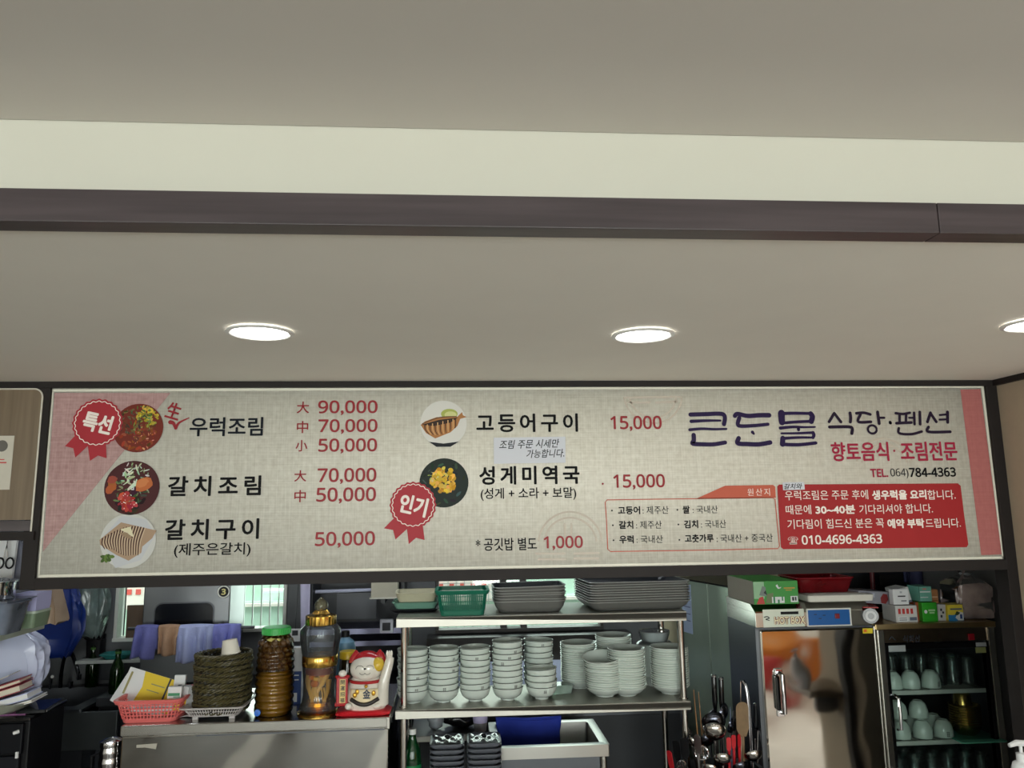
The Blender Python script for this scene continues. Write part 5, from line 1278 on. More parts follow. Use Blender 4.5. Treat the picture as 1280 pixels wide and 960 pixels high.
# things on the hot cabinet
def p_on(px, py, Y): return at(px, py, Y)
gx_ = carton('green gift carton with a printed picture on the left top of the hot cabinet', 0, 0, 0, .187, .30, .092, [], [mat('green_carton', (62, 148, 62), .5, 0, .08, 6)], 0, 0, xyz=(1.299, 3.268, HZ+.001))
gc = gx_
obj('grey_end', B().poly([(-.15, .0), (.15, .0), (.15, .092), (-.15, .092)], 0).xform(Matrix.Translation((-.0943, 0, 0)) @ Matrix.Rotation(rad(90), 4, 'Z')), mat('grey_board', (140, 132, 118), .7, 0, .06, 20), gc)
def onface(nm, pts, m_, par, w, h, d, k=0):
    return obj(nm, B().poly([(u_*w-w/2, v_*h) for u_, v_ in pts], -d/2-.0006-.0002*k), m_, par, smooth=400)
for nm, pts, m_, k in (('pale_panel', R4(.0, .24, .25, .98), mat('pale_green_print', (150, 190, 150), .5), 0), ('food_print', [(.05, .02), (.24, .02), (.2, .35), (.12, .3)], mat('raw_red_print', (190, 60, 56), .5), 1),
                       ('food_print', [(.12, .4), (.28, .35), (.27, .75), (.2, .8)], mat('grey_fish_print', (120, 130, 124), .5), 1), ('food_print', [(.22, .5), (.30, .4), (.27, .62)], DKB, 2), ('food_print', [(.26, .06), (.42, .05), (.44, .5), (.3, .45)], mat('olive_print', (110, 124, 84), .5), 1),
                       ('name_print', R4(.40, .68, .05, .32), PW, 2), ('name_print', R4(.43, .47, .05, .32), GRN, 3), ('name_print', R4(.53, .57, .05, .2), GRN, 3), ('name_print', R4(.62, .65, .15, .32), GRN, 3),
                       ('ribbon_print', [(.5, .8), (.54, .86), (.57, .72), (.63, .74), (.60, .68), (.55, .66)], PW, 1), ('gold_line', R4(.68, .93, .66, .72), mat('gold_print', (190, 150, 60), .5), 1), ('gold_line', R4(.72, .86, .58, .62), mat('gold_print', (190, 150, 60), .5), 1),
                       ('barcode', R4(.82, .98, .08, .34), PW, 1), ('barcode_bars', R4(.85, .90, .14, .30), DKB, 2), ('barcode_bars', R4(.915, .95, .14, .30), DKB, 2)):
    onface(nm, pts, m_, gc, .187, .092, .30, k)
a = at(1008, 757, 3.12); c = at(1092, 757, 3.12)
fl_ = thing('foam_lid', 'white foam lid overhanging the right top of the hot cabinet', 'lid', ((a.x+c.x)/2+.006, 3.26, HZ+.0008))
obj('slab', B().rr([(0, .115, .12, .02), (.006, .138, .142, .012), (.030, .142, .146, .012), (.032, .138, .142, .012)], n=4), mat('white_foam', (222, 218, 206), .75, 0, .04, 80, .1), fl_)
obj('top_panel', B().rr([(.0321, .125, .13, .012), (.034, .122, .126, .012)], n=4), mat('white_foam', (222, 218, 206)), fl_)
rt_ = thing('plastic_tray', 'dark red plastic tray holding yellow gloves on the foam lid', 'tray', (1.535, 3.26, HZ+.036))
DRED = mat('dark_red_plastic', (128, 26, 34), .3, 0, .05, 10)
obj('tray_wall', B().rr([(0, .105, .08, .015), (.055, .122, .098, .02), (.058, .128, .103, .022), (.061, .127, .102, .022), (.058, .118, .094, .018), (.005, .1, .076, .014)], n=4), clear('dark_red_clear', (200, 70, 70), 1.0, .1, .55, (150, 24, 34)), rt_)
obj('rim', B().tube(ring(.125, .1, .022, .06), .0035, 6, closed=True), DRED, rt_)
tag(obj('rubber_glove', B().tube(smoothline([(-.07, -.05, .014), (-.02, -.055, .024), (.04, -.045, .022), (.07, -.03, .014)], 6), [.008+.008*math.sin(PI*i/18) for i in range(19)], 8), mat('yellow_rubber', (214, 176, 52), .5), loc=(1.525, 3.26, HZ+.042)), 'yellow rubber glove lying inside the dark red tray', 'glove')

# ================================================================== CUP STERILISER WITH GLASS DOOR
KX0, KX1 = 1.704, 2.20
ks = thing('cup_cabinet', 'stainless cup cabinet with a glass door full of cups at the right', 'cabinet', (1.966, 3.1, 0))
K = lambda x: x-1.966
kd = .32; KZ = 1.262
obj('shell', B().box(K(KX0), K(KX0)+.012, .03, kd, .05, KZ-.02).box(K(KX1)-.012, K(KX1), .03, kd, .05, KZ-.02).box(K(KX0), K(KX1), kd-.01, kd, .05, KZ-.02).box(K(KX0), K(KX1), .03, kd, .05, .09), STEEL_DARK, ks)
obj('top_plate', B().box(K(KX0)-.012, K(KX1)+.004, -.012, kd, KZ-.022, KZ), steel('warm_top_steel', (216, 188, 136), .3, (60, 1, 1), .05, 10), ks, bevel=.002)
obj('header', B().box(K(KX0)+.002, K(KX1)-.03, 0, .03, 1.186, KZ-.022), steel('header_steel', (150, 136, 120), .2, (60, 1, 1), .05, 6, .2), ks)
for x0_, x1_, nm in ((KX0-.004, KX0+.024, 'left_stile'), (KX1-.030, KX1, 'right_stile')):
    obj(nm, B().box(K(x0_), K(x1_), -.008, .03, .05, KZ-.022), HS, ks, bevel=.003)
dx0, dx1 = K(KX0)+.026, K(KX1)-.032
df = B()
for a_ in ((dx0, dx0+.012, .1, 1.182), (dx1-.014, dx1, .1, 1.182)): df.box(a_[0], a_[1], -.002, .02, a_[2], a_[3])
df.box(dx0+.012, dx1-.014, -.002, .02, 1.160, 1.182).box(dx0+.012, dx1-.014, -.002, .02, .1, .13)
dk_ = obj('glass_door', df, BLACK_GLOSS, ks)
obj('pane', B().box(dx0+.012, dx1-.014, .006, .010, .13, 1.16), clear('cabinet_glass', (236, 242, 240), .6), dk_)
obj('door_label', B().box(dx0+.014, dx0+.085, -.0035, -.002, 1.152, 1.176), mat('grey_sticker', (150, 156, 156), .4), dk_)
obj('door_label', B().box(dx1-.052, dx1-.008, -.0035, -.002, 1.163, 1.179), mat('silver_sticker', (200, 204, 208), .4), dk_)
obj('door_label', B().box(dx1-.056, dx1-.012, -.0035, -.002, 1.138, 1.160), mat('olive_sticker', (166, 172, 112), .5), dk_)
obj('handle', B().tube([(dx0+.022, -.004, .985), (dx0+.022, -.030, .978), (dx0+.022, -.032, .93), (dx0+.022, -.030, .862), (dx0+.022, -.004, .855)], .006, 8), CHROME, dk_)
q_ = at(1213.5, 796, 3.1); obj('red_switch', B().box(K(q_.x)-.013, K(q_.x)+.013, -.006, 0, q_.z-.013, q_.z+.013), mat('red_rocker', (150, 20, 34), .25), ks, bevel=.002)
wx_ = B()
a, c = at(1128, 794, 3.1), at(1150, 803, 3.1)
text_in(wx_, '식회선', (K(a.x), c.z, K(c.x), a.z), -.001, 0, .03, shear=.1); obj('handwriting', wx_, PEN, ks, smooth=400)
a = at(1115, 798, 3.1); lg = B(); stroke(lg, [(K(a.x)-.012, a.z-.004), (K(a.x)-.002, a.z+.006), (K(a.x)+.012, a.z-.006)], .004, -.001); obj('logo_mark', lg, DKB, ks, smooth=400)
# racks
SHELFZ = [at(1170, 863, 3.12).z, at(1180, 926, 3.12).z, .62]
for z in SHELFZ:
    b = B().box(K(KX0)+.014, K(KX1)-.014, .03, kd-.015, z-.012, z-.009)
    b.box(K(KX0)+.014, K(KX1)-.014, .026, .032, z-.015, z+.001)
    for k in range(16): b.box(K(KX0)+.02+k*.0265, K(KX0)+.023+k*.0265, .03, kd-.015, z-.009, z-.0005)
    obj('rack', b, mat('white_coated_rack', (206, 208, 202), .35), ks)
CG_ = 'white cups upside down in the cup cabinet'
cproto = None
def cup(px, z, Y, lab, rz, x=None):
    global cproto
    xx = at(px, 880, Y).x if x is None else x
    loc = (xx, Y, z)
    if cproto is None:
        cproto = thing('porcelain_cup', lab, 'cup', loc, 0, CG_)
        prof = [(.0345, .0), (.0368, .001), (.0372, .012), (.0362, .03), (.032, .048), (.026, .058), (.0195, .0625), (.0185, .0655), (.017, .0655), (.016, .063), (.001, .0625)]
        obj('cup_wall', B().lathe(prof, 32), CERAMIC, cproto)
        s_ = B()
        for k in range(2):
            for j in range(4): 
                a0 = -.16+.17*k; g = lambda a, zz: (.0377*math.sin(a), -.0377*math.cos(a), zz)
                s_.add([g(a0, .008+.005*j), g(a0+.13, .008+.005*j), g(a0+.13, .0115+.005*j), g(a0, .0115+.005*j)], [(0, 1, 2, 3)])
        obj('stamp_mark', s_, mat('grey_stamp_glaze', (112, 116, 112), .4), cproto); cproto.rotation_euler = (0, 0, rz)
    else: dup(cproto, loc, (0, 0, rz), lab, CG_)
for px, w_, rz in ((1118, 'leftmost', 2.4), (1140.5, 'middle', 2.8), (1166, 'rightmost', .35)):
    cup(px, SHELFZ[0]+.001, 3.175, 'white cup upside down on the upper rack, %s of the three' % w_, rz)
for px, w_, rz in ((1123, 'leftmost', 2.4), (1150, 'middle', 3.0), (1176, 'rightmost', -.1)):
    cup(px, SHELFZ[1]+.001, 3.175, 'white cup upside down on the middle rack, %s of the front three' % w_, rz)
for px, w_ in ((1116, 'left'), (1141, 'right')):
    cup(px, SHELFZ[1]+.001, 3.26, 'white cup on the middle rack behind the front cups, lower %s' % w_, 2.2)
for px, w_ in ((1121, 'left'), (1147, 'right')):
    cup(px, SHELFZ[1]+.0675, 3.22, 'dim white cup stacked on top of the middle rack cups, %s one' % w_, 2.2)
cup(1165, SHELFZ[1]+.001, 3.26, 'white cup at the back of the middle rack, rightmost of its row', 2.2)
# glasses hung behind / standing on the racks
GG = 'clear glass tumblers in the cup cabinet'
gproto = None
def tumbler(x, z, Y, lab, inv=False, s=1.0):
    global gproto
    if gproto is None:
        gproto = thing('glass_tumbler', lab, 'glass', (x, Y, z), 0, GG)
        obj('glass_wall', B().lathe([(.001, .006), (.024, .005), (.026, 0), (.0275, .002), (.0325, .105), (.0318, .1055), (.0308, .104), (.0255, .012), (.001, .010)], 24), clear('tumbler_glass', (232, 240, 238), 1.5, .03, .06), gproto)
        obj('base_ring', B().lathe([(.0265, .001), (.0282, .004), (.0285, .01), (.0275, .012)], 24), clear('tumbler_glass', (232, 240, 238)), gproto); gproto.rotation_euler = (PI if inv else 0, 0, 0)
    else: dup(gproto, (x, Y, z), (PI if inv else 0, 0, 0), lab, GG)
pos = ['leftmost', 'second from left', 'third from left', 'fourth from left', 'fifth from left', 'rightmost']
for k in range(6): tumbler(1.795+.068*k, SHELFZ[0]+.1065, 3.305+.06*0, 'clear tumbler upside down at the back of the upper rack, %s' % pos[k], True)
for k in range(3): tumbler(2.02+.066*k, SHELFZ[0]+.1065, 3.225, 'clear tumbler upside down beside the upper rack cups, %s' % ('left', 'middle', 'right')[k], True)
for k in range(6): tumbler(1.79+.07*k, SHELFZ[2]+.001, 3.18, 'clear tumbler in the front row of the lowest rack, %s' % pos[k])
for k in range(6): tumbler(1.80+.068*k, SHELFZ[2]+.001, 3.27, 'clear tumbler in the back row of the lowest rack, %s' % pos[k])
# brass bowls on green mat
bz = SHELFZ[1]+.001
mt_ = tag(obj('green_mat', B().rr([(0, .095, .11, .01), (.004, .095, .11, .01)], n=3), mat('teal_green_plastic', (74, 150, 128), .5), loc=(2.095, 3.18, bz)), 'teal green plastic mat under the brass bowls', 'mat')
bproto = None
for i in range(8):
    lab = '%s brass bowl of the nested pile in the cup cabinet' % rank(i, 8)
    if bproto is None:
        bproto = thing('brass_bowl', lab, 'bowl', (2.095, 3.185, bz+.0045), 0, 'nested brass bowls in the cup cabinet')
        obj('bowl', B().lathe([(.001, .004), (.03, .003), (.034, 0), (.036, .003), (.048, .012), (.0555, .028), (.0565, .045), (.0555, .046), (.0545, .045), (.053, .028), (.046, .015), (.001, .008)], 36), steel('old_brass', (196, 164, 92), .22, (1, 1, 1), 0), bproto)
        obj('rim', B().tube([(.058*math.cos(a), .058*math.sin(a), .045) for a in [2*PI*k/36 for k in range(36)]], .0030, 6, closed=True), steel('old_brass', (196, 164, 92)), bproto)
    else: dup(bproto, (2.095, 3.185, bz+.0045+.0098*i), (0, 0, i), lab)
ck_ = thing('brass_cup', 'brass cup upside down on top of the brass bowl pile', 'cup', (2.09, 3.185, bz+.0045+.0098*7+.0465))
obj('cup_wall', B().lathe([(.034, 0), (.0355, .002), (.031, .04), (.027, .046), (.001, .047)], 32), steel('old_brass', (196, 164, 92)), ck_)
obj('rim', B().tube([(.035*math.cos(a), .035*math.sin(a), .0015) for a in [2*PI*k/32 for k in range(32)]], .0013, 6, closed=True), steel('old_brass', (196, 164, 92)), ck_)
# things on top of the cup cabinet
def onbox(label, cx, cy, z, w, d, h, base, prints, rotz=0, name='carton_box', rot=None, cat_='box'):
    t = thing(name, label, cat_, (cx, cy, z), rotz, rot=rot)
    obj('body', B().box(-w/2, w/2, -d/2, d/2, 0, h), base, t, bevel=.001)
    for k, (nm, pts, m_) in enumerate(prints): obj(nm, B().poly([(u_*w-w/2, v_*h) for u_, v_ in pts], -d/2-.0006-.0002*k), m_, t, smooth=400)
    return t
WB = mat('white_carton', (206, 204, 200), .5, 0, .05, 20)
RDP = mat('red_print', (190, 52, 48), .5)
xpx = lambda px, py=770, Y=3.12: at(px, py, Y).x
zz = KZ+.001
def barfont(w0, w1, z0, z1, n): return [R4(w0+(w1-w0)*k/n, w0+(w1-w0)*(k+.62)/n, z0, z1) for k in range(n)]
onbox('white film carton with red lettering in the lower row on the cup cabinet', (xpx(1119)+xpx(1146))/2, 3.165, zz, .092, .1, .066, WB, [('red_lettering', p_, RDP) for p_ in barfont(.12, .88, .5, .82, 4)]+[('white_label', R4(.1, .55, .06, .34), PW), ('label_rule', R4(.14, .5, .12, .16), DKB), ('label_rule', R4(.14, .5, .24, .27), DKB), ('dark_patch', R4(.62, .95, .1, .3), mat('slate_print', (96, 104, 120), .5))])
rl_ = thing('film_roll', 'grey film roll in its open carton at the left end of the cabinet top', 'roll', (xpx(1097), 3.235, zz+.033), rot=(0, 0, rad(-18)))
obj('roll', B().tube([(0, -.16, 0), (0, .1, 0)], .030, 24), mat('grey_film_roll', (150, 150, 152), .25, 0, .05, 20), rl_)
obj('tube_core', B().lathe([(.012, 0), (.021, 0), (.021, .004), (.012, .004)], 24).xform(Matrix.Translation((0, -.160, 0)) @ Matrix.Rotation(rad(90), 4, 'X')), PW, rl_)
obj('red_edge', B().box(-.024, .034, -.15, .1, .030, .033), RDP, rl_)
onbox('grey film carton with a red fruit picture on the film roll', xpx(1100), 3.235, zz+.070, .155, .14, .05, mat('grey_film_carton', (140, 140, 148), .45, 0, .08, 30), [('fruit_picture', [(.68, .08), (.82, .02), (.9, .4), (.86, .8), (.74, .85), (.66, .5)], mat('dark_fruit_print', (122, 40, 40), .4)), ('pale_text', R4(.1, .22, .35, .8), PW), ('pale_text', R4(.28, .48, .5, .85), mat('pale_grey_print', (176, 176, 190), .5))], rad(8), rot=(0, rad(5), rad(8)))
onbox('white paper packet with grey text on the red lettered carton', xpx(1129), 3.14, zz+.069, .066, .03, .062, PW, [('grey_text', R4(.3, .8, .5, .58), DKB), ('grey_text', R4(.45, .6, .74, .86), mat('grey_print', (170, 172, 178))), ('grey_text', R4(.5, .85, .2, .28), mat('mid_grey_print', (120, 122, 128), .5))], name='paper_packet', cat_='packet')
onbox('white carton with red print leaning behind the paper packet', xpx(1139), 3.19, zz+.072, .052, .09, .062, WB, [('red_lettering', p_, RDP) for p_ in barfont(.3, .9, .4, .8, 2)]+[('slate_band', R4(.0, 1, .0, .14), mat('slate_print', (96, 104, 120)))], rot=(0, rad(-12), 0))
onbox('brown green carton with the bright green front in the lower row', xpx(1162), 3.16, zz, .064, .09, .076, mat('bright_green_carton', (52, 164, 42), .45), [('white_emblem', [(.22+.11*math.cos(k), .52+.10*math.sin(k)) for k in [2*PI*i/10 for i in range(10)]], PW), ('pale_text', R4(.4, .85, .54, .64), mat('pale_green_text', (170, 214, 160), .5)), ('pale_text', R4(.45, .8, .42, .5), mat('pale_green_text', (170, 214, 160)))])
onbox('rust brown carton wedged left of the bright green one', xpx(1151.5), 3.185, zz, .030, .09, .075, mat('rust_carton', (150, 72, 36), .5, 0, .1, 20), [('dark_edge', R4(0, .2, 0, 1), DKB)])
onbox('teal carton on the bright green carton', xpx(1161), 3.17, zz+.079, .056, .08, .060, mat('teal_carton', (110, 172, 154), .5, 0, .05, 10), [('pale_band', R4(.1, .9, .6, .68), PW), ('pale_band', R4(.1, .7, .25, .3), PW), ('rose_mark', R4(.3, .6, .78, .88), mat('rose_print', (196, 130, 120), .5)), ('dark_edge', R4(0, .06, 0, 1), mat('deep_teal', (60, 110, 96), .5))])
onbox('brown small carton beside the teal one', xpx(1177), 3.19, zz+.068, .032, .07, .055, mat('tan_carton', (186, 128, 82), .5, 0, .1, 30), [('pale_band', R4(.1, .9, .4, .5), mat('pale_tan', (220, 180, 140), .5)), ('dark_band', R4(.1, .9, .15, .2), mat('brown_print', (120, 76, 44), .5))])
onbox('narrow white carton with black letters beside the green one', xpx(1178.5), 3.165, zz, .032, .08, .066, WB, [('black_letter', R4(.25, .5, .6, .75), DKB), ('black_letter', R4(.5, .75, .45, .58), DKB), ('black_letter', R4(.25, .5, .2, .36), DKB)], rot=(0, rad(3), 0))
onbox('yellow and blue small carton right of the narrow white one', xpx(1195), 3.155, zz, .066, .07, .064, mat('yellow_carton', (232, 210, 70), .45), [('blue_panel', [(0, 0), (1, 0), (1, .5), (.6, .42), (.3, .36), (0, .38)], mat('sky_blue_print', (44, 128, 186), .45)), ('white_panel', [(.62, .02), (.98, .02), (.98, .5), (.7, .58), (.45, .2)], PW), ('leaf_mark', [(.42, .36), (.62, .34), (.8, .5), (.56, .6)], mat('dark_leaf_print', (40, 60, 30), .5)), ('name_print', R4(.15, .92, .68, .78), mat('slate_print', (96, 104, 120))), ('blue_mark', R4(.75, .9, .12, .4), BLU)])
# tied bag of pads
bx0, bx1 = xpx(1205), xpx(1250)
bcx = (bx0+bx1)/2; bw_ = (bx1-bx0)/2
pbag = thing('plastic_bag', 'tied clear pinkish plastic bag of folded papers at the right end', 'bag', (bcx, 3.21, zz+.004), rot=(0, rad(2), 0))
ns = B()
secs = []
for i in range(13):
    f = i/12; z = .175*f
    sc1 = 1.0 if f < .78 else 1.0-.78*((f-.78)/.22)
    secs.append([((x*sc1*(1+.05*math.sin(7*f+3*k)))-.004*f, y*sc1*(1+.05*math.cos(5*f+2*k)), z+.004*math.sin(2.1*k+8*f)*(f < .9)) for k, (x, y) in enumerate(rrect(bw_, .07, .02, 5))])
for i in range(4):
    f = (i+1)/4; secs.append([(x*(.16+.5*f*(1+.3*math.sin(3*k))), y*(.2+.5*f*(1+.3*math.cos(2*k))), .178+.03*f+.008*math.sin(3*k)*f) for k, (x, y) in enumerate(rrect(bw_, .07, .02, 5))])
ns.loft(secs, 0, True, False)
obj('bag_film', ns, clear('pinkish_bag', (248, 236, 234), 1.6, .14, .48, (240, 220, 216)), pbag)
obj('paper_pile', B().rr([(.008, bw_*.80, .05, .01), (.13, bw_*.72, .045, .01), (.135, bw_*.70, .043, .01)], n=3), mat('pale_pad_paper', (208, 200, 190), .7, 0, .12, 30), pbag)
obj('bag_knot', B().tube([(.02*math.cos(a), .016*math.sin(a), .176) for a in [2*PI*k/12 for k in range(12)]], .006, 6, closed=True), clear('white_film', (235, 238, 245), 1.3, .2, .7), pbag)

# ================================================================== LEFT: WALL CABINET, SHELF, BLACK DRAWERS
VENEER = wood('oak_veneer', (104, 88, 68), (120, 103, 82), (60, 60, 2.5), .4)
wc = thing('wall_cabinet', 'oak veneer wall cabinet with rounded pale edging left of the menu board', 'cabinet', (-1.79, 2.49, 1.70))
wx1 = at(49.5, 560, 2.485).x+1.79-.004
z0, z1 = at(20, 668, 2.485).z-1.70, 2.146-1.70-.003
zb_ = at(20, 650, 2.485).z-1.70
def rpoly(x0, x1, za, zb2, r): return [(x0, za), (x1, za), (x1, zb2-r)]+[(x1-r+r*math.cos(a), zb2-r+r*math.sin(a)) for a in [PI/2*k/6 for k in range(7)]]+[(x0, zb2)]
obj('door_panel', B().prism(rpoly(-.42, wx1-.003, zb_, z1-.003, .025), -.005, .012), VENEER, wc)
obj('edge_strip', B().tube([(x, -.004, z) for x, z in rpoly(-.42, wx1-.001, z0, z1-.001, .026)[1:]], .0028, 6), mat('pale_edging', (206, 202, 188), .35), wc)
obj('lower_band', B().box(-.42, wx1-.003, -.005, .012, z0+.010, zb_-.003), DARK_TRIM, wc)
obj('bottom_rail', B().box(-.42, wx1+.012, -.012, .012, z0-.018, z0+.008), FRAME, wc)
a, c = at(-30, 545, 2.484), at(12, 612, 2.484)
pn = thing('paper_notice', 'white paper notice with a red line stuck on the oak cabinet', 'notice', ((a.x+c.x)/2, 2.4835, (a.z+c.z)/2))
hw_, hh_ = (c.x-a.x)/2, (a.z-c.z)/2
obj('paper', B().box(-hw_, hw_, 0, .001, -hh_, hh_), mat('cream_notice', (196, 190, 176), .7), pn)
obj('red_line', B().poly([(hw_*.05, -.002), (hw_*.72, -.002), (hw_*.72, .002), (hw_*.05, .002)], -.0005), RDP, pn)
obj('red_line', B().poly([(hw_*.05, .008), (hw_*.6, .008), (hw_*.6, .011), (hw_*.05, .011)], -.0005), RDP, pn)
obj('round_mark', B().poly(disc((hw_*.40, hh_*.62), .018, .018, 20), -.0005), mat('grey_mark', (96, 92, 86), .6), pn)

ws = thing('wall_shelf', 'pale wall shelf at the far left holding clear boxes', 'shelf', (-1.86, 2.85, 1.33))
SHP = mat('pale_grey_green_board', (176, 186, 172), .45, 0, .05, 12)
obj('board', B().box(-.38, .33, -.28, .20, 0, .028), SHP, ws, bevel=.002)
for y in (-.2, .12): obj('bracket', B().box(-.38, .2, y-.006, y+.006, -.05, 0), STEEL_DARK, ws)
CLR = clear('clear_box_plastic', (226, 232, 244), 1.2, .1, .5, (176, 186, 204))
zs_ = 1.3585
def at_s(px, Y): return at(px, 770, Y).x
x1_ = at_s(32, 2.72)
t = thing('clear_container', 'large clear plastic container on the left wall shelf', 'container', (x1_-.155, 2.76, zs_))
obj('box_wall', B().rr([(0, .10, .055, .02), (.095, .118, .07, .025), (.1, .122, .074, .026), (.1, .116, .068, .024), (.004, .097, .052, .02)], n=4), CLR, t)
obj('rim', B().tube(ring(.12, .072, .026, .1), .004, 6, closed=True), CLR, t)
t2 = thing('steel_pot', 'small shiny steel pot standing on the large clear container', 'pot', (x1_-.150, 2.76, zs_+.106))
obj('lid_board', B().box(-.12, .115, -.09, .09, 0, .004), CLR, t2)
obj('pot_wall', B().lathe([(.001, .005), (.078, .005), (.08, .01), (.08, .058), (.084, .060), (.084, .063), (.076, .062)], 32, cap0=True), CHROME, t2)
obj('pot_lid', B().lathe([(.001, .075), (.05, .073), (.086, .066), (.088, .063)], 32), clear('milky_lid', (230, 234, 238), 1.2, .1, .5), t2)
x2_ = at_s(44, 2.86)
t3 = thing('food_container', 'green container with a lavender carton on top, on the left wall shelf', 'container', (x2_-.035, 2.9, zs_))
obj('tub', B().rr([(0, .036, .05, .01), (.05, .042, .056, .012)], n=4), mat('sage_plastic', (122, 142, 116), .4), t3)
obj('tub_lid', B().rr([(.05, .044, .058, .012), (.058, .044, .058, .012)], n=4), mat('pale_sage_plastic', (176, 190, 172), .4), t3)
obj('carton', B().box(-.040, .040, -.05, .05, .058, .118), mat('lavender_carton', (184, 182, 222), .5, 0, .04, 20), t3, bevel=.001)
obj('carton_mark', B().poly(R4(-.02, .005, .075, .1), -.0506), mat('blue_grey_print', (120, 130, 170), .5), t3)
x3_ = at_s(52, 2.93)
bgp = B().loft([[(x*(1-.35*f)-.02*f*f, y*(1-.3*f)+.01*math.sin(3*k), .13*f+.006*math.sin(1.7*k+6*f)) for k, (x, y) in enumerate(rrect(.042, .06, .02, 4))] for f in [i/8 for i in range(9)]])
tag(obj('paper_bag', bgp, mat('tan_paper_bag', (172, 150, 128), .6, 0, .15, 20, .3), loc=(x3_, 3.0, zs_)), 'crumpled tan bag at the right end of the left wall shelf', 'bag')
# things higher up at the far left
x4_ = at(20, 712, 2.95).x
gbag = B().loft([[(x*(1-.5*f*f), y*(1-.4*f), .16*f+.006*math.sin(1.9*k+5*f)) for k, (x, y) in enumerate(rrect(.055, .05, .03, 4))] for f in [i/8 for i in range(9)]])
up = thing('upper_shelf', 'thin upper shelf board far left under the oak cabinet', 'shelf', (-1.9, 2.98, at(15, 733, 2.98).z-.012))
obj('board', B().box(-.34, at(28, 733, 2.9).x+1.9, -.12, .12, 0, .010), clear('milky_lid', (230, 234, 238), 1.2, .1, .5), up)
obj('front_edge', B().box(-.34, at(28, 733, 2.9).x+1.9, -.124, -.119, -.003, .014), mat('pale_edging', (206, 202, 188), .35), up)
zu = at(15, 733, 2.98).z-.0015
tag(obj('plastic_bag', gbag, mat('grey_bag_film', (96, 98, 112), .4, 0, .15, 20, .3), loc=(x4_, 2.97, zu)), 'soft grey bag on the upper shelf under the oak cabinet', 'bag')
q = at(29, 705, 3.05)
carton('small bright blue carton behind the soft grey bag', 0, 0, 0, .05, .04, .075, [('white_mark', R4(.2, .8, .6, .8), 1), ('pale_mark', R4(.2, .6, .3, .4), 1)], [mat('bright_blue_carton', (40, 116, 200), .5), mat('pale_blue_print', (160, 196, 226), .5)], 0, 0, xyz=(q.x, 3.06, zu))
q = at(6, 722, 2.9)
wp = thing('paper_pad', 'white paper pad standing on the upper shelf with black scissors hung on it', 'paper pad', (q.x-.01, 2.91, zu), rot=(rad(-4), 0, rad(-6)))
obj('pad', B().box(-.055, .028, 0, .012, 0, .19), PW, wp, bevel=.001)
obj('red_foot', B().box(-.056, .020, -.002, .014, 0, .016), RDP, wp)
sx = thing('scissors', 'black handled scissors hanging in front of the white pad', 'scissors', (q.x-.002, 2.895, zu+.09), rot=(rad(-4), 0, rad(-6)))
for s in (-1, 1):
    obj('handle', B().tube([(s*.018+.014*math.cos(a), 0, .018*math.sin(a)) for a in [2*PI*k/16 for k in range(16)]], .0032, 6, closed=True), BLACK, sx)
    obj('blade', B().prism([(s*.004, .018), (s*.009, .02), (-s*.004, .095)], -.001, .001), CHROME, sx)

bc = thing('drawer_cabinet', 'black drawer cabinet with papers on top in the lower left corner', 'cabinet', (-1.69, 2.90, 0))
ZB = at(36, 897, 2.9).z
xr = at(36, 897, 2.9).x+1.69
obj('body', B().box(-.36, xr, .012, .25, 0.02, ZB-.012), BLACK, bc, bevel=.004)
obj('top', B().box(-.365, xr+.006, -.004, .255, ZB-.012, ZB), BLACK_GLOSS, bc, bevel=.003)
zd_ = at(20, 945, 2.9).z
d1 = obj('drawer', B().box(-.35, xr-.015, -.004, .012, zd_+.006, ZB-.018), mat('blue_black_plastic', (12, 13, 18), .45, spec=.15), bc, bevel=.004)
d2 = obj('drawer', B().box(-.35, xr-.02, -.006, .012, zd_-.20, zd_), mat('slate_black_plastic', (24, 25, 31), .5, spec=.15), bc, bevel=.004)
d3 = obj('drawer', B().box(-.35, xr-.02, -.006, .012, .08, zd_-.21), mat('slate_black_plastic', (24, 25, 31), .5, spec=.15), bc, bevel=.004)
q = at(21, 915, 2.9); kb2 = B().rr([(0, .011, .006, .003), (.006, .008, .004, .002)], n=3).xform(Matrix.Translation((q.x+1.69, -.004, q.z)) @ Matrix.Rotation(rad(90), 4, 'X') @ Matrix.Rotation(.3, 4, 'Z')); obj('knob', kb2, PW, d1)
q = at(23, 942, 2.9); obj('latch', B().box(q.x+1.69-.004, q.x+1.69+.004, -.012, -.005, q.z-.012, q.z+.008), PW, d2)
pk = B().grid(lambda u, v: (-.20+.40*u+.03*v, -.13+.2*v, .0015+.002*math.sin(4*u)), 8, 4)
q = at(34, 890, Z=ZB)
tag(obj('pink_paper', B().box(-.17, .05, -.08, .09, 0, .002), mat('pink_paper', (186, 120, 178), .6), loc=(at(38, 886, 3.02).x-.03, 3.02, ZB+.0006), rot=(0, 0, .05)), 'pink sheet of paper on the black drawer cabinet', 'paper')
tb3 = thing('tablet', 'black flat tablet lying on the pink sheet at the cabinet edge', 'tablet', (at(50, 889, 3.03).x, 3.035, ZB+.003), rot=(0, 0, .12))
obj('case', B().rr([(0, .05, .09, .008), (.008, .05, .09, .008)], n=3), BLACK, tb3)
obj('screen', B().rr([(.0082, .043, .08, .004), (.0088, .043, .08, .004)], n=3), mat('dark_glass_screen', (40, 44, 52), .06), tb3)
obj('edge_strip', B().box(.043, .0505, -.085, .085, .001, .0075), CHROME, tb3)
bw2 = thing('paper_tray', 'grey bowl-shaped tray of papers at the far left of the black cabinet', 'tray', (at(46, 868, 2.99).x-.135, 2.985, ZB+.0028))
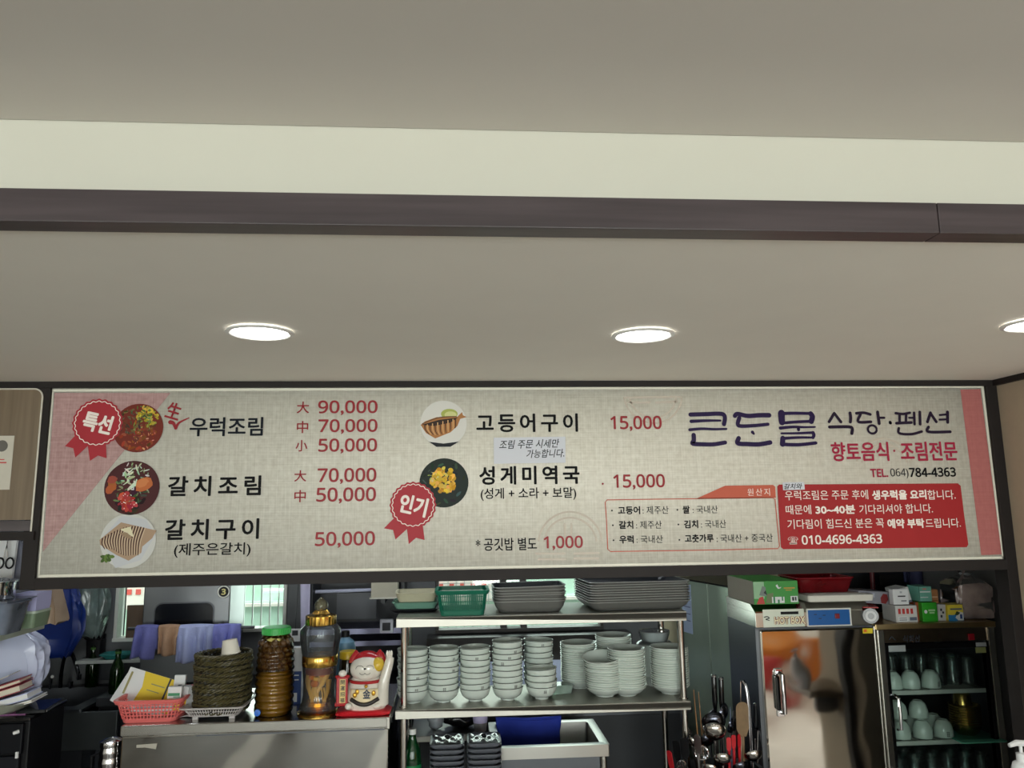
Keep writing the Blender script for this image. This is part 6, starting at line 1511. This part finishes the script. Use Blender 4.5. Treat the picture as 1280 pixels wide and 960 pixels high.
obj('bowl_wall', B().rr([(0, .07, .05, .03), (.012, .10, .06, .04), (.035, .135, .075, .045), (.037, .131, .071, .045), (.015, .09, .05, .04)], n=5), mat('grey_green_bowl', (150, 152, 138), .4), bw2)
def booky(label, cx, cz, w, d, h, ty, col, edge, name='book'):
    t = thing(name, label, 'book' if name == 'book' else 'papers', (cx, 2.985, cz), rot=(0, ty, rad(4)))
    obj('cover', B().box(-w/2, w/2, -d/2, d/2, 0, .003).box(-w/2, w/2, -d/2, d/2, h-.003, h).box(-w/2, -w/2+.003, -d/2, d/2, .003, h-.003), col, t)
    obj('pages', B().box(-w/2+.003, w/2-.004, -d/2+.003, d/2-.003, .003, h-.003), edge, t); return t
bx_ = bw2.location.x
booky('light blue pad tilted in the grey paper tray', bx_+.055, ZB+.034, .16, .11, .022, rad(-14), mat('light_blue_pad', (186, 192, 222), .6), PW)
booky('thin white papers under the light blue pad', bx_+.065, ZB+.022, .17, .12, .010, rad(-14), PW, mat('cream_pages', (214, 206, 186), .7), 'paper_stack')
booky('dark red book lying on the light blue pad', bx_+.03, ZB+.058, .15, .10, .024, rad(-16), mat('dark_red_cover', (138, 18, 34), .45), mat('cream_pages', (214, 206, 186), .7))
booky('red book with cream pages on top of the pile', bx_+.028, ZB+.085, .145, .09, .014, rad(-17), mat('dark_red_cover', (138, 18, 34), .45), mat('cream_pages', (214, 206, 186)))
tag(obj('envelope', B().box(-.09, .06, -.05, .05, 0, .002), mat('cream_pages', (214, 206, 186)), loc=(bx_-.0, 2.985, ZB+.108), rot=(0, rad(-24), .1)), 'cream envelope on top of the red books', 'envelope')
# big pale plastic bag
q = at(20, 832, 3.24)
lb_ = []
for i in range(15):
    f = i/14; s = (.72+.5*math.sin(PI*min(1, f*1.25)*.62)) * (1 if f < .82 else 1-.55*(f-.82)/.18)
    lb_.append([((x*s+.012*math.sin(2.3*k+7*f))-.02*f, y*s*(1+.06*math.sin(3*k)), .27*f+.010*math.sin(1.3*k+4*f)*(0 if i == 0 else 1)) for k, (x, y) in enumerate(rrect(.13, .045, .035, 6))])
tag(obj('plastic_bag', B().loft(lb_), mat('pale_blue_bag_film', (190, 196, 222), .35, 0, .10, 10, .6, coat=.3), loc=(at(4, 832, 3.06).x-.012, 3.085, ZB+.001), smooth=70), 'large bulging pale blue plastic bag behind the papers', 'bag')
# steel pitcher left of the counter
sp = thing('low_stool', 'low black stool in the gap left of the counter', 'stool', (-1.29, 3.08, 0))
obj('seat', B().box(-.06, .06, -.09, .09, .60, .62), BLACK, sp, bevel=.003)
for sx_ in (-1, 1):
    for y in (-1, 1): obj('leg', B().tube([(sx_*.045, y*.07, 0), (sx_*.045, y*.07, .60)], .009, 8), BLACK, sp)
q = at(139, 932, 3.06)
kt2 = thing('steel_pitcher', 'shiny ribbed steel pitcher standing left of the steel counter', 'pitcher', (q.x-.006, 3.075, .6205))
obj('body', B().lathe([(.001, .0), (.044, 0), (.046, .01)]+[(.044-.006*(z/.26)+.0012*math.sin(z*180), .012+z) for z in [.26*k/40 for k in range(41)]]+[(.036, .285)], 32, cap0=True), CHROME, kt2)
obj('lid', B().lathe([(.0385, .283), (.040, .288), (.038, .302), (.018, .312), (.001, .314)], 32), CHROME, kt2)
obj('handle', B().tube([(-.036, 0, .26), (-.066, 0, .25), (-.066, 0, .14), (-.044, 0, .11)], .006, 8), BLACK, kt2)

# ================================================================== BACK OF THE KITCHEN
KB_D = mat('dark_bench_front', (52, 54, 58), .5, 0, .1, 10)
bn = thing('cooking_bench', 'dark steel cooking bench along the kitchen back wall', 'bench', (-.95, 4.07, 0))
obj('body', B().box(-.72, .72, -.2, .22, .05, .86), KB_D, bn)
obj('top', B().box(-.73, .73, -.21, .222, .86, .90), STEEL_DARK, bn, bevel=.003)
for sx_ in (-1, 1):
    for y in (-.17, .18): obj('leg', B().box(sx_*.68-.02, sx_*.68+.02, y-.02, y+.02, 0, .05), BLACK, bn)
ax0, ax1 = at(178, 770, 4.0).x, at(287, 760, 4.0).x
ap = thing('steam_oven', 'grey steel oven with a dark rounded window behind the hanging towels', 'oven', ((ax0+ax1)/2, 4.0, .905))
hw_ = (ax1-ax0)/2
obj('body', B().box(-hw_, hw_, 0, .27, .02, .80), steel('grey_oven_steel', (128, 130, 132), .34, (60, 1, 1), .05, 8, .1), ap, bevel=.006)
obj('base_feet', B().box(-hw_+.03, -hw_+.08, .03, .24, 0, .02).box(hw_-.08, hw_-.03, .03, .24, 0, .02), BLACK, ap)
a, c = at(195, 755, 4.0), at(265, 800, 4.0)
lo = ap.location
cxw, czw, hxw, hzw = (a.x+c.x)/2-lo.x, (a.z+c.z)/2-lo.z, (c.x-a.x)/2, (a.z-c.z)/2
obj('window_frame', B().prism([(cxw+x, czw+z) for x, z in rrect(hxw+.006, hzw+.006, .04, 6)], -.003, .001), STEEL_DARK, ap)
obj('dark_window', B().prism([(cxw+x, czw+z) for x, z in rrect(hxw, hzw, .036, 6)], -.006, .0), mat('dark_oven_glass', (14, 16, 20), .15), ap)
q = at(280, 739.5, 4.0); r_ = 8.2*(at(281, 739, 4.0).x-at(280, 739, 4.0).x)
sk_ = obj('number_sticker', B().poly(disc((q.x-lo.x, q.z-lo.z), r_, r_, 28), -.0066).poly([(0, 0), (0, 0), (0, 0)], -.0066) if False else B().poly(disc((q.x-lo.x, q.z-lo.z), r_, r_, 28), -.0066), BLACK, ap)
rg_ = B(); stroke(rg_, disc((q.x-lo.x, q.z-lo.z), r_*.86, r_*.86, 28), r_*.2, -.0070, closed=True); obj('sticker_ring', rg_, mat('sticker_white', (226, 226, 216), .5), ap, smooth=400)
n3 = B(); text_in(n3, dig('3'), (q.x-lo.x-r_*.34, q.z-lo.z-r_*.46, q.x-lo.x+r_*.34, q.z-lo.z+r_*.46), -.0074, 0, .05); obj('number', n3, mat('pale_yellow_digit', (226, 214, 140), .5), ap, smooth=400)
ra, rb2 = at(160, 786, 3.92), at(318, 787, 3.92)
rl3 = obj('towel_rail', B().tube([(ra.x-lo.x, -.08, ra.z-lo.z), (rb2.x-lo.x, -.08, rb2.z-lo.z+.012)], .007, 10).tube([(-hw_+.03, .004, ra.z-lo.z), (-hw_+.03, -.08, ra.z-lo.z)], .006, 8).tube([(hw_-.03, .004, ra.z-lo.z+.009), (hw_-.03, -.08, ra.z-lo.z+.009)], .006, 8), STEEL_DARK, ap)
zr_ = lambda px: ra.z+(px-160)/158*(rb2.z+.012-ra.z)
TW = lambda n, c: mat(n, c, .9, 0, .10, 120, .6)
mpp = at(201, 800, 3.92).x-at(200, 800, 3.92).x
for px0, px1, drop, col, nm, lab, fo, sd in ((170, 197.5, 37, (108, 110, 172), 'indigo', 'indigo blue towel at the left end of the rail', 1.2, .4), (198, 224.5, 33, (176, 140, 112), 'tan', 'tan brown towel between the indigo and the pale blue towels', 1.6, 2.0),
                                        (222, 267, 42, (176, 184, 226), 'paleblue', 'long pale blue towel in the middle of the rail', 2.2, 3.1), (266.5, 301, 26, (138, 142, 216), 'violet', 'violet blue towel at the right end of the rail', 1.4, 4.4)):
    cx = at((px0+px1)/2, 800, 3.92).x
    drape('towel', lab, 'towel', cx, 3.92, zr_((px0+px1)/2)+.0015, (px1-px0)*mpp, drop*mpp, drop*mpp*.7, TW('towel_'+nm, col), fo*1.4, .016, .003, .012, sd, 'towels on the rail', skew=(-.10 if nm == 'indigo' else .0), thick=.005)
# sill board, brown board, teal dish, knife box
tag(obj('wood_board', B().box(0, at(176, 780, 4.25).x-at(155, 780, 4.25).x, 0, .015, 0, .165), wood('brown_board', (92, 72, 56), (104, 84, 66), (30, 30, 3)), loc=(at(155, 780, 4.25).x, 4.275, 1.1035), bevel=.002), 'brown board standing in the small left kitchen window', 'board')
ssh = thing('sill_shelf', 'pale stone ledge under the small left kitchen window', 'shelf', (-1.75, 4.22, 1.0))
obj('slab', B().box(-.17, .17, -.07, .079, .0, .016), mat('pale_ledge', (186, 190, 184), .4), ssh, bevel=.002)
obj('support', B().box(-.16, .16, .03, .079, -.10, 0), KB_D, ssh)
td = thing('teal_dish', 'teal plastic dish on the pale ledge under the window', 'dish', (at(147, 815, 4.2).x, 4.205, 1.0165))
obj('dish_wall', B().rr([(0, .05, .04, .02), (.022, .075, .055, .025), (.024, .074, .054, .025), (.004, .047, .037, .018)], n=5), mat('teal_plastic', (40, 124, 120), .4), td)
obj('rim', B().tube(ring(.075, .055, .025, .0225), .003, 6, closed=True), mat('teal_plastic', (40, 124, 120)), td)
q = at(118, 812, 4.24)
kh = thing('knife_holder', 'black wall holder with scissors and knife handles left of the window', 'holder', (q.x, 4.262, q.z))
kh.location.y = 4.255
obj('box', B().rr([(-.06, .034, .03, .008), (.05, .038, .034, .008)], n=3), BLACK, kh)
obj('back_plate', B().box(-.03, .03, .03, .044, -.05, .07), BLACK, kh)
for k, (dx, tilt) in enumerate(((-.022, -.5), (.0, -.15), (.024, .15))):
    t4 = thing('kitchen_scissors' if k == 0 else 'kitchen_knife', ('black looped scissors leaning left out of the wall holder', 'black knife handle in the middle of the wall holder', 'black knife handle at the right of the wall holder')[k], 'scissors' if k == 0 else 'knife', (q.x+dx, 4.25, q.z+.045), rot=(0, tilt, 0))
    obj('blade', B().prism([(-.008, -.06), (.008, -.06), (.01, .01), (-.01, .01)], -.001, .001), CHROME, t4)
    if k == 0:
        for s in (-1, 1): obj('loop', B().tube([(s*.014+.013*math.cos(a), 0, .05+.036*math.sin(a)) for a in [2*PI*j/16 for j in range(16)]], .005, 6, closed=True), BLACK, t4)
        obj('neck', B().tube([(0, 0, 0), (0, 0, .03)], .007, 8), BLACK, t4)
    else: obj('handle', B().tube([(0, 0, 0), (.002, 0, .05), (.006, 0, .085)], [.009, .012, .009], 8), BLACK, t4)
# hanging bags on the left of the back wall
hk = thing('bag_hook_rail', 'dark hook rail high on the wall with hanging bags', 'rail', (-1.95, 4.28, 1.52))
obj('rail', B().box(-.28, .22, 0, .019, -.012, .012), STEEL_DARK, hk)
for k in range(4): obj('hook', B().tube([(-.24+.15*k, 0, .0), (-.24+.15*k, -.03, -.01), (-.24+.15*k, -.035, .015)], .004, 6), CHROME, hk)
def hangbag(label, px, py0, py1, Y, w, mt, seed):
    a, c = at(px, py0, Y), at(px, py1, Y); h = 1.50-c.z
    rr_ = []
    for i in range(18):
        f = i/17; s = min(1, .12+1.5*f**.8)*(1-.35*max(0, f-.75)/.25)
        rr_.append([(x*s*(1+.10*math.sin(3*k+seed+5*f)), y*s*(1+.14*math.cos(2*k+seed+7*f)), -h*f+.010*math.sin(2.2*k+seed+6*f)) for k, (x, y) in enumerate(rrect(w/2, .05, .04, 6))])
    o = obj('hanging_bag', B().loft(rr_), mt, loc=(a.x, Y, 1.505), smooth=80)
    return tag(o, label, 'bag')
BAGF = clear('hanging_bag_film', (205, 218, 216), 2.0, .16, .55, (170, 190, 186))
hangbag('clear bag hanging at the left of the pair beside the window', 94, 735, 782, 4.21, .14, BAGF, 0.4)
hangbag('clear bag hanging at the right of the pair beside the window', 118, 735, 796, 4.19, .15, BAGF, 2.2)
hangbag('deep blue plastic bag hanging left of the clear bags', 70, 745, 822, 4.12, .27, mat('deep_blue_film', (22, 46, 118), .35, 0, .2, 12, .5), 1.1)
# sink counter
sc2 = thing('sink_counter', 'dark steel sink counter with a black faucet at the back left', 'counter', (-1.97, 4.02, 0))
obj('front', B().box(-.27, at(146, 900, 3.76).x+1.97, -.26, -.24, .70, .862), mat('grey_sink_front', (92, 96, 96), .4, .6), sc2, bevel=.003)
obj('body', B().box(-.27, .28, -.24, .27, .05, .70), KB_D, sc2)
rim_ = B().rr([(.862, .275, .262, .01), (.875, .275, .262, .01), (.876, .22, .2, .02), (.70, .20, .18, .03)], cap0=False, cap1=True, n=4); obj('basin', rim_, STEEL_DARK, sc2)
q = at(76, 850, 4.2); g0 = (at(77, 840, 4.22).x+1.97, .20)
fa = smoothline([(g0[0], g0[1], .876), (g0[0], g0[1], .95), (g0[0]+.015, g0[1]-.01, 1.03), (g0[0]+.05, g0[1]-.03, 1.055), (g0[0]+.085, g0[1]-.05, 1.01), (g0[0]+.115, g0[1]-.06, .94)], 6)
f_ = obj('faucet', B().tube(fa, .009, 8), BLACK_GLOSS, sc2)
obj('spout_tip', B().lathe([(.011, -.016), (.012, .012), (.001, .014)], 12, cap0=True).xform(Matrix.Translation(fa[-1])), CHROME, f_)
obj('tap_lever', B().tube([(g0[0]-.04, g0[1]-.02, .876), (g0[0]-.04, g0[1]-.02, .93), (g0[0]-.02, g0[1]-.05, .94)], .008, 8).tube([(g0[0]+.06, g0[1]-.02, .876), (g0[0]+.06, g0[1]-.02, .91)], .010, 8), CHROME, f_)
for px, y_, lab in ((118, 4.26, 'dim green glass bottle behind the sink, left of the two'), (149, 3.98, 'green glass bottle behind the pink basket, right of the two')):
    q = at(px, 850, y_)
    t5 = thing('green_glass_bottle', lab, 'bottle', (q.x, y_-.03, .8765 if px < 120 else .9005))
    obj('body', B().lathe([(.001, 0), (.03, 0), (.032, .006), (.032, .10), (.026, .13), (.012, .16), (.012, .19), (.0135, .19), (.0135, .198), (.011, .2)], 24, cap0=True), clear('bottle_green_glass', (70, 130, 40), 1.5, .03, .25, (40, 84, 24)), t5)
    obj('neck_ring', B().lathe([(.0125, .18), (.0142, .183), (.0142, .19), (.0125, .193)], 20), mat('green_crown', (64, 110, 40), .4), t5)
# open dish rack between the windows
rx0, rx1 = at(388, 770, 4.02).x, at(503, 770, 4.02).x
rk = thing('open_wall_rack', 'dark open wall rack with grey shelf edges behind the liquor jar', 'rack', ((rx0+rx1)/2, 4.02, 0))
hw_ = (rx1-rx0)/2
za, zb3, zc_, zd2 = at(430, 793, 4.02).z, at(430, 807, 4.02).z, at(430, 741, 4.02).z, at(430, 812, 4.02).z
DKP = mat('near_black_panel', (30, 32, 38), .4, 0, .1, 10)
obj('back_panel', B().box(-hw_, hw_, .24, .265, .905, 1.75), DKP, rk)
for s in (-1, 1): obj('side_panel', B().box(s*hw_-.008, s*hw_+.008, 0, .24, .905, 1.75), DKP, rk)
LAV = steel('lavender_steel', (150, 150, 176), .35, (60, 1, 1), .03, 10)
obj('shelf_board', B().box(-hw_, hw_, -.004, .24, za, za+.026), LAV, rk)
obj('shelf_board', B().box(-hw_, hw_, -.004, .24, zb3-.004, zb3+.020), LAV, rk)
obj('top_board', B().box(-hw_, hw_, 0, .24, 1.72, 1.75), DKP, rk)
obj('light_bar', B().tube([(at(392, 742, 4.1).x-rk.location.x, .08, zc_), (at(478, 739, 4.1).x-rk.location.x, .08, zc_+.004)], .009, 8), mat('pale_bar', (196, 198, 220), .3), rk)
obj('dark_screen', B().box(at(420, 760, 4.1).x-rk.location.x, at(470, 760, 4.1).x-rk.location.x, .10, .12, za+.06, zc_-.012), mat('smoky_panel', (62, 64, 72), .35), rk)
q = at(483, 783, 4.0)
th = obj('thermostat', B().rr([(0, .034, .034, .006), (.016, .032, .032, .006)], n=3).xform(Matrix.Translation((q.x-rk.location.x, -.004, q.z)) @ Matrix.Rotation(rad(90), 4, 'X')), mat('white_switch', (206, 208, 216), .4), rk)
obj('dark_display', B().box(q.x-rk.location.x-.02, q.x-rk.location.x+.02, -.0225, -.0205, q.z-.02, q.z+.018), DKP, th)
q0, q1 = at(372, 735, 4.05), at(388, 785, 4.05)
lp = thing('lavender_sheet', 'tall pale lavender sheet hanging beside the dark wall rack', 'sheet', ((q0.x+q1.x)/2+.008, 3.995, 0))
obj('sheet', B().grid(lambda u, v: ((u-.5)*(q1.x-q0.x)*(.85-.25*(1-v))+.012*(1-v), .006*math.sin(4*u), q1.z-.03+v*(1.68-q1.z+.03)), 5, 6), mat('pale_lavender_sheet', (186, 182, 210), .5), lp, thick=.002)
obj('top_clip', B().box(-.02, .02, -.006, .03, 1.64, 1.68), BLACK, lp)
q = at(372.5, 790, 4.0)
tg_ = thing('hanging_tag', 'small white tag with a dark square behind the plum jar lid', 'tag', (q.x, 3.93, q.z))
obj('card', B().box(-.024, .024, 0, .004, -.034, .026), PW, tg_)
obj('dark_square', B().poly(R4(-.014, .014, -.006, .018), -.0006), DKB, tg_)
obj('string', B().tube([(0, .002, .026), (.01, .002, .3), (.03*0, .002, 2.298-q.z)], .0015, 5), BLACK, tg_)
q = at(484, 744, 3.9)
wcn = thing('white_carton', 'pale beige carton on a bracket above the foam tray', 'box', (at(483, 738, 4.0).x, 3.97, at(483, 745, 3.97).z))
obj('carton', B().box(-.068, .062, -.05, .045, 0, .075), mat('beige_carton', (186, 180, 160), .5), wcn, bevel=.001)
obj('lower_lip', B().box(-.075, .068, -.055, .048, -.008, 0), mat('pale_edging', (206, 202, 188)), wcn)
obj('bracket', B().box(-.02, .0, -.04, .30, -.03, -.008), DKP, wcn)
# window ledge and backsplash in the middle
struct('trim_8', B().box(-.16, .93, 4.16, YK, .955, 1.078), mat('dark_ledge', (44, 42, 40), .4))
struct('trim_9', B().box(-.45, 1.15, 4.288, YK, .55, .955), steel('blue_grey_backsplash', (150, 160, 182), .35, (1, 1, 1), .05, 60))
obj_ = thing('back_table', 'dark steel work table under the kitchen windows', 'table', (.45, 4.02, 0))
obj('top', B().box(-.66, .68, -.22, .265, .76, .79), STEEL_DARK, obj_, bevel=.003)
obj('cabinet_body', B().box(-.64, .66, -.18, .25, .05, .76), KB_D, obj_)
for sx_ in (-1, 1): obj('foot', B().box(sx_*.6-.02, sx_*.6+.02, -.1, .2, 0, .05), BLACK, obj_)
# refrigerator seen at an angle, with a note
fr = thing('refrigerator', 'tall steel refrigerator behind the utensil bin with pale reflections painted into its doors', 'refrigerator', (1.308, 3.585, 0), rotz=math.atan2(.108, .5))
# local +y runs along the doors away from the camera, doors face local -x
FS = mat('fridge_door_reflection_tint', (186, 204, 184), .25, .45, .04, 10)  # pale green of the mirrored window is put into the door colour
obj('body', B().box(.02, .50, 0, .60, .05, 1.36), STEEL_DARK, fr, bevel=.004)
dl = obj('door', B().box(0, .02, .002, .268, .06, 1.358), FS, fr, bevel=.003)
dr2 = obj('door', B().box(0, .02, .276, .598, .06, 1.358), FS, fr, bevel=.003)
obj('gap_seal', B().box(.006, .021, .267, .277, .06, 1.356), BLACK, fr)
obj('handle', B().tube([(-.002, .25, .45), (-.035, .25, .47), (-.035, .25, .75), (-.002, .25, .77)], .008, 8), CHROME, dl)
obj('top_cap', B().box(.0, .50, 0, .60, 1.36, 1.366), BLACK, fr)
for y in (.05, .5): obj('foot', B().box(.05, .45, y, y+.04, 0, .05), BLACK, fr)
fn = thing('paper_note', 'long pale blue paper sheet stuck on the refrigerator door beside the tray pile', 'paper note', (0, 0, 0))
fn.matrix_world = fr.matrix_basis @ Matrix.Translation((-.0016, .49, 1.20))
obj('paper', B().box(0, .001, -.055, .045, -.11, .14), mat('pale_blue_note', (190, 206, 232), .6), fn)
for k in range(5): obj('text_line', B().box(-.0006, 0, -.04, .03, .09-.035*k, .096-.035*k), mat('blue_grey_print', (120, 130, 170)), fn)
struct('wall_cream_panel', B().box(1.12, 2.27, 4.292, YK, 0, 2.3), mat('cream_kitchen_wall', (204, 198, 164), .7, 0, .04, 6))
# dark storage rack behind the right hand cabinets
dr3 = thing('storage_rack', 'dark storage rack in the shade behind the cup cabinet', 'rack', (2.03, 3.85, 0))
for z in (.4, .85, 1.24, 1.40): obj('shelf_board', B().box(-.20, .22, -.15, .2, z, z+.02), DKP, dr3)
for sx_ in (-.19, .21):
    for y in (-.14, .19): obj('post', B().box(sx_-.012, sx_+.012, y-.012, y+.012, 0, 1.75), DKP, dr3)
obj('back_panel', B().box(-.2, .22, .18, .19, .42, 1.7), mat('slate_panel', (58, 60, 60), .5), dr3)
q = at(1091, 725, 3.62)
tag(obj('broom_handle', B().tube([(q.x-.008, 3.62, .0), (q.x, 3.62, 1.72)], .011, 10), mat('dark_red_pole', (96, 36, 40), .4)), 'dark red pole standing behind the boxes on the cup cabinet', 'pole')
q = at(1150, 725, 3.68)
drape('navy_cloth', 'dark navy cloth hanging in the shade behind the cup cabinet', 'cloth', q.x-.02, 3.685, 1.46, .11, .13, .1, mat('navy_cloth', (56, 58, 92), .8, 0, .15, 40), 2, .008, 0, .02, 2.2)
# hand pump bottle at the lower right
sd_ = thing('serving_ledge', 'narrow wooden ledge fixed to the right pier under the pump bottle', 'ledge', (1.774, 2.33, .83))
obj('top', B().box(-.09, .1015, -.12, .12, 0, .03), VENEER, sd_, bevel=.003)
obj('bracket', B().box(.0, .1015, -.01, .01, -.08, 0), STEEL_DARK, sd_)
q = at(1274, 932, 2.33)
pb2 = thing('pump_bottle', 'white pump bottle at the lower right corner of the photo', 'bottle', (q.x+.004, 2.33, .8605))
hz = q.z-.8605
obj('body', B().lathe([(.001, 0), (.03, 0), (.032, .005), (.032, hz-.07), (.026, hz-.05), (.013, hz-.042)], 28, cap0=True), mat('white_pump_plastic', (224, 226, 226), .35), pb2)
obj('collar', B().lathe([(.015, hz-.044), (.015, hz-.022), (.006, hz-.02)], 20), mat('white_pump_plastic', (224, 226, 226)), pb2)
obj('pump_head', B().tube([(0, 0, hz-.025), (0, 0, hz+.004)], .005, 8).tube([(.012, 0, hz+.006), (-.012, 0, hz+.008), (-.036, 0, hz+.001)], [.009, .009, .006], 8), mat('white_pump_plastic', (224, 226, 226)), pb2)

# ================================================================== DINING ROOM BEHIND THE CAMERA (furniture added for reflections in the steel)
TB = wood('dark_table_wood', (84, 58, 40), (104, 74, 52), (2, 30, 30), .3)
for k, (x, y, lab) in enumerate(((-1.9, -.9, 'left near'), (-2.4, -2.7, 'left far'), (1.6, -2.9, 'right far'))):  # invented tables, added as darker blocks for the steel to mirror
    t = thing('reflection_table', 'dark wooden table added behind the camera for reflections, %s one' % lab, 'table', (x, y, 0), 0, 'tables added for reflections')
    obj('tabletop', B().box(-.6, .6, -.38, .38, .70, .735), TB, t, bevel=.004)
    for sx_ in (-1, 1):
        for sy_ in (-1, 1): obj('leg', B().box(sx_*.55-.025, sx_*.55+.025, sy_*.33-.025, sy_*.33+.025, 0, .70), TB, t)
wbn = thing('reflection_banner', 'orange and red cloth banner added on the unseen far right wall for reflections', 'banner', (4.19, -.6, 0))  # invented banner, added to give the steel orange and red to mirror
obj('cloth', B().box(-.01, 0, -1.2, .9, .5, 1.5), mat('orange_banner_cloth', (236, 150, 50), .7), wbn)
obj('red_border', B().box(-.014, -.010, -1.2, .9, .35, .62).box(-.014, -.010, -1.2, .9, 1.4, 1.55), mat('red_banner_cloth', (176, 40, 44), .7), wbn)

for x, y, z, r_, h, nm, c_, lab in ((3.3, -2.1, 0, .42, .42, 'orange', (236, 150, 56), 'large orange cushion added behind the camera for the door reflection'), (2.75, -1.1, 0, .26, .30, 'red', (176, 40, 48), 'red cushion added behind the camera for the door reflection')):  # invented cushions, added to colour the hot cabinet door's reflection
    t = thing('reflection_cushion', lab, 'cushion', (x, y, 0.0))
    obj('cushion', B().rr([(0, r_*.9, r_*.9, .1), (.05, r_, r_, .12), (h-.06, r_, r_, .12), (h, r_*.8, r_*.8, .1)], n=6), mat(nm+'_cushion_cloth', c_, .8, 0, .08, 20), t)
    obj('button', B().ball((0, 0, h), .03, .03, .012), mat(nm+'_cushion_cloth', c_), t)
